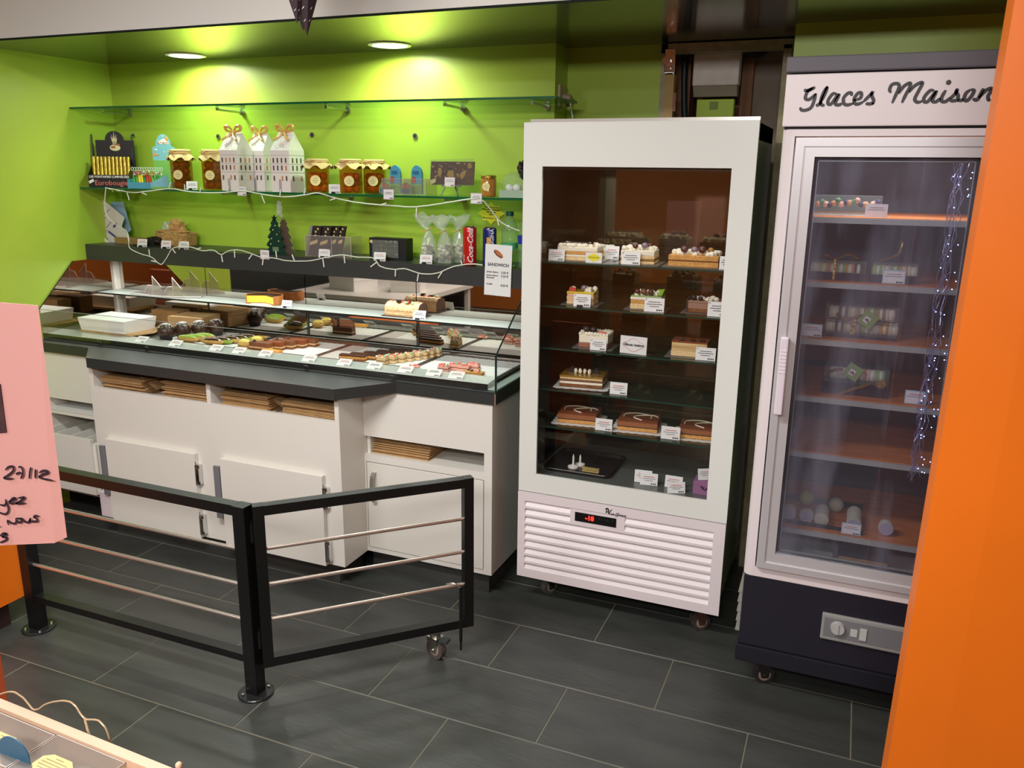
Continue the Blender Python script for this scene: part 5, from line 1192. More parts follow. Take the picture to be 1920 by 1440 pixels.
cp.use(mat('cake_print_red', (170, 86, 56), 0.5)); cp.blob((x-0.008, y+0.0285, ZM+0.198), 0.013, 0.0008, 0.006, 8, 5); cp.blob((x+0.016, y+0.0285, ZM+0.21), 0.010, 0.0008, 0.005, 8, 5)
cp.build('cake_picture', None, t)
for i in range(10):
    cx_ = x-w+0.018+i*0.0182
    MB().cyl((cx_, y-0.045, ZM+0.03), (cx_-0.006, y-0.01, ZM+0.148), 0.0085, n=12).build('fountain_candle', GOLD, t, smooth=True)
text('lettering', 'LES FONTAINES LUMINEUSES', 0.0145, (x-0.014, y-0.0708, ZM+0.052), (1, 0, 0), (0, 0, 1), LW, t, bold=0.0003)
text('lettering', 'Eurobougie', 0.034, (x-0.006, y-0.0708, ZM+0.022), (1, 0, 0), (0, 0, 1), mat('salmon_print', (222, 108, 96), 0.5), t)
MB().prism([(x-w-0.004, ZM+0.03), (x-w+0.018, ZM+0.042), (x-w+0.022, ZM+0.030), (x-w, ZM+0.018)], y-0.0725, y-0.071, 'y').build('sticker', PAPER, t)
t.rotation_euler = (0, 0, 0.55)
# blue birthday candle box
x, y = (-3.2276,3.2000,1.6206)[0], 3.20
t = thing('candle_display', 'sky blue candle display box with arched header and striped candles', 'display box', (x, y, ZM))
SKY = mat('sky_blue_card', (124, 184, 200), 0.5); GRS = mat('grass_print', (120, 176, 80), 0.5)
hx = x+0.045
hd = [(hx-0.055, ZM+0.02), (hx+0.055, ZM+0.02), (hx+0.055, ZM+0.195)]+[(hx+0.036*math.cos(i*PI/12), ZM+0.205+0.055*math.sin(i*PI/12)) for i in range(13)]+[(hx-0.055, ZM+0.195)]
m = MB().use(SKY); m.prism(hd, y+0.05, y+0.053, 'y'); m.use(GRS); m.box(hx-0.055, hx+0.055, y+0.0492, y+0.05, ZM+0.02, ZM+0.135); m.use(LW)
for a, b, r in ((-0.012, 0.22, .014), (0.004, 0.228, .015), (0.016, 0.218, .013), (-0.038, 0.185, .007), (0.036, 0.185, .007), (0, 0.25, .005), (0, 0.175, .004)): m.blob((hx+a, y+0.0492, ZM+b), r, 0.0006, r*0.62, 10, 5)
m.use(mat('sun_print', (226, 150, 70), 0.5)); m.blob((hx+0.018, y+0.049, ZM+0.238), 0.009, 0.0006, 0.009, 10, 5)
m.add([(hx-0.05, y+0.049, ZM+0.155), (hx-0.05, y+0.049, ZM+0.172), (hx-0.02, y+0.049, ZM+0.160)], [(0, 1, 2)])
m.build('header_card', None, t)
text('lettering', 'Eurobougie', 0.0115, (hx, y+0.0484, ZM+0.221), (1, 0, 0), (0, 0, 1), mat('orange_print', (214, 120, 80), 0.5), t)
m = MB().use(mat('teal_card', (70, 150, 176), 0.5)); m.box(x-0.10, x+0.03, y-0.07, y-0.067, ZM, ZM+0.03); m.box(x-0.10, x-0.097, y-0.067, y+0.03, ZM, ZM+0.045); m.box(x-0.10, x+0.09, y-0.067, y+0.05, ZM, ZM+0.002)
m.use(SKY); m.prism([(x+0.01, ZM), (x+0.095, ZM), (x+0.095, ZM+0.07), (x+0.01, ZM+0.028)], y-0.072, y-0.070, 'y'); m.use(GRS); m.box(x+0.01, x+0.095, y-0.0725, y-0.072, ZM, ZM+0.010)
m.build('tray_box', None, t)
rnd = random.Random(12); cols = [mat('candle_green', (70, 150, 60), 0.4), mat('candle_green2', (50, 120, 60), 0.4), mat('candle_yellow', (230, 200, 50), 0.4), mat('candle_green3', (90, 170, 80), 0.4), mat('candle_red', (190, 40, 36), 0.4)]
for i in range(11):
    cx_ = x-0.072+i*0.0125
    MB().cyl((cx_, y-0.05, ZM+0.012), (cx_-0.008, y-0.035, ZM+0.062), 0.0058, n=8).build('candle_pack', cols[[0, 0, 2, 2, 1, 4, 4, 3, 0, 1, 0][i]], t)
m = MB()
for k_ in range(46): m.use([mat('wick_pink', (190, 70, 90), 0.5), LW, mat('wick_rose', (226, 150, 160), 0.5)][k_ % 3]); m.blob((x-0.078+rnd.uniform(0, 0.135), y-0.036+rnd.uniform(-.008, .008), ZM+0.070+rnd.uniform(-.008, .01)), 0.004, 0.004, 0.004, 5, 4, 0.2, rnd=rnd)
m.build('candle_tips', None, t, kind='stuff')
m = MB()
for k_ in range(13):
    cx_ = x-0.085+k_*0.0115; m.tube([(cx_+0.006*math.cos(a), y-0.032, ZM+0.092+0.008*math.sin(a)) for a in [i*PI/4 for i in range(9)]], 0.0014, 5)
m.build('candle_loops', mat('clear_loops', (214, 226, 222), 0.3), t, kind='stuff')
t.rotation_euler = (0, 0, 0.45)
# jars
FRUIT = mat('brown_fruit', (124, 66, 30), 0.35, var=0.3, vscale=30); FRUITO = mat('amber_fruit', (176, 96, 38), 0.3, var=0.3, vscale=30)
SYRUP = glassmat('jar_glass_syrup', (236, 196, 120), 0.14, body=(190, 130, 40)); CLOTH = mat('kraft_cloth', (206, 176, 126), 0.8, var=0.05)
def jar(pos, r, h, label, fruit, seed, lay=4):
    t = thing('preserve_jar', label, 'jar', pos, 'jars of fruit in syrup'); rnd = random.Random(seed); x, y, z = pos
    MB().lathe(pos, [(r*0.9, 0.001), (r, 0.008), (r, h*0.78), (r*0.88, h*0.86), (r*0.86, h*0.9)], 8 if r > 0.046 else 24).build('glass_body', SYRUP, t)
    m = MB(); n = 0
    for j in range(lay):
        for i in range(5):
            a = 2*PI*i/5+j*0.7; q = r*0.36
            m.blob((x+r*0.52*math.cos(a), y+r*0.52*math.sin(a), z+0.022+j*h*0.165), q, q, q*0.95, 10, 7, 0.06, rnd=rnd)
    m.build('fruit', fruit, t, smooth=True, kind='stuff')
    MB().lathe((x, y, z+h*0.86), [(r*0.93, 0), (r*0.97, 0.004), (r*0.97, h*0.09), (r*0.85, h*0.12), (0.001, h*0.125)], 22).build('cloth_top', CLOTH, t, smooth=True)
    n = 26; vs = []
    for k_, (rr, zz) in enumerate(((r*0.97, h*0.88), (r*1.12, h*0.82), (r*1.34, h*0.74))):
        for i in range(n):
            a = 2*PI*i/n; f = 1+(0.12*math.sin(a*4+seed) + rnd.uniform(-.04, .04))*k_*0.5
            vs.append((x+rr*f*math.cos(a), y+rr*f*math.sin(a), z+zz+(0.010*math.sin(a*7+seed)*k_*0.5)))
    MB().add(vs, [(k_*n+i, k_*n+(i+1) % n, (k_+1)*n+(i+1) % n, (k_+1)*n+i) for k_ in range(2) for i in range(n)]).build('cloth_frill', CLOTH, t, smooth=True)
    MB().tube([(x+r*1.0*math.cos(2*PI*i/24), y+r*1.0*math.sin(2*PI*i/24), z+h*0.885) for i in range(25)], 0.0022, 6).tube(cat([(x-0.01, y-r*1.02, z+h*0.885), (x-0.03, y-r*1.1, z+h*0.93), (x-0.01, y-r*1.06, z+h*0.9), (x+0.025, y-r*1.1, z+h*0.94), (x-0.005, y-r*1.03, z+h*0.885), (x+0.015, y-r*1.15, z+h*0.80)], 4), 0.0018, 5).build('raffia_tie', WK, t)
    M = Matrix.Translation((x+0.40*r, y-r*0.925, z+h*0.36)) @ Matrix.Rotation(0.41, 4, 'Z')
    l = MB().cyl(M @ Vector((0, 0, 0)), M @ Vector((0, -0.0012, 0)), r*0.44, n=24); l.build('round_label', CREAML, t)
    l = MB()
    for zz, ww in ((0.008, .012), (0.0, .026), (-0.009, .014)): l.box(-ww/2, ww/2, -0.0016, -0.0012, zz-0.0008, zz+0.0008, M)
    l.build('label_print', GREYI, t)
jar(((-3.0347,3.1900,1.6012)[0], 3.19, ZM), 0.050, 0.190, 'tall jar of dark fruit with cloth top, beside the blue candle box', FRUIT, 1, 4)
jar(((-2.8610,3.2100,1.5966)[0], 3.21, ZM), 0.050, 0.190, 'tall jar of dark fruit half hidden by the first white house box', FRUIT, 2, 4)
jar(((-2.2470,3.1800,1.5966)[0], 3.18, ZM), 0.052, 0.150, 'short jar of amber fruit right of the white house boxes', FRUITO, 3, 3)
jar(((-2.0736,3.1800,1.5955)[0], 3.18, ZM), 0.050, 0.150, 'short jar of amber fruit, front one of the overlapping pair', FRUITO, 4, 3)
jar(((-2.0374,3.2400,1.5998)[0]+0.015, 3.292, ZM), 0.050, 0.150, 'short jar of amber fruit, rear one of the overlapping pair', FRUITO, 6, 3)
# house gift boxes
HW = mat('white_house_card', (232, 224, 220), 0.5); WIN = mat('window_gap', (92, 78, 60), 0.7); WINO = mat('window_gap_orange', (196, 136, 90), 0.7)
def house(pos, rz, label, seed):
    x, y, z = pos; M = Matrix.Translation(pos) @ Matrix.Rotation(rz, 4, 'Z'); rnd = random.Random(seed)
    t = thing('gift_box', label, 'gift box', pos, 'white house-shaped gift boxes')
    w, d, h, H = 0.105, 0.10, 0.182, 0.262
    m = MB(); vs = [(-w/2, -d/2, 0), (w/2, -d/2, 0), (w/2, d/2, 0), (-w/2, d/2, 0), (-w/2*1.02, -d/2*1.02, h), (w/2*1.02, -d/2*1.02, h), (w/2*1.02, d/2*1.02, h), (-w/2*1.02, d/2*1.02, h), (-w/2*0.82, 0, H), (w/2*0.82, 0, H)]
    m.add([M @ Vector(v) for v in vs], [(0, 3, 2, 1), (0, 1, 5, 4), (1, 2, 6, 5), (2, 3, 7, 6), (3, 0, 4, 7), (4, 5, 9, 8), (6, 7, 8, 9), (5, 6, 9), (7, 4, 8)]); m.build('carton_body', HW, t)
    wn = MB()
    for fl_, zz in enumerate((0.138, 0.105, 0.060)):
        for i in range(4):
            wn.use(WIN if rnd.random() < 0.7 else WINO); a = -0.038+i*0.0235
            if fl_ == 2 and i == 1: continue
            wn.box(a-0.004, a+0.004, -d/2-0.0016, -d/2-0.0008, zz-0.0105, zz+0.0105, M)
            if i < 3: a = -0.03+i*0.028; wn.box(w/2+0.0008, w/2+0.0022, a-0.004, a+0.004, zz-0.0105, zz+0.0105, M)
    wn.build('windows', None, t, kind='stuff')
    ln = MB().use(mat('grey_line_print', (170, 165, 165), 0.6))
    for zz in (0.160, 0.122, 0.085): ln.box(-w/2, w/2, -d/2-0.0022, -d/2-0.0012, zz, zz+0.0012, M).box(w/2+0.0012, w/2+0.0022, -d/2, d/2, zz, zz+0.0012, M)
    for k_ in range(30):
        u = rnd.uniform(-0.45, 0.45); v = rnd.uniform(0.06, 0.85); p = Vector((u*w*(1-0.15*v), -d/2*1.02*(1-v)-0.001, h+(H-h)*v+0.0008)); c = M @ p
        ln.blob(c, 0.0015, 0.0015, 0.0015, 5, 3)
    ln.prism([(-0.012, 0.0), (0.002, 0.0), (0.002, 0.05), (-0.005, 0.06), (-0.012, 0.05)], -d/2-0.0018, -d/2-0.001, 'y'); ln.v[-10:] = [tuple(M @ Vector(v)) for v in ln.v[-10:]]
    ln.build('facade_print', None, t, kind='stuff')
    b = MB()
    for s in (-1, 1):
        b.tube(cat([M @ Vector((0, -0.005, H)), M @ Vector((s*0.022, -0.012, H+0.024)), M @ Vector((s*0.044, -0.01, H+0.026)), M @ Vector((s*0.040, -0.008, H+0.008)), M @ Vector((0, -0.008, H))], 5), [0.003+0.005*abs(math.sin(i*PI/20)) for i in range(21)], 6)
        b.tube(cat([M @ Vector((0, -0.008, H)), M @ Vector((s*0.020, -0.03, H-0.020)), M @ Vector((s*0.042, -0.04, H-0.035))], 5), 0.0055, 5)
    b.blob(M @ Vector((0, -0.008, H)), 0.008, 0.008, 0.008, 8, 6); b.build('ribbon_bow', GOLDR, t, smooth=True)
house(((-2.7011,3.1850,1.5852)[0], 3.19, ZM), -0.06, 'white house-shaped gift box nearest the tall jars', 1)
house(((-2.6373,3.2700,1.5851)[0], 3.295, ZM), -0.06, 'white house-shaped gift box standing behind the other two', 2)
house(((-2.4131,3.1850,1.5909)[0], 3.19, ZM), -0.06, 'white house-shaped gift box next to the short single jar', 3)
# standing tags on the middle shelf
for p, lab, rz in (((-2.9393,3.1450,1.6083), 'white price tag beside the first tall jar', -0.5), ((-2.1343,3.1400,1.6131), 'white price tag between the short jars', -0.5)):
    price_tag((p[0], p[1], ZM+0.0005), lab, 0.050, 0.040, 0.25, rz, GREYI, clip=True)
# arched blue packs in acrylic holders
AB = mat('arch_blue', (70, 150, 180), 0.5)
for i, px in enumerate((737, 775)):
    x = ((-1.8754,3.2000,1.5923)[0], (-1.7704,3.2000,1.5945)[0])[i]; y = 3.22
    lab = ['blue arched gift pack in the left half of the clear holder', 'blue arched gift pack in the right half of the clear holder'][i]
    t = thing('arched_pack', lab, 'gift pack', (x, y, ZM+0.003), 'blue arched packs')
    ol = [(x-0.026, ZM+0.004), (x+0.026, ZM+0.004)]+[(x+0.026*math.cos(a), ZM+0.085+0.038*math.sin(a)) for a in [k_*PI/10 for k_ in range(11)]]
    m = MB().use(AB); m.prism(ol, y, y+0.012, 'y'); m.use(mat('arch_print_red', (176, 60, 44), 0.5)); m.box(x-0.022, x-0.004, y-0.001, y, ZM+0.05, ZM+0.075); m.use(GRS); m.box(x-0.024, x+0.024, y-0.0008, y, ZM+0.006, ZM+0.045); m.use(mat('arch_deep', (40, 100, 140), 0.5)); m.box(x-0.018, x+0.012, y-0.001, y, ZM+0.085, ZM+0.10); m.build('pack', None, t)
    xl = x-0.024
    t = thing('arched_pack', ['small rounded blue and green pack before the left arched pack', 'small rounded blue and green pack before the right arched pack'][i], 'gift pack', (xl, y-0.05, ZM+0.003), 'small rounded packs')
    ol = [(xl-0.027, ZM+0.004), (xl+0.027, ZM+0.004)]+[(xl+0.027*math.cos(a), ZM+0.028+0.024*math.sin(a)) for a in [k_*PI/10 for k_ in range(11)]]
    m = MB().use(mat('pack_green', (110, 150, 80), 0.5)); m.prism(ol, y-0.05, y-0.04, 'y'); m.use(MATS['arch_deep']); m.box(xl-0.022, xl+0.018, y-0.051, y-0.05, ZM+0.006, ZM+0.026); m.use(mat('pack_orange', (214, 110, 80), 0.5))
    for q in range(5): m.prism([(xl-0.018+q*0.008, ZM+0.030), (xl-0.013+q*0.008, ZM+0.030), (xl-0.012+q*0.008, ZM+0.044), (xl-0.017+q*0.008, ZM+0.044)], y-0.0512, y-0.05, 'y')
    m.build('pack', None, t)
xa, xb = (-1.9005,3.1400,1.5929)[0], (-1.6867,3.1400,1.5930)[0]
t = thing('acrylic_holder', 'two-bay clear acrylic holder around the blue packs', 'holder', ((xa+xb)/2, 3.2, ZM))
MB().box(xa, xb, 3.150, 3.152, ZM+0.0005, ZM+0.068).box(xa, xa+0.002, 3.152, 3.25, ZM+0.0005, ZM+0.068).box(xb-0.002, xb, 3.152, 3.25, ZM+0.0005, ZM+0.068).box((xa+xb)/2-0.001, (xa+xb)/2+0.001, 3.152, 3.25, ZM+0.0005, ZM+0.068).build('walls', ACRYL, t)
MB().box(xa, xb, 3.1485, 3.15, ZM+0.0665, ZM+0.068).box(xa, xa+0.0015, 3.1485, 3.15, ZM+0.0005, ZM+0.0665).box(xb-0.0015, xb, 3.1485, 3.15, ZM+0.0005, ZM+0.0665).build('bright_edge', ACRYLE, t)
# chocolate board on an easel
xa, xb = (-1.6899,3.1900,1.6337)[0], (-1.4837,3.1900,1.6329)[0]; zb = (-1.5795,3.1900,1.6313)[2]; zt = (-1.5789,3.1900,1.7260)[2]; y = 3.19
t = thing('chocolate_board', 'wrapped chocolate board decorated with golden penguins on an easel', 'chocolate', ((xa+xb)/2, y, ZM))
MB().prism([(xa, zb), (xb-0.006, zb), (xb, zt), (xa+0.008, zt)], y, y+0.010, 'y').build('chocolate_slab', mat('mottled_chocolate', (96, 66, 46), 0.3, var=0.3, vscale=30), t)
g = MB().use(mat('golden_cocoa', (190, 150, 62), 0.4)); rnd = random.Random(31); xm = (xa+xb)/2
for cx_, cz_, r1, r2, a in ((xm-0.055, (zb+zt)/2+0.004, 0.010, 0.018, 0.1), (xm-0.004, (zb+zt)/2-0.004, 0.015, 0.022, -0.1), (xm+0.052, (zb+zt)/2-0.006, 0.010, 0.018, 0.5)):
    Mx = Matrix.Rotation(a, 4, 'Y'); g.blob((cx_, y-0.001, cz_), r1, 0.002, r2, 14, 8, M=Mx)
for k_ in range(34): q = rnd.uniform(0.0012, 0.005); g.blob((rnd.uniform(xa+0.01, xb-0.012), y-0.0006, rnd.uniform(zb+0.03, zt-0.006)), q, 0.0012, q, 7, 4)
g.prism([(xb-0.028, zt-0.026), (xb-0.012, zt-0.026), (xb-0.012, zt-0.006), (xb-0.028, zt-0.006)], y-0.002, y, 'y')
g.use(CHOCD)
g.blob((xm-0.006, y-0.0022, (zb+zt)/2+0.018), 0.012, 0.002, 0.006, 10, 5)
for cx_ in (xm-0.008, xm-0.001): g.blob((cx_, y-0.0035, (zb+zt)/2+0.010), 0.0012, 0.001, 0.0016, 6, 4)
g.use(CREAML); g.prism([(xa-0.002, zb-0.004), (xa+0.028, zb+0.010), (xa+0.030, zb+0.026), (xa+0.0, zb+0.018)], y-0.003, y-0.001, 'y')
g.build('gold_decor', None, t)
MB().prism([(xa-0.001, zb-0.003), (xb, zb-0.003), (xb+0.003, zt+0.012), (xa+0.006, zt+0.008)], y-0.006, y-0.005, 'y').build('wrapper', glassmat('shiny_film', (248, 250, 250), 0.05, body=(220, 220, 220), rough=0.08, ior=1.7), t)
e = MB(); e.box(xm-0.042, xm+0.042, y-0.012, y+0.004, zb-0.006, zb-0.001); e.cyl((xm-0.028, y-0.004, zb-0.004), (xm-0.040, y-0.02, ZM+0.002), 0.003, n=8); e.cyl((xm+0.028, y-0.004, zb-0.004), (xm+0.036, y-0.02, ZM+0.002), 0.003, n=8); e.cyl((xm, y+0.01, zb+0.02), (xm, y+0.06, ZM+0.002), 0.003, n=8)
e.build('easel', mat('grey_easel', (120, 128, 120), 0.4, metal=0.5), t)
price_tag(((-1.5869,3.1700,1.6248)[0], 3.17, (-1.5869,3.1700,1.6248)[2]), 'pinkish price tag clipped on the penguin chocolate easel', 0.046, 0.038, 0.1, -0.1, GREYI, edge=PEDGE)
# caramel jar
p = ((-1.4138,3.1800,1.5895)[0], 3.18, ZM)
t = thing('caramel_jar', 'jar of caramel spread with gold lid near the freezer', 'jar', p)
MB().lathe(p, [(0.027, 0.001), (0.032, 0.006), (0.032, 0.068), (0.028, 0.074)], 28).build('jar_body', mat('caramel_spread', (170, 116, 46), 0.12, coat=0.6), t, smooth=True)
MB().lathe((p[0], p[1], p[2]+0.074), [(0.031, 0), (0.0315, 0.011), (0.029, 0.013), (0.001, 0.013)], 28).build('gold_lid', GOLD, t, smooth=True)
M = Matrix.Translation((p[0]+0.003, p[1]-0.0322, p[2]+0.042)) @ Matrix.Rotation(0.10, 4, 'Z')
MB().cyl(M @ Vector((0, 0, 0)), M @ Vector((0, -0.001, 0)), 0.0165, n=24).build('round_label', CREAML, t)
l = MB()
for zz, ww in ((0.006, .010), (0.0, .024), (-0.007, .012)): l.box(-ww/2, ww/2, -0.0016, -0.0010, zz-0.0007, zz+0.0007, M)
l.build('label_print', GREYI, t)
# clear wrapped bowl at the right end
x = (-1.3090,3.1900,1.5916)[0]
t = thing('wrapped_bowl', 'clear-wrapped grey bowl with white sweets at the shelf right end', 'bowl', (x, 3.2, ZM))
MB().prism([(x-0.045, 3.15), (x+0.06, 3.15), (x+0.05, 3.26), (x-0.04, 3.26)], ZM+0.0005, ZM+0.030).build('bowl', mat('grey_green_dish', (160, 184, 160), 0.25, coat=0.3), t)
MB().blob((x-0.015, 3.19, ZM+0.038), 0.018, 0.016, 0.016, 12, 8).blob((x+0.018, 3.19, ZM+0.038), 0.018, 0.016, 0.016, 12, 8).build('white_sweets', LW, t, smooth=True)
crumple(x+0.0, 3.205, ZM+0.055, 0.056, 0.045, 0.045, 44, 0.08, 16, 8).build('film', CLEAR, t)
crumple(x+0.045, 3.20, ZM+0.11, 0.028, 0.022, 0.035, 45, 0.35).build('dark_bow', mat('silver_black_foil', (120, 120, 120), 0.2, metal=0.9, rgb2=(20, 20, 20), vscale=60), t)

# ================================================================= STRING LIGHTS
def garland(pts, label, r, bulbs, m_):
    t = thing('string_lights', label, 'string lights', pts[0])
    c = cat(pts, 6); c2 = [Vector(p)+Vector((0, -0.001, 0))+Vector((0, math.sin(i*1.7), math.cos(i*1.7)))*min(0.0009, r*0.12) for i, p in enumerate(c)]
    MB().tube(c2, r, 6).build('wire', m_, t, smooth=True)
    n = len(c)
    for k_, (f, dx, dz) in enumerate(bulbs):
        p = c[int(f*(n-1))]; q = p+Vector((dx, -0.004, dz)); MB().tube([p, p+(q-p)*0.25, q], [0.0012, 0.0028, 0.0026], 7).build('bulb', mat('unlit_bulb', (236, 234, 226), 0.3), t)
WIREM = mat('white_clear_wire', (214, 216, 204), 0.35)
garland([(-3.4531,3.1120,1.5869), (-3.3598,3.1120,1.5759), (-3.2677,3.1120,1.5676), (-3.1375,3.1120,1.5803), (-3.0304,3.1120,1.5898), (-2.9342,3.1120,1.5794), (-2.8451,3.1120,1.5763), (-2.7197,3.1120,1.5789), (-2.6119,3.1120,1.5882), (-2.5374,3.1120,1.5802), (-2.4495,3.1120,1.5704), (-2.3624,3.1120,1.5676), (-2.2618,3.1120,1.5791), (-2.1996,3.1120,1.5872), (-2.1229,3.1120,1.5707), (-2.0283,3.1120,1.5549), (-1.9219,3.1120,1.5463), (-1.8175,3.1120,1.5424), (-1.7279,3.1120,1.5404), (-1.6349,3.1120,1.5515), (-1.5413,3.1120,1.5668), (-1.4569,3.1120,1.5794), (-1.4130,3.1200,1.5739), (-1.3911,3.1400,1.5443), (-1.3591,3.1600,1.4975), (-1.3144,3.1500,1.4738), (-1.2564,3.1400,1.4573)],
    'clear-wired string lights draped along the lower glass wall shelf', 0.0028, [(0.01, 0.03, -0.006), (0.03, 0.035, -0.006), (0.06, 0.015, -0.04), (0.09, 0.04, -0.012), (0.15, 0.016, 0.03), (0.19, 0.003, 0.03), (0.23, 0.012, 0.02), (0.28, 0.01, 0.025), (0.36, 0.02, -0.04), (0.41, 0.01, 0.03), (0.46, 0.012, 0.03), (0.55, -0.03, -0.01), (0.63, 0.03, 0.008), (0.70, 0.0, -0.045), (0.92, 0.01, -0.03)], WIREM)
garland([(-3.4495,3.1120,1.5870), (-3.4676,3.1150,1.5351), (-3.4785,3.1200,1.4749), (-3.4592,3.1200,1.4363), (-3.4037,3.1200,1.4015), (-3.3462,3.1100,1.3833), (-3.3269,3.1070,1.3478), (-3.3299,3.1070,1.3006), (-3.2671,3.1070,1.2747), (-3.1930,3.1070,1.2600), (-3.1519,3.1070,1.2334), (-3.1285,3.1070,1.2294), (-3.0941,3.1070,1.2623), (-3.0592,3.1070,1.3025), (-3.0209,3.1070,1.3170), (-2.9415,3.1070,1.3206), (-2.8684,3.1070,1.3062), (-2.8038,3.1070,1.3117), (-2.7579,3.1070,1.2939), (-2.7089,3.1070,1.3136), (-2.6463,3.1070,1.3190), (-2.5858,3.1070,1.3071), (-2.5261,3.1070,1.2929), (-2.4511,3.1070,1.2917), (-2.3777,3.1070,1.2833), (-2.2611,3.1070,1.2893), (-2.1746,3.1070,1.3078), (-2.0900,3.1070,1.3237), (-2.0078,3.1070,1.3184), (-1.9267,3.1070,1.3178), (-1.8930,3.1070,1.2850), (-1.8270,3.1070,1.2748), (-1.7693,3.1070,1.2803), (-1.6921,3.1070,1.2642), (-1.6157,3.1070,1.2708), (-1.5405,3.1070,1.3017), (-1.4618,3.1070,1.3169), (-1.4062,3.1070,1.3154)],
    'white string lights looping down the corner and across the black ledge', 0.0026, [(0.18, 0.002, 0.035), (0.24, 0.003, 0.035), (0.27, -0.035, 0.006), (0.36, 0.02, -0.02), (0.42, 0.03, 0.006), (0.49, 0.008, -0.035), (0.53, 0.002, -0.035), (0.575, -0.02, -0.025), (0.60, -0.005, -0.035), (0.63, 0.0, 0.035), (0.66, -0.01, 0.03), (0.70, 0.008, -0.04), (0.735, 0.006, -0.035), (0.80, -0.03, -0.022), (0.845, 0.0, -0.03), (0.89, -0.005, -0.035), (0.93, -0.02, -0.03), (0.96, -0.004, 0.02)], WIREM)

# ================================================================= FREEZER CAKES
SH = [1.3684, 1.2034, 1.0426, 0.8806, 0.7315, 0.5362]
PLATE = glassmat('clear_cake_plate', (240, 240, 240), 0.15, body=(200, 200, 195))
def cake(name, px, ypos, z, w, d, layers, rz, label, catg='cake', board=True, scallop=False):
    pos = (px, ypos, z+0.0003)
    M = Matrix.Translation(pos) @ Matrix.Rotation(rz, 4, 'Z'); t = thing(name, label, catg, pos); zz = 0.0
    if board:
        if scallop:
            dm = doily(-w/2-0.018, w/2+0.018, -d/2-0.018, d/2+0.018, 0.0, 0.006); dm.v = [tuple(M @ Vector(v)) for v in dm.v]; dm.build('doily', DOILY, t)
        else: MB().box(-w/2-0.02, w/2+0.02, -d/2-0.02, d/2+0.02, 0, 0.002, M).build('plate', PLATE, t)
        zz = 0.0022
    for i, (nm, h, m_) in enumerate(layers):
        j = 0.0012*(i % 2); MB().bbox(-w/2+j, w/2-j, -d/2+j, d/2-j, zz+0.0002, zz+h, min(0.0025, h*0.3), M).build(nm, m_, t); zz += h
    return t, M, zz
def rosettes(t, M, z, w, d, n, m_, r=0.009, seed=0, nm='cream_rosettes', full=True):
    rnd = random.Random(seed); m = MB()
    for i in range(n):
        if full: u, v = rnd.uniform(-w/2, w/2), rnd.uniform(-d/2, d/2)
        else:
            s = i/n*4; k_ = int(s); f = s-k_
            u, v = [(-w/2+w*f, -d/2), (w/2, -d/2+d*f), (w/2-w*f, d/2), (-w/2, d/2-d*f)][k_]
        q = r*rnd.uniform(0.75, 1.15); m.blob(M @ Vector((u*0.94, v*0.92, z+q*0.5)), q, q, q*1.05, 7, 5, 0.12, rnd=rnd)
    m.build(nm, m_, t, smooth=True, kind='stuff')
def eggs(t, M, z, lst):
    for (u, v, r, m_) in lst: MB().blob(M @ Vector((u, v, z+r*0.8)), r*1.15, r*0.9, r, 12, 8).build('sugar_egg', m_, t, smooth=True)
EGGP = mat('lilac_egg', (130, 112, 124), 0.3); EGGB = mat('brown_egg', (84, 50, 42), 0.25)
# shelf 1
t, M, z = cake('meringue_cake', (-0.9536,3.0000,1.3678)[0], 3.0, SH[0], 0.155, 0.10, [('biscuit', 0.014, SPONGEP), ('cream', 0.008, CREAM), ('sponge', 0.012, SPONGE), ('cream_top', 0.016, CREAM)], 0.05, 'long cream cake with chocolate sticks, left on the top freezer shelf')
rosettes(t, M, z, 0.15, 0.095, 46, CREAM, 0.008, 1)
MB().tube([M @ Vector((-0.06, -0.03, z+0.014)), M @ Vector((0.04, -0.02, z+0.016))], 0.002, 6).tube([M @ Vector((-0.04, 0.0, z+0.016)), M @ Vector((0.06, -0.03, z+0.012))], 0.002, 6).build('chocolate_stick', CHOCD, t)
t, M, z = cake('praline_cake', (-0.9518,3.2000,1.3877)[0], 3.19, SH[0], 0.16, 0.08, [('biscuit', 0.014, SPONGEP), ('cream_top', 0.018, CREAM)], 0.0, 'cream cake behind the one with chocolate sticks'); rosettes(t, M, z, 0.15, 0.07, 30, CREAM, 0.008, 2)
t, M, z = cake('egg_cake', (-0.7257,3.0000,1.3677)[0], 3.0, SH[0], 0.125, 0.10, [('biscuit', 0.010, SPONGEP), ('caramel', 0.008, CARAM), ('sponge', 0.012, SPONGEP), ('cream_top', 0.018, CREAM)], 0.05, 'square cream cake with chocolate eggs, middle of the top freezer shelf')
rosettes(t, M, z, 0.12, 0.095, 46, CREAM, 0.0085, 3); eggs(t, M, z+0.008, [(-0.015, -0.02, 0.010, EGGP), (-0.01, -0.042, 0.009, EGGB), (0.022, -0.03, 0.011, EGGP), (0.035, 0.0, 0.009, EGGB)])
t, M, z = cake('ball_cake', (-0.5229,3.0000,1.3668)[0], 3.0, SH[0], 0.175, 0.11, [('sponge_lower', 0.018, SPONGE), ('jam', 0.004, BISC), ('sponge_upper', 0.018, SPONGE)], 0.03, 'sponge cake with piped cream and dark balls, right on the top freezer shelf')
rosettes(t, M, z, 0.17, 0.105, 60, CREAM, 0.0095, 4); eggs(t, M, z+0.010, [(-0.035, -0.04, 0.012, EGGB), (0.0, -0.035, 0.011, EGGP), (0.028, -0.04, 0.013, EGGB), (0.055, -0.02, 0.010, CARAM)])
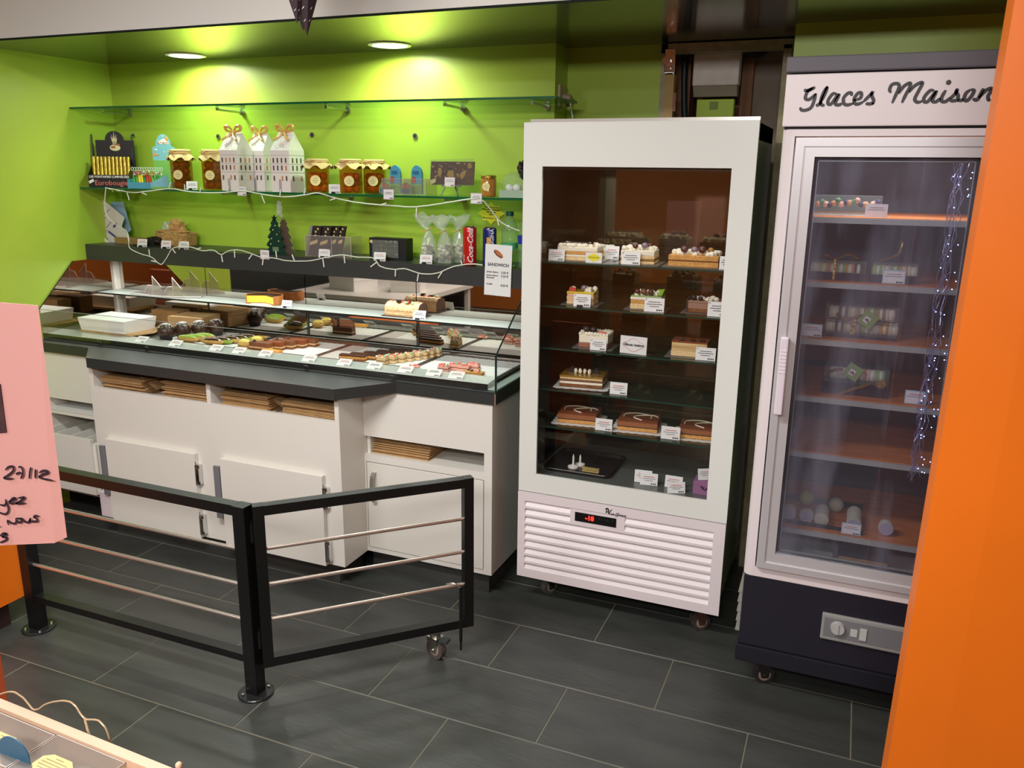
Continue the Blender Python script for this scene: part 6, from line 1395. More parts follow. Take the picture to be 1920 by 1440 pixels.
# shelf 2
t, M, z = cake('fruit_cake', (-0.9392,3.0000,1.1983)[0], 3.0, SH[1], 0.105, 0.08, [('biscuit', 0.012, SPONGEP), ('pink_cream', 0.006, ROSE), ('sponge', 0.012, SPONGEP), ('fruit_cream', 0.008, ROSE), ('yellow_jelly', 0.010, mat('yellow_jelly', (214, 188, 60), 0.2, coat=0.4))], 0.05, 'small layered cake with yellow jelly top on the second freezer shelf')
rosettes(t, M, z, 0.09, 0.06, 8, CREAM, 0.010, 5); eggs(t, M, z+0.004, [(0.010, -0.02, 0.011, EGGP)]); MB().prism([(-0.045, 0.0), (-0.015, 0.0), (-0.02, 0.012), (-0.04, 0.016)], -0.035, -0.03, 'y').build('red_plaque', mat('red_plaque', (200, 70, 60), 0.4), t); o = [c for c in t.children if c.name.startswith('red_plaque')][0]; o.data.transform(Matrix.Translation(M @ Vector((0, 0, z+0.001))-Vector(WLOC[t.name]))); o.data.transform(Matrix.Translation(WLOC[t.name]))
t, M, z = cake('pistachio_cake', (-0.6870,3.0000,1.2044)[0], 3.0, SH[1], 0.115, 0.085, [('biscuit', 0.020, SPONGEP), ('sponge', 0.014, SPONGE), ('white_cream', 0.010, CREAM), ('green_glaze', 0.005, mat('green_glaze', (150, 180, 110), 0.3))], 0.05, 'layered cake with green glaze and chocolate cream puffs, second freezer shelf')
rosettes(t, M, z, 0.09, 0.07, 12, CREAM, 0.011, 7); eggs(t, M, z+0.006, [(-0.035, -0.03, 0.010, EGGB), (-0.01, -0.035, 0.011, MOCHA), (0.015, -0.035, 0.010, EGGB), (-0.02, 0.02, 0.010, CHOCD), (0.01, 0.02, 0.009, CHOCD)])
MB().add([M @ Vector(v) for v in ((0.02, -0.02, z+0.001), (0.055, -0.03, z+0.003), (0.058, 0.02, z+0.022), (0.03, 0.02, z+0.018))], [(0, 1, 2, 3)]).build('green_plaque', mat('green_plaque', (140, 190, 60), 0.4), t)
t, M, z = cake('mocha_cake', (-0.4722,3.0200,1.1898)[0], 3.02, SH[1], 0.13, 0.09, [('biscuit', 0.012, BISC), ('mocha_cream', 0.022, mat('mocha_cream', (150, 112, 92), 0.6)), ('mocha_top', 0.008, MATS['mocha_cream'])], 0.0, 'mocha cream cake at the right of the second freezer shelf')
rosettes(t, M, z, 0.11, 0.07, 14, CREAM, 0.008, 8); eggs(t, M, z+0.002, [(-0.045, -0.03, 0.010, CHOCD), (-0.02, -0.035, 0.008, CHOCD)])
MB().box(-0.068, -0.062, -0.045, 0.045, 0.0, 0.05, M).build('dark_side', CHOCD, t)
# shelf 3
t, M, z = cake('forest_cake', (-0.8800,3.0000,1.0373)[0], 3.0, SH[2], 0.115, 0.09, [('cherry_base', 0.018, mat('cherry_base', (150, 96, 74), 0.6)), ('white_cream', 0.030, CREAM)], 0.05, 'tall white cream cake with piped pearls on the third freezer shelf')
rosettes(t, M, z, 0.11, 0.085, 36, CREAM, 0.0075, 9, full=False); eggs(t, M, z, [(-0.04, 0.0, 0.016, CHOCD), (-0.015, 0.01, 0.014, CHOCD)]); MB().blob(M @ Vector((0.025, -0.01, z+0.006)), 0.02, 0.01, 0.006, 10, 5).build('pink_sugar', PINKI, t, smooth=True)
t, M, z = cake('ice_log', (-0.5182,3.0000,1.0344)[0], 3.0, SH[2], 0.13, 0.09, [('sponge', 0.020, SPONGEP), ('toasted_cream', 0.030, mat('toasted_cream', (216, 188, 130), 0.6, rgb2=(160, 112, 56), vscale=14, stretch=(0.35, 1, 4))), ('cocoa_top', 0.006, COCOA)], 0.04, 'toasted cream ice log with chocolate stars on the third freezer shelf')
for u in (-0.03, 0.01, 0.045): MB().blob(M @ Vector((u, -0.035, z+0.004)), 0.010, 0.007, 0.006, 8, 5, 0.2).build('chocolate_star', CHOC, t)
# shelf 4
t, M, z = cake('layered_chocolate_cake', (-0.9299,3.0200,0.8745)[0], 3.02, SH[3], 0.17, 0.12, [('biscuit_base', 0.012, BISC), ('cream_layer', 0.010, CREAM), ('sponge', 0.008, MOCHA), ('cream_upper', 0.008, SPONGEP), ('caramel_top', 0.007, CARAM)], 0.12, 'wide layered caramel cake on scalloped card, fourth freezer shelf', scallop=True)
g = MB().use(CREAM); rnd = random.Random(2)
for u in (-0.03, -0.012, 0.006, 0.024): g.blob(M @ Vector((u, -0.015, z+0.010)), 0.007, 0.006, 0.011, 8, 6, 0.15, rnd=rnd)
g.use(CHOCD); g.prism([(-0.065, z), (-0.03, z), (-0.045, z+0.03)], -0.005, 0.0, 'y'); g.v[-6:] = [tuple(M @ Vector(v)) for v in g.v[-6:]]
g.prism([(0.03, z), (0.06, z), (0.05, z+0.028)], -0.002, 0.002, 'y'); g.v[-6:] = [tuple(M @ Vector(v)) for v in g.v[-6:]]
g.build('sugar_figures', None, t, smooth=False)
# shelf 5
for i, (px, rz, lab) in enumerate((((-0.9444,3.0200,0.7190), 0.12, 'cocoa-dusted cake with white icing loops, left on the fifth freezer shelf'), ((-0.7017,3.0200,0.7244), 0.1, 'cocoa-dusted cake with white icing loops, centre of the fifth freezer shelf'), ((-0.4659,3.0200,0.7303), 0.1, 'cocoa-dusted cake with white icing loops, right on the fifth freezer shelf'))):
    t, M, z = cake('cocoa_cake', px[0], 3.03, SH[4], 0.155, 0.13, [('sponge_base', 0.014, SPONGE), ('dark_line', 0.003, CHOCD), ('mousse', 0.018, mat('cocoa_mousse', (150, 92, 56), 0.8, bump=0.4)), ('cocoa_top', 0.004, COCOA)], rz, lab, scallop=True)
    l = MB(); l.tube(cat([M @ Vector(v) for v in ((-0.06, -0.01, z+0.002), (-0.055, 0.02, z+0.004), (-0.01, 0.04, z+0.004), (0.04, 0.02, z+0.004), (0.045, -0.005, z+0.002))], 6), 0.0022, 6)
    l.tube(cat([M @ Vector(v) for v in ((0.015, -0.045, z+0.002), (-0.02, -0.02, z+0.004), (0.0, 0.01, z+0.004), (0.05, 0.025, z+0.004), (0.07, 0.01, z+0.003))], 6), 0.0022, 6); l.build('white_icing_loop', CREAM, t, smooth=True)
# tags in the freezer
for p, z, lab, ink, lg_, w_, h_ in (((-1.0252,2.9300,1.3785), 0, 'leftmost pinkish tag on the top freezer shelf', REDI, False, .062, .042), ((-0.8546,3.0800,1.3938), 0, 'pale blue tag half behind the top shelf cakes', REDI, False, .055, .05), ((-0.7420,2.9300,1.3735), 0, 'white tag before the egg cake', INK, True, .068, .046), ((-0.4027,2.9300,1.3747), 0, 'tag cut off by the freezer frame on the top shelf', INK, False, .05, .046),
    ((-0.9195,2.9300,1.2116), 1, 'white tag on black clip before the yellow jelly cake', INK, True, .066, .046), ((-0.6474,2.9300,1.2136), 1, 'white tag before the green-glazed cake', INK, True, .072, .050), ((-0.4216,2.9300,1.2113), 1, 'white tag before the mocha cake', INK, True, .07, .052),
    ((-0.8509,2.9300,1.0472), 2, 'white tag before the white cream cake', INK, True, .062, .042), ((-0.4525,2.9300,1.0431), 2, 'pale blue tag before the toasted ice log', INK, True, .070, .046),
    ((-0.7653,2.9300,0.8849), 3, 'white tag alone in the middle of the fourth freezer shelf', REDI, False, .066, .046), ((-0.8168,2.9300,0.7223), 4, 'white tag between the left and centre cocoa cakes', REDI, False, .066, .046), ((-0.5597,2.9300,0.7214), 4, 'white tag between the centre and right cocoa cakes', REDI, False, .070, .048)):
    price_tag((p[0], p[1], SH[z]+0.0006), lab, w_, h_, 0.15, -0.05, ink, logo=lg_, rows=3, clip=(z == 1 and p[0] < -0.9))
t = thing('chocolate_card', 'small cream card with ornate yellow badge on the top freezer shelf', 'card', ((-0.8787,2.9250,1.3765)[0], 2.925, SH[0]+0.0005)); cx_ = t.location.x
MB().box(cx_-0.031, cx_+0.031, 2.925, 2.926, SH[0]+0.0006, SH[0]+0.038).build('card', PAPER, t)
def badge(cx_, y, cz_, a, b, m_, t, nm='badge'):
    pts = []
    for i in range(48):
        q = 2*PI*i/48; k_ = 1-0.10*math.cos(4*q)*-1+0.05*math.cos(8*q); pts.append((cx_+a*k_*math.cos(q), cz_+b*k_*math.sin(q)))
    return MB().prism(pts, y-0.0008, y, 'y').build(nm, m_, t)
badge(cx_, 2.925, SH[0]+0.020, 0.023, 0.013, STAR, t)
text('lettering', 'CHOCOLATE', 0.0068, (cx_, 2.9238, SH[0]+0.020), (1, 0, 0), (0, 0, 1), INK, t)
p = (-0.7154,2.9300,1.0376); zc = SH[2]
t = thing('shop_card', 'white card reading Glaces maison on the third freezer shelf', 'card', (p[0], 2.925, zc+0.0005))
M = Matrix.Translation((p[0], 2.925, zc+0.0006)) @ Matrix.Rotation(0.02, 4, 'Y')
MB().box(-0.050, 0.050, 0, 0.001, 0, 0.066, M).build('card', PAPER, t)
pts = [];
for i in range(64):
    q = 2*PI*i/64; k_ = 1+0.13*math.cos(4*q+PI)*-1; pts.append(M @ Vector((0.036*k_*math.cos(q)*1.0, -0.0008, 0.034+0.0215*k_*math.sin(q))))
MB().tube(pts+[pts[0]], 0.0010, 5).build('pink_frame', mat('pale_pink_frame', (230, 170, 176), 0.5), t)
text('lettering', 'Glaces maison', 0.0135, M @ Vector((0, -0.0006, 0.034)), (1, 0, -0.02), (0, 0, 1), INK, t, bold=0.0004, shear=0.35)
# freezer floor items
zf = SH[5]
pa, pb = (-1.0551,3.0073,0.5400), (-0.7487,2.9978,0.5400)
t = thing('baking_tray', 'dark rimmed baking tray on the freezer floor', 'tray', (-0.94, 3.04, zf))
def rr(x0, x1, y0, y1, r, n=5): return [(cx_+r*math.cos(a), cy_+r*math.sin(a)) for cx_, cy_, a0 in ((x1-r, y1-r, 0), (x0+r, y1-r, PI/2), (x0+r, y0+r, PI), (x1-r, y0+r, 1.5*PI)) for a in [a0+k_*PI/2/n for k_ in range(n+1)]]
TX0, TX1 = -1.06, -0.785
o = rr(TX0+0.008, TX1-0.008, 2.93, 3.18, 0.022); q = rr(TX0, TX1, 2.922, 3.188, 0.028); n = len(o)
m = MB().prism(o, zf+0.0005, zf+0.002); m.add([(a, b, zf+0.002) for a, b in o]+[(a, b, zf+0.014) for a, b in q], [(i, (i+1) % n, n+(i+1) % n, n+i) for i in range(n)])
m.build('tray', mat('dark_bakeware', (52, 46, 46), 0.3, metal=0.5), t)
MB().tube([(a, b, zf+0.014) for a, b in q]+[(q[0][0], q[0][1], zf+0.014)], 0.0022, 6).build('rolled_rim', STEELD, t)
cw = mat('candle_white', (228, 224, 218), 0.4)
for i, (px, py, r, h_) in enumerate((((-0.9549,2.9469,0.5480)[0], 3.0, 0.022, 0.045), ((-0.9373,2.9951,0.5480)[0], 3.035, 0.020, 0.035))):
    t = thing('cake_candle', ['white pointed cake candle on a round base, the taller one', 'white cake candle on a round base, behind the taller one'][i], 'candle', (px, py, zf+0.0025), 'white cake candles')
    MB().lathe((px, py, zf+0.0025), [(r, 0), (r, 0.006), (r*0.5, 0.010), (0.0045, 0.012), (0.0042, h_), (0.0005, h_+0.012)], 20).build('candle', cw, t, smooth=True)
for i in range(2):
    px = (-0.8843,2.9546,0.5450)[0]+0.008*i
    t = thing('wafer_label', ['upper gold-cream decoration strip on the baking tray', 'lower gold-cream decoration strip on the baking tray'][i], 'decoration', (px, 3.0-0.028*i, zf+0.0025))
    MB().bbox(px-0.035, px+0.035, 3.0-0.028*i, 3.018-0.028*i, zf+0.0026, zf+0.0066, 0.001).build('strip', mat('gold_cream_strip', (190, 166, 100), 0.5, var=0.2), t)
for p, lab, rz, h_, ln in (((-0.6585,2.9523,0.5370), 'rear left white tag of the front pair on the freezer floor', -0.1, .048, .25), ((-0.6313,2.9340,0.5370), 'front white tag of the left pair on the freezer floor', -0.15, .046, .2), ((-0.5396,2.9451,0.5370), 'peach-tinted tag at the back on the freezer floor', 0.0, .046, .2), ((-0.5176,2.8965,0.5370), 'tilted tag before the peach-tinted one', -0.4, .042, .3)):
    price_tag((p[0], max(p[1], 2.885), zf+0.001), lab, 0.066, h_, ln, rz, REDI, rows=3)
x = -0.40
t = thing('purple_box', 'purple box with berry print at the freezer floor right corner', 'box', (x, 2.93, zf))
MB().bbox(x-0.062, x+0.03, 2.92, 2.99, zf+0.0005, zf+0.052, 0.001).build('carton', mat('mauve_carton', (150, 100, 140), 0.5), t)
g = MB(); rnd = random.Random(3)
for k_ in range(7): g.blob((x-0.02+rnd.uniform(-.012, .012), 2.9195, zf+0.028+rnd.uniform(-.007, .007)), 0.004, 0.0008, 0.004, 7, 4)
g.build('berry_print', mat('berry_print', (50, 30, 50), 0.5), t)
price_tag((x-0.02, 2.945, zf+0.0525), 'tag sticking out of the purple box', 0.06, 0.042, 0.3, -0.5, REDI, rows=3)

# ================================================================= FRIDGE CONTENTS
FS = [1.5716, 1.3808, 1.2044, 1.0237, 0.8404, 0.5781]
MC = {'cream': (216, 206, 180), 'plum': (74, 44, 52), 'yellow': (200, 186, 70), 'coffee': (168, 132, 96), 'green': (140, 176, 100), 'rose': (220, 196, 190), 'orange': (216, 140, 60), 'pink': (226, 130, 140), 'lime': (150, 190, 80)}
MCR = {}
def macaron(pos, colr, label, group, r=0.021, rz=0.0, tilt=PI/2):
    key = (colr, r)
    if key not in MCR:
        t = thing('macaron', label, 'macaron', pos, group); WLOC[t.name] = Vector((0, 0, 0))
        m_ = mat('macaron_'+colr, MC[colr], 0.7)
        a = MB().lathe((0, 0, 0.0045), [(r, 0), (r*1.0, 0.003), (r*0.9, 0.008), (r*0.55, 0.0115), (0.0005, 0.0125)], 18); a.build('shell', m_, t, smooth=True)
        a = MB().lathe((0, 0, -0.0045), [(r, 0), (r*1.0, -0.003), (r*0.9, -0.008), (r*0.55, -0.0115), (0.0005, -0.0125)], 18); a.build('shell', m_, t, smooth=True)
        MB().lathe((0, 0, -0.0045), [(r*0.88, 0), (r*0.9, 0.009)], 16).build('filling', CREAM, t)
        MCR[key] = t
    else:
        t = dup(MCR[key], pos, 0, label, group)
    t.rotation_euler = (0, tilt, rz); t.location = pos
# shelf 1
x0, z = (-0.1292,2.7200,1.5900)[0], FS[0]
t = thing('pastel_box', 'clear box of pastel sweets on the top fridge shelf', 'box', (x0+0.09, 2.75, z))
MB().box(x0, x0+0.19, 2.72, 2.80, z+0.0005, z+0.004).build('base', PAPER, t)
MB().box(x0, x0+0.19, 2.72, 2.80, z+0.0045, z+0.06).build('lid', CLEAR, t)
rnd = random.Random(8); m = MB()
for k_ in range(16): m.use([mat('peach_sweet', (214, 150, 110), 0.5), mat('mint_sweet', (90, 140, 90), 0.5), ROSE, mat('dark_sweet', (60, 60, 90), 0.5)][k_ % 4]); m.blob((x0+0.012+k_*0.011, 2.735, z+0.038+rnd.uniform(-.008, .008)), 0.009, 0.008, 0.009, 8, 5, 0.15, rnd=rnd)
m.build('sweets', None, t, kind='stuff')
price_tag(((0.0468,2.6900,1.5883)[0], 2.685, z+0.001), 'bright cream card with small drawing on the top fridge shelf', 0.060, 0.038, 0.1, 0, GREYI, price=False)
# shelf 2 : long macaron tray boxes
def macbox(x0, x1, y, z, cols, lab, hh, tag=None):
    t = thing('macaron_box', lab, 'box', ((x0+x1)/2, y, z))
    DB = mat('dark_plum_box', (40, 30, 42), 0.4)
    MB().box(x0, x1, y, y+0.06, z+0.0005, z+0.004).box(x0, x1, y, y+0.002, z+0.004, z+hh).box(x0, x1, y+0.058, y+0.06, z+0.004, z+hh).box(x0, x0+0.002, y+0.002, y+0.058, z+0.004, z+hh).box(x1-0.002, x1, y+0.002, y+0.058, z+0.004, z+hh).build('tray', DB, t)
    MB().box(x0+0.001, x1-0.001, y+0.001, y+0.059, z+hh, z+hh+0.036).build('lid', CLEAR, t)
    return t
x0 = (-0.1260,2.7000,1.4095)[0]; z = FS[1]
t = macbox(x0, x0+0.165, 2.70, z, None, 'long dark box of assorted macarons, left on the second fridge shelf', 0.024)
b = MB(); b.tube(cat([(x0+0.03, 2.72, z+0.064), (x0+0.05, 2.70, z+0.075), (x0+0.075, 2.72, z+0.064), (x0+0.11, 2.71, z+0.078), (x0+0.14, 2.73, z+0.066)], 5), 0.0035, 5).box(x0+0.072, x0+0.078, 2.697, 2.6995, z+0.002, z+0.062); b.build('gold_ribbon', GOLD, t)
for i, c in enumerate(['cream', 'yellow', 'pink', 'green', 'orange', 'plum']):
    macaron((x0+0.020+i*0.0245, 2.73, z+0.030), c, '%s macaron in the long box, second fridge shelf' % c, 'macarons in the long box')
x1 = x0+0.18
t = macbox(x1, x1+0.125, 2.70, z, None, 'second long macaron box, behind the price tag', 0.024)
b = MB(); b.tube(cat([(x1+0.02, 2.73, z+0.064), (x1+0.05, 2.71, z+0.075), (x1+0.07, 2.72, z+0.09), (x1+0.075, 2.73, z+0.12)], 5), 0.0035, 5); b.build('gold_ribbon', GOLD, t)
for i, c in enumerate(['lime', 'rose', 'green', 'orange', 'cream']):
    macaron((x1+0.016+i*0.0235, 2.73, z+0.030), c, '%s macaron in the right box, second fridge shelf' % c, 'macarons in the right box')
price_tag(((0.1154,2.6800,1.4013)[0], 2.68, z+0.001), 'pale blue tag over the second macaron box', 0.062, 0.040, 0.05, 0.02, REDI, edge=mat('pale_blue_edge', (170, 196, 200), 0.6))
# shelf 3 : two rows
x0 = (-0.0583,2.7200,1.2339)[0]; z = FS[2]
t = macbox(x0-0.005, x0+0.205, 2.715, z, None, 'tall macaron box with two rows and a green card, third fridge shelf', 0.010)
MB().box(x0-0.004, x0+0.204, 2.717, 2.774, z+0.048, z+0.10).build('upper_lid', CLEAR, t)
for i, c in enumerate(['cream', 'plum', 'yellow', 'coffee', 'green', 'rose', 'orange', 'cream']):
    macaron((x0+0.014+i*0.0255, 2.745, z+0.030), c, '%s macaron %s, lower row of the tall box' % (c, 'at the right end' if i == 7 else ('at the left end' if i == 0 else 'inside')), 'lower row of macarons')
for i, c in enumerate(['cream', 'plum', 'yellow', 'coffee', 'green', 'coffee', 'rose']):
    macaron((x0+0.020+i*0.0265, 2.745, z+0.074), c, '%s macaron %s, upper row of the tall box' % (c, 'left of the card' if i < 3 else 'right of the ribbon' if i > 4 else 'behind the card'), 'upper row of macarons')
def green_card(cx_, y, cz_, s, t, rot=0.6):
    M = Matrix.Translation((cx_, y, cz_)) @ Matrix.Rotation(rot, 4, 'Y')
    MB().box(-s, s, 0, 0.0015, -s, s, M).build('green_card', mat('green_gift_card', (130, 158, 80), 0.5), t)
    MB().box(-s*0.45, s*0.3, -0.001, 0, -s*0.5, s*0.3, M).build('picture', LW, t)
    MB().tube([M @ Vector((-s*.3, -0.0015, -s*.2)), M @ Vector((0, -0.0015, 0)), M @ Vector((s*.15, -0.0015, -s*.3))], 0.003, 5).build('picture_print', BISC, t)
green_card(x0+0.118, 2.708, z+0.062, 0.023, t)
MB().tube(cat([(x0+0.03, 2.710, z+0.075), (x0+0.045, 2.705, z+0.062), (x0+0.08, 2.708, z+0.064), (x0+0.10, 2.708, z+0.075)], 5), 0.004, 5).box(x0+0.072, x0+0.086, 2.711, 2.7135, z+0.012, z+0.06).build('gold_ribbon', GOLD, t)
price_tag(((-0.0955,2.6800,1.2174)[0], 2.68, z+0.001), 'pale blue tag at the left of the third fridge shelf', 0.060, 0.040, 0.05, 0.02, REDI, edge=MATS['pale_blue_edge'])
# shelf 4
x0 = (-0.0494,2.7200,1.0181)[0]; z = FS[3]
t = thing('drawer_box', 'dark gift box with drawers, gold ribbon and green card on the fourth fridge shelf', 'gift box', (x0+0.09, 2.75, z))
DB = MATS['dark_plum_box']
MB().bbox(x0, x0+0.19, 2.715, 2.79, z+0.0005, z+0.040, 0.001).build('carton', DB, t)
for k_ in range(2): MB().box(x0+0.003, x0+0.187, 2.7135, 2.715, z+0.003+0.0185*k_, z+0.018+0.0185*k_).build('drawer_front', mat('plum_drawer', (48, 28, 36), 0.3, coat=0.3), t)
MB().box(x0+0.001, x0+0.189, 2.717, 2.789, z+0.0405, z+0.088).build('lid', CLEAR, t)
for i, c in enumerate(['cream', 'cream', 'plum', 'orange', 'rose', 'green']):
    macaron((x0+0.032+i*0.0265, 2.745, z+0.062), c, '%s macaron %s of the drawer gift box' % (c, ['at the left', 'second place', 'in the dark middle', 'under the card', 'right of the card', 'at the right'][i]), 'macarons in the drawer box', r=0.0205)
green_card(x0+0.085, 2.708, z+0.076, 0.023, t, 0.5)
MB().tube(cat([(x0+0.01, 2.709, z+0.065), (x0+0.03, 2.706, z+0.078), (x0+0.055, 2.708, z+0.082)], 5), 0.004, 5).tube([(x0+0.05, 2.711, z+0.002), (x0+0.14, 2.711, z+0.045)], 0.0045, 5).cyl((x0+0.168, 2.7135, z+0.045), (x0+0.168, 2.711, z+0.045), 0.014, n=20).build('gold_ribbon', GOLD, t)
price_tag(((0.2168,2.6800,1.0350)[0], 2.68, z+0.001), 'pale tag at the right of the fourth fridge shelf', 0.060, 0.042, 0.05, 0.02, REDI, edge=MATS['pale_blue_edge'])
# shelf 6 : rolls
z = FS[5]
YD = mat('yellow_disc', (170, 166, 80), 0.7); RC = mat('ivory_meringue', (190, 186, 160), 0.7); RL = mat('lilac_disc', (170, 164, 180), 0.6)
def roll(x, y, n, lab, yellow=False, cap=True):
    t = thing('ice_roll', lab, 'roll', (x, y, z))
    for k_ in range(n): MB().lathe((0, 0, 0), [(0.018, -0.007), (0.023, -0.004), (0.023, 0.004), (0.018, 0.007)], 16, Matrix.Translation((x, y+k_*0.0145, z+0.025)) @ Matrix.Rotation(PI/2, 4, 'X')).build('disc', mat('yellow_disc', (170, 166, 80), 0.7) if yellow else RC, t, smooth=True)
    if cap: MB().cyl((x, y-0.009, z+0.025), (x, y-0.0105, z+0.025), 0.021, n=20).build('front_disc', RL, t)
    return t
roll((-0.1102,2.7100,0.5934)[0], 2.71, 3, 'ivory disc roll at the far left of the bottom fridge shelf'); roll((-0.0535,2.7100,0.5978)[0], 2.71, 2, 'lilac-fronted disc roll, second from the left')
roll((-0.0071,2.7000,0.6007)[0], 2.70, 6, 'long ivory disc roll in the middle left', cap=False); roll((0.0913,2.7000,0.6183)[0], 2.70, 8, 'longest ivory disc roll behind the pale tag'); roll((0.1859,2.7100,0.6038)[0], 2.71, 2, 'short ivory roll at the right of the shelf')
for i, (px, py, yl_) in enumerate((((0.0332,2.8500,0.5965), 2.85, False), ((-0.0623,2.8700,0.5922), 2.87, True))):
    t = thing('ice_ball', ['ivory round ice ball at the back of the bottom fridge shelf', 'yellow-green ice ball at the back left of the bottom fridge shelf'][i], 'ball', (px[0], py, z))
    MB().blob((px[0], py, z+0.026), 0.026, 0.026, 0.026, 16, 10).build('ball', MATS['yellow_disc'] if yl_ else RC, t, smooth=True)
MB_t = thing('dark_rack', 'dark plastic rack holding the rolls on the bottom fridge shelf', 'rack', (0.0, 2.8, z))
MB().box(-0.15, 0.12, 2.685, 2.69, z+0.0005, z+0.012).box(-0.15, 0.12, 2.90, 2.905, z+0.0005, z+0.02).build('rack_rail', BLACKM, MB_t)
price_tag(((0.0842,2.6700,0.5684)[0], 2.668, z+0.001), 'pale blue frosty tag on the bottom fridge shelf', 0.058, 0.038, 0.05, 0.0, REDI, edge=MATS['pale_blue_edge'])
zb = 0.466
t = thing('folded_box', 'grey white flat box lying on the fridge floor', 'box', (-0.03, 2.70, zb)); MB().bbox(-0.10, 0.04, 2.66, 2.78, zb, zb+0.025, 0.002).build('carton', mat('grey_white_box', (150, 154, 150), 0.6), t)
t = thing('wooden_crate', 'little wooden crate with dark top on the fridge floor', 'crate', (0.12, 2.70, zb))
for k_ in range(3): MB().box(0.055, 0.20, 2.652, 2.656, zb+0.002+k_*0.014, zb+0.013+k_*0.014).build('slat', mat('crate_wood', (150, 116, 76), 0.7, var=0.15, vscale=20), t)
MB().box(0.055, 0.20, 2.658, 2.76, zb, zb+0.040).build('crate_body', mat('dark_crate', (60, 56, 60), 0.7), t)
# string lights mirrored in the door glass, built as glowing points inside the fridge
t = thing('reflected_lights', 'reflected column of tiny blue-white lights on silvery tinsel, built inside the fridge right edge', 'string lights', (0.30, 2.62, 1.72))
rnd = random.Random(77); tin = MB()
for k_ in range(9):
    pts = []; zz = 1.725; xx = 0.245+rnd.uniform(-0.012, 0.012)
    while zz > 0.80: pts.append((xx+rnd.uniform(-0.012, 0.012)-(1.725-zz)*0.01, 2.615+rnd.uniform(-0.01, 0.01), zz)); zz -= rnd.uniform(0.02, 0.05)
    tin.tube(pts, 0.0009, 4)
tin.build('tinsel', mat('reflected_tinsel', (170, 170, 196), 0.3, metal=0.6), t, kind='stuff')
lb = MB()
for k_ in range(56): lb.blob((0.248+rnd.uniform(-0.022, 0.026), 2.605+rnd.uniform(-0.008, 0.008), rnd.choice([rnd.uniform(1.4, 1.72), rnd.uniform(1.08, 1.42), rnd.uniform(0.84, 1.1)])), 0.0015, 0.0015, 0.0015, 6, 4)
lb.build('reflected_points', mat('reflected_blue_glow', (150, 170, 255), 0.3, emit=14), t, kind='stuff')

# ================================================================= FOREGROUND
t = thing('orange_cabinet', 'orange shop cabinet at the left edge, on a dark foot', 'cabinet', (-3.1, 1.6, 0))
MB().box(-3.45, -2.787, 1.2, 1.945, 0.10, 0.62).build('carcass', ORANGE, t)
MB().box(-3.40, -2.815, 1.25, 1.885, 0.0, 0.10).build('foot', mat('dark_brown_foot', (44, 26, 20), 0.6), t)
x1 = (-1.3805,0.9000,0.7514)[0]
t = thing('orange_stand', 'upright orange board at the left edge carrying the pink notice', 'stand', (x1-0.2, 0.9, 0))
MB().bbox(x1-0.30, x1-0.045, 0.9, 0.925, 0.0, 0.80, 0.001).build('board', mat('orange_brown_board', (190, 92, 52), 0.5), t)
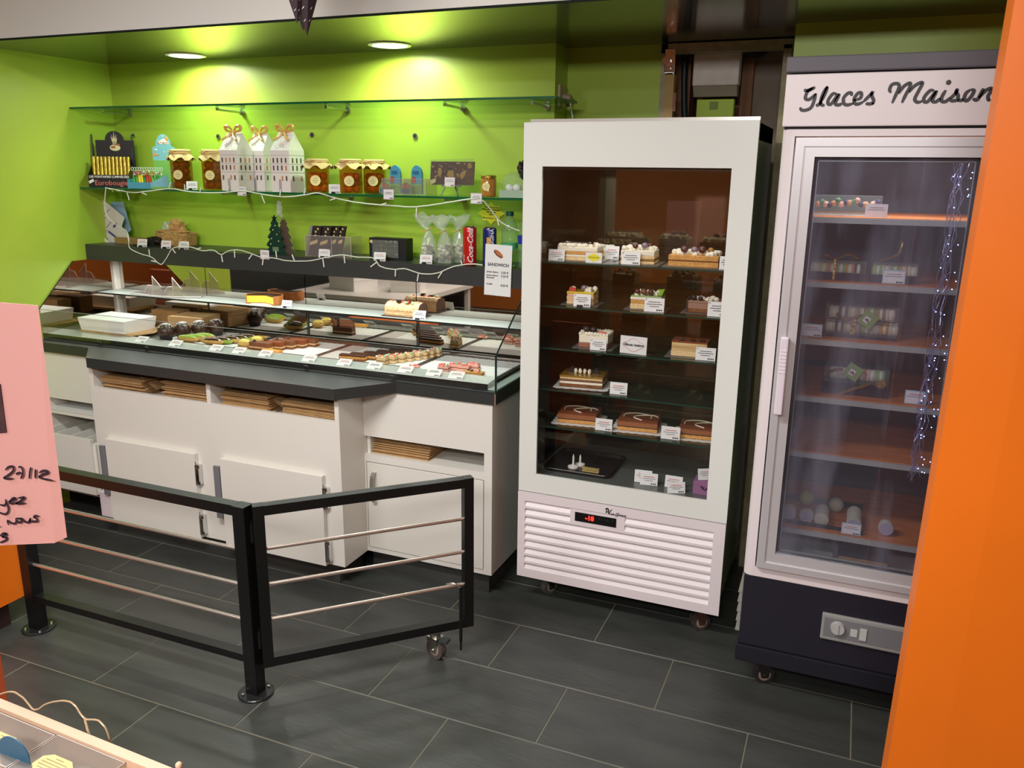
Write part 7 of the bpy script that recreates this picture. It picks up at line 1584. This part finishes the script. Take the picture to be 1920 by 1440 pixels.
# pink notice
t = thing('pink_notice', 'pink paper notice with black handwriting at the left edge', 'notice', (-0.93, 0.66, 1.21))
vs = [(-1.06, 0.66, 1.195), (-0.885, 0.662, 1.2335), (-0.869, 0.668, 1.242), (-0.8555, 0.66, 1.535), (-1.06, 0.66, 1.532), (-0.874, 0.661, 1.40)]
n1 = MB().add([vs[0], vs[1], vs[5], vs[3], vs[4]]+[(a, b+0.0006, c) for a, b, c in (vs[0], vs[1], vs[5], vs[3], vs[4])], [(0, 1, 2, 3, 4), (9, 8, 7, 6, 5), (0, 5, 6, 1), (3, 8, 9, 4)]).add([vs[1], vs[2], vs[3], vs[5]], [(0, 1, 2, 3)])
n1.build('paper', PINKP, t)
hw = MB()
for st in [[(-0.9502,1.3215),(-0.9432,1.3266),(-0.9347,1.3283),(-0.9371,1.3218),(-0.9467,1.3150),(-0.9548,1.3102),(-0.9476,1.3104),(-0.9390,1.3122)],
[(-0.9257,1.3292),(-0.9204,1.3296),(-0.9186,1.3238),(-0.9214,1.3181),(-0.9245,1.3141)],
[(-0.9319,1.3186),(-0.9279,1.3210),(-0.9218,1.3222)],
[(-0.9032,1.3322),(-0.9061,1.3257),(-0.9090,1.3165)],
[(-0.8954,1.3308),(-0.8970,1.3254),(-0.8982,1.3187)],
[(-0.8899,1.3269),(-0.8847,1.3303),(-0.8765,1.3319),(-0.8753,1.3296),(-0.8844,1.3256),(-0.8914,1.3215),(-0.8842,1.3204),(-0.8763,1.3204),(-0.8690,1.3207)],
[(-0.9577,1.2811),(-0.9582,1.2756),(-0.9625,1.2721),(-0.9699,1.2718)],
[(-0.9570,1.2785),(-0.9552,1.2698),(-0.9569,1.2640),(-0.9625,1.2603),(-0.9699,1.2599),(-0.9720,1.2614)],
[(-0.9514,1.2794),(-0.9431,1.2853),(-0.9390,1.2851),(-0.9451,1.2814),(-0.9516,1.2785),(-0.9484,1.2768),(-0.9407,1.2795)],
[(-0.9345,1.2868),(-0.9222,1.2897),(-0.9318,1.2828),(-0.9397,1.2787),(-0.9311,1.2800),(-0.9230,1.2823)],
[(-0.9594,1.2458),(-0.9600,1.2516),(-0.9526,1.2493),(-0.9450,1.2516),(-0.9438,1.2577)],
[(-0.9438,1.2577),(-0.9364,1.2586),(-0.9327,1.2592),(-0.9347,1.2553),(-0.9400,1.2525),(-0.9417,1.2558)],
[(-0.9304,1.2592),(-0.9286,1.2559),(-0.9214,1.2567),(-0.9167,1.2630)],
[(-0.9167,1.2630),(-0.9188,1.2581),(-0.9127,1.2592),(-0.9054,1.2610),(-0.9070,1.2647),(-0.9105,1.2650),(-0.9076,1.2677),(-0.9017,1.2683)],
[(-0.9790,1.2269),(-0.9719,1.2319),(-0.9657,1.2322),(-0.9754,1.2266),(-0.9673,1.2272),(-0.9687,1.2232),(-0.9756,1.2196),(-0.9810,1.2172)],
[(-0.9761,1.2413),(-0.9758,1.2395)]]:
    ribbon(hw, st, 0.0027, 0.6586, 0.0004, 6)
hw.build('handwriting', mat('plum_black_marker', (44, 26, 38), 0.6), t)
ph = MB().add([(a, .6592, c) for a, c in [[(-0.9762,1.4473),(-0.9375,1.4336),(-0.9391,1.3718),(-0.9950,1.3612)]][0]], [(0, 1, 2, 3)])
ph.build('photo_print', mat('dark_photo_print', (70, 48, 50), 0.4, var=0.3, vscale=20), t)
# wooden tray with clear label boxes
ZF = 1.05
A_ = Vector((-0.925, 0.588, ZF)); B_ = Vector((-0.615, 0.576, ZF)); d_ = (B_-A_).normalized(); n_ = Vector((d_.y, -d_.x, 0))
t = thing('wooden_display_tray', 'pale wooden tray rim at the bottom left corner holding clear boxes', 'tray', (-0.8, 0.5, ZF-0.05))
m = MB(); m.prism([tuple((A_-n_*0.0)[:2]), tuple((B_)[:2]), tuple((B_+n_*0.012)[:2]), tuple((A_+n_*0.012)[:2])], ZF-0.05, ZF)
m.build('rim', mat('pale_pine', (206, 172, 146), 0.6, var=0.05, vscale=8, stretch=(1, 8, 1)), t)
MB().prism([tuple((A_+n_*0.012)[:2]), tuple((B_+n_*0.012)[:2]), tuple((B_+n_*0.30)[:2]), tuple((A_+n_*0.30)[:2])], ZF-0.05, ZF-0.045).build('base', MATS['pale_pine'], t)
MB().blob((B_.x-0.012, B_.y+0.004, ZF+0.003), 0.004, 0.004, 0.004, 10, 6).build('peg', MATS['pale_pine'], t, smooth=True)
SAGE = mat('sage_content', (150, 156, 128), 0.7)
def label_box(s0, s1, w0, w1, lab, oct_):
    P = lambda s, w: A_+d_*s+n_*w
    c = P((s0+s1)/2, (w0+w1)/2)
    t = thing('label_box', lab, 'box', (c.x, c.y, ZF-0.044))
    q = [P(s0, w0), P(s1, w0), P(s1, w1), P(s0, w1)]
    b = MB(); 
    for i in range(4):
        a, e_ = q[i], q[(i+1) % 4]; b.add([(a.x, a.y, ZF-0.044), (e_.x, e_.y, ZF-0.044), (e_.x, e_.y, ZF-0.004), (a.x, a.y, ZF-0.004)], [(0, 1, 2, 3)])
    b.build('walls', CLEAR, t)
    MB().prism([(v.x, v.y) for v in q], ZF-0.004, ZF-0.003).build('lid', glassmat('box_lid', (240, 236, 232), 0.22, body=(176, 166, 160), rough=0.05), t)
    e = MB()
    for i in range(4):
        a, e_ = q[i], q[(i+1) % 4]; e.cyl((a.x, a.y, ZF-0.003), (e_.x, e_.y, ZF-0.003), 0.0007, n=6)
    e.build('bright_edge', mat('lid_edge', (176, 166, 160), 0.2), t)
    MB().blob((c.x+0.012, c.y+0.008, ZF-0.024), 0.026, 0.016, 0.012, 12, 7).build('content', SAGE, t, smooth=True)
    cs, cw_ = oct_; pts = []
    for (u, v) in ((-1, -.5), (-.6, -1), (.6, -1), (1, -.5), (1, .5), (.6, 1), (-.6, 1), (-1, .5)):
        p_ = P(cs+u*0.024, cw_+v*0.0135); pts.append((p_.x, p_.y))
    MB().prism(pts, ZF-0.003, ZF-0.0025).build('cream_label', mat('aged_cream_label', (186, 172, 116), 0.6), t)
    l = MB()
    for k_, (u0, v0) in enumerate(((0.006, -.7), (0.016, -.4), (0.019, -.1), (0.019, .2), (0.016, .5), (0.007, .78))):
        a = P(cs-u0, cw_+v0*0.0135); e_ = P(cs+u0, cw_+v0*0.0135); l.prism([(a.x, a.y), (e_.x, e_.y), (e_.x+n_.x*0.0008, e_.y+n_.y*0.0008), (a.x+n_.x*0.0008, a.y+n_.y*0.0008)], ZF-0.0024, ZF-0.0021)
    l.build('label_print', mat('brown_print', (140, 120, 80), 0.6), t)
label_box(-0.03, 0.124, 0.016, 0.075, 'clear box with cream octagonal label behind the blue rounded tag', (0.075, 0.052))
label_box(0.127, 0.235, 0.014, 0.075, 'clear box with cream octagonal label nearest the tray right corner', (0.168, 0.052))
for k_ in range(2):
    a = A_+d_*(0.155 if k_ == 0 else 0.09)+n_*0.018
c = Vector((-0.8086,0.5218,1.0450)); c.z = 0
t = thing('blue_tag', 'deep blue rounded card standing in the bottom left corner', 'card', (c.x, c.y, ZF-0.04))
pts = [(c.x+0.024*math.cos(a), ZF+0.004+0.020*math.sin(a)) for a in [i*PI/14 for i in range(15)]]+[(c.x-0.024, ZF-0.04), (c.x+0.024, ZF-0.04)]
MB().prism(pts, c.y, c.y+0.0012, 'y').build('card', mat('deep_teal_card', (20, 84, 116), 0.5), t)
# wire loops of a light string
W1 = [(-0.9601,0.6000,1.0302), (-0.9168,0.6000,1.0531), (-0.8938,0.6000,1.0504), (-0.8692,0.5950,1.0440), (-0.8516,0.6000,1.0547), (-0.8227,0.6000,1.0666), (-0.8051,0.6000,1.0665), (-0.7901,0.6000,1.0517), (-0.7681,0.6000,1.0553), (-0.7553,0.6000,1.0445), (-0.7521,0.6000,1.0198)]
garland(W1, 'copper-clear string light loops above the wooden tray rim', 0.0011, [], mat('copper_clear_wire', (206, 176, 140), 0.3, metal=0.3))
garland([(-0.7901,0.6000,1.0517), (-0.7813,0.5950,1.0438), (-0.7712,0.5900,1.0336)], 'short hanging end of the string light over the tray rim', 0.0014, [], MATS['copper_clear_wire'])
# hanging paper star
sx, sz = (-1.5696,2.2000,2.0708)[0], (-1.5696,2.2000,2.0708)[2]
t = thing('paper_star', 'dark plum cut-out paper star lantern hanging from the ceiling', 'ornament', (sx, 2.2, sz))
PL_ = mat('plum_card', (44, 24, 34), 0.6); HOLE = mat('lit_tissue', (196, 186, 170), 0.6); RDT = mat('red_tissue', (190, 70, 70), 0.6)
def cone(c, r, h, n=6, rot=0.0):
    m = MB(); apex = (c[0], c[1], c[2]); ring = [(c[0]+r*math.cos(rot+2*PI*i/n), c[1]+r*math.sin(rot+2*PI*i/n), c[2]+h) for i in range(n)]
    m.add([apex]+ring, [(0, 1+i, 1+(i+1) % n) for i in range(n)]+[tuple(range(1, n+1))]); return m
for (dx, dy, dz, r, h) in ((0, 0, 0, 0.105, 0.30), (-0.028, 0.02, 0.018, 0.09, 0.28), (-0.012, -0.03, 0.03, 0.085, 0.26)):
    cone((sx+dx, 2.2+dy, sz+dz), r, h, 6, 0.3).build('star_ray', PL_, t)
hl = MB(); rnd = random.Random(6)
for (dx, dy, dz, r, h) in ((0, 0, 0, 0.105, 0.30), (-0.028, 0.02, 0.018, 0.09, 0.28), (-0.012, -0.03, 0.03, 0.085, 0.26)):
    for k_ in range(7):
        f = 0.14+k_*0.11
        for i in range(6):
            a = 0.3+PI/6+2*PI*i/6; rr_ = r*f*0.87+0.0008; cxx = sx+dx+rr_*math.cos(a); cyy = 2.2+dy+rr_*math.sin(a); s = 0.0035+0.009*f
            tx_, ty_ = -math.sin(a), math.cos(a)
            hl.add([(cxx-tx_*s, cyy-ty_*s, sz+dz+h*f-s), (cxx, cyy, sz+dz+h*f-s*0.3), (cxx+tx_*s, cyy+ty_*s, sz+dz+h*f+s*1.3), (cxx, cyy, sz+dz+h*f+s*0.4)], [(0, 1, 2, 3)])
hl.build('cut_outs', HOLE, t, kind='stuff')
MB().cyl((sx-0.01, 2.2, sz+0.25), (sx-0.01, 2.2, 2.748), 0.002, n=6).build('cord', BLACKM, t)
# ================================================================= ROOM BEHIND THE CAMERA (seen only in reflections)
t = thing('bread_shelving', 'dark bread shelving along the far left shop wall', 'shelving', (-4.5, -1.5, 0))
MB().box(-4.69, -4.66, -2.6, -0.6, 0, 2.0).box(-4.66, -4.36, -2.6, -2.57, 0, 2.0).box(-4.66, -4.36, -0.63, -0.6, 0, 2.0).build('frame', CHOCD, t)
for z_ in (0.6, 1.0, 1.4, 1.8): MB().box(-4.66, -4.36, -2.57, -0.63, z_, z_+0.03).build('shelf', CHOCD, t)
rnd = random.Random(5)
for z_ in (0.631, 1.031, 1.431):
    for k_ in range(5):
        yy = -2.35+k_*0.38; t = thing('bread_loaf', 'golden bread loaf on the far dark shelving', 'bread', (-4.5, yy, z_), 'bread loaves on the far shelving')
        MB().blob((-4.5, yy, z_+0.051), 0.08, 0.15, 0.05, 12, 7, 0.0, rnd=rnd).build('crust', CRUST, t, smooth=True)
t = thing('white_work_table', 'white table with pale boxes in the shop behind the camera', 'table', (-3.9, 0.1, 0))
MB().box(-4.5, -3.3, -0.5, 0.7, 0.62, 0.66).build('table_top', WHITE, t)
for x_, y_ in ((-4.48, -0.48), (-3.36, -0.48), (-4.48, 0.64), (-3.36, 0.64)): MB().box(x_, x_+0.04, y_, y_+0.04, 0, 0.62).build('leg', WHITE, t)
cake_box((-4.1, 0.3, 0.661), 0.3, 0.3, 0.12, 0.2, 'white cake box on the table behind the camera', WB)
cake_box((-3.6, 0.2, 0.661), 0.26, 0.26, 0.10, -0.3, 'pale cake box at the near end of the table behind the camera', WB)
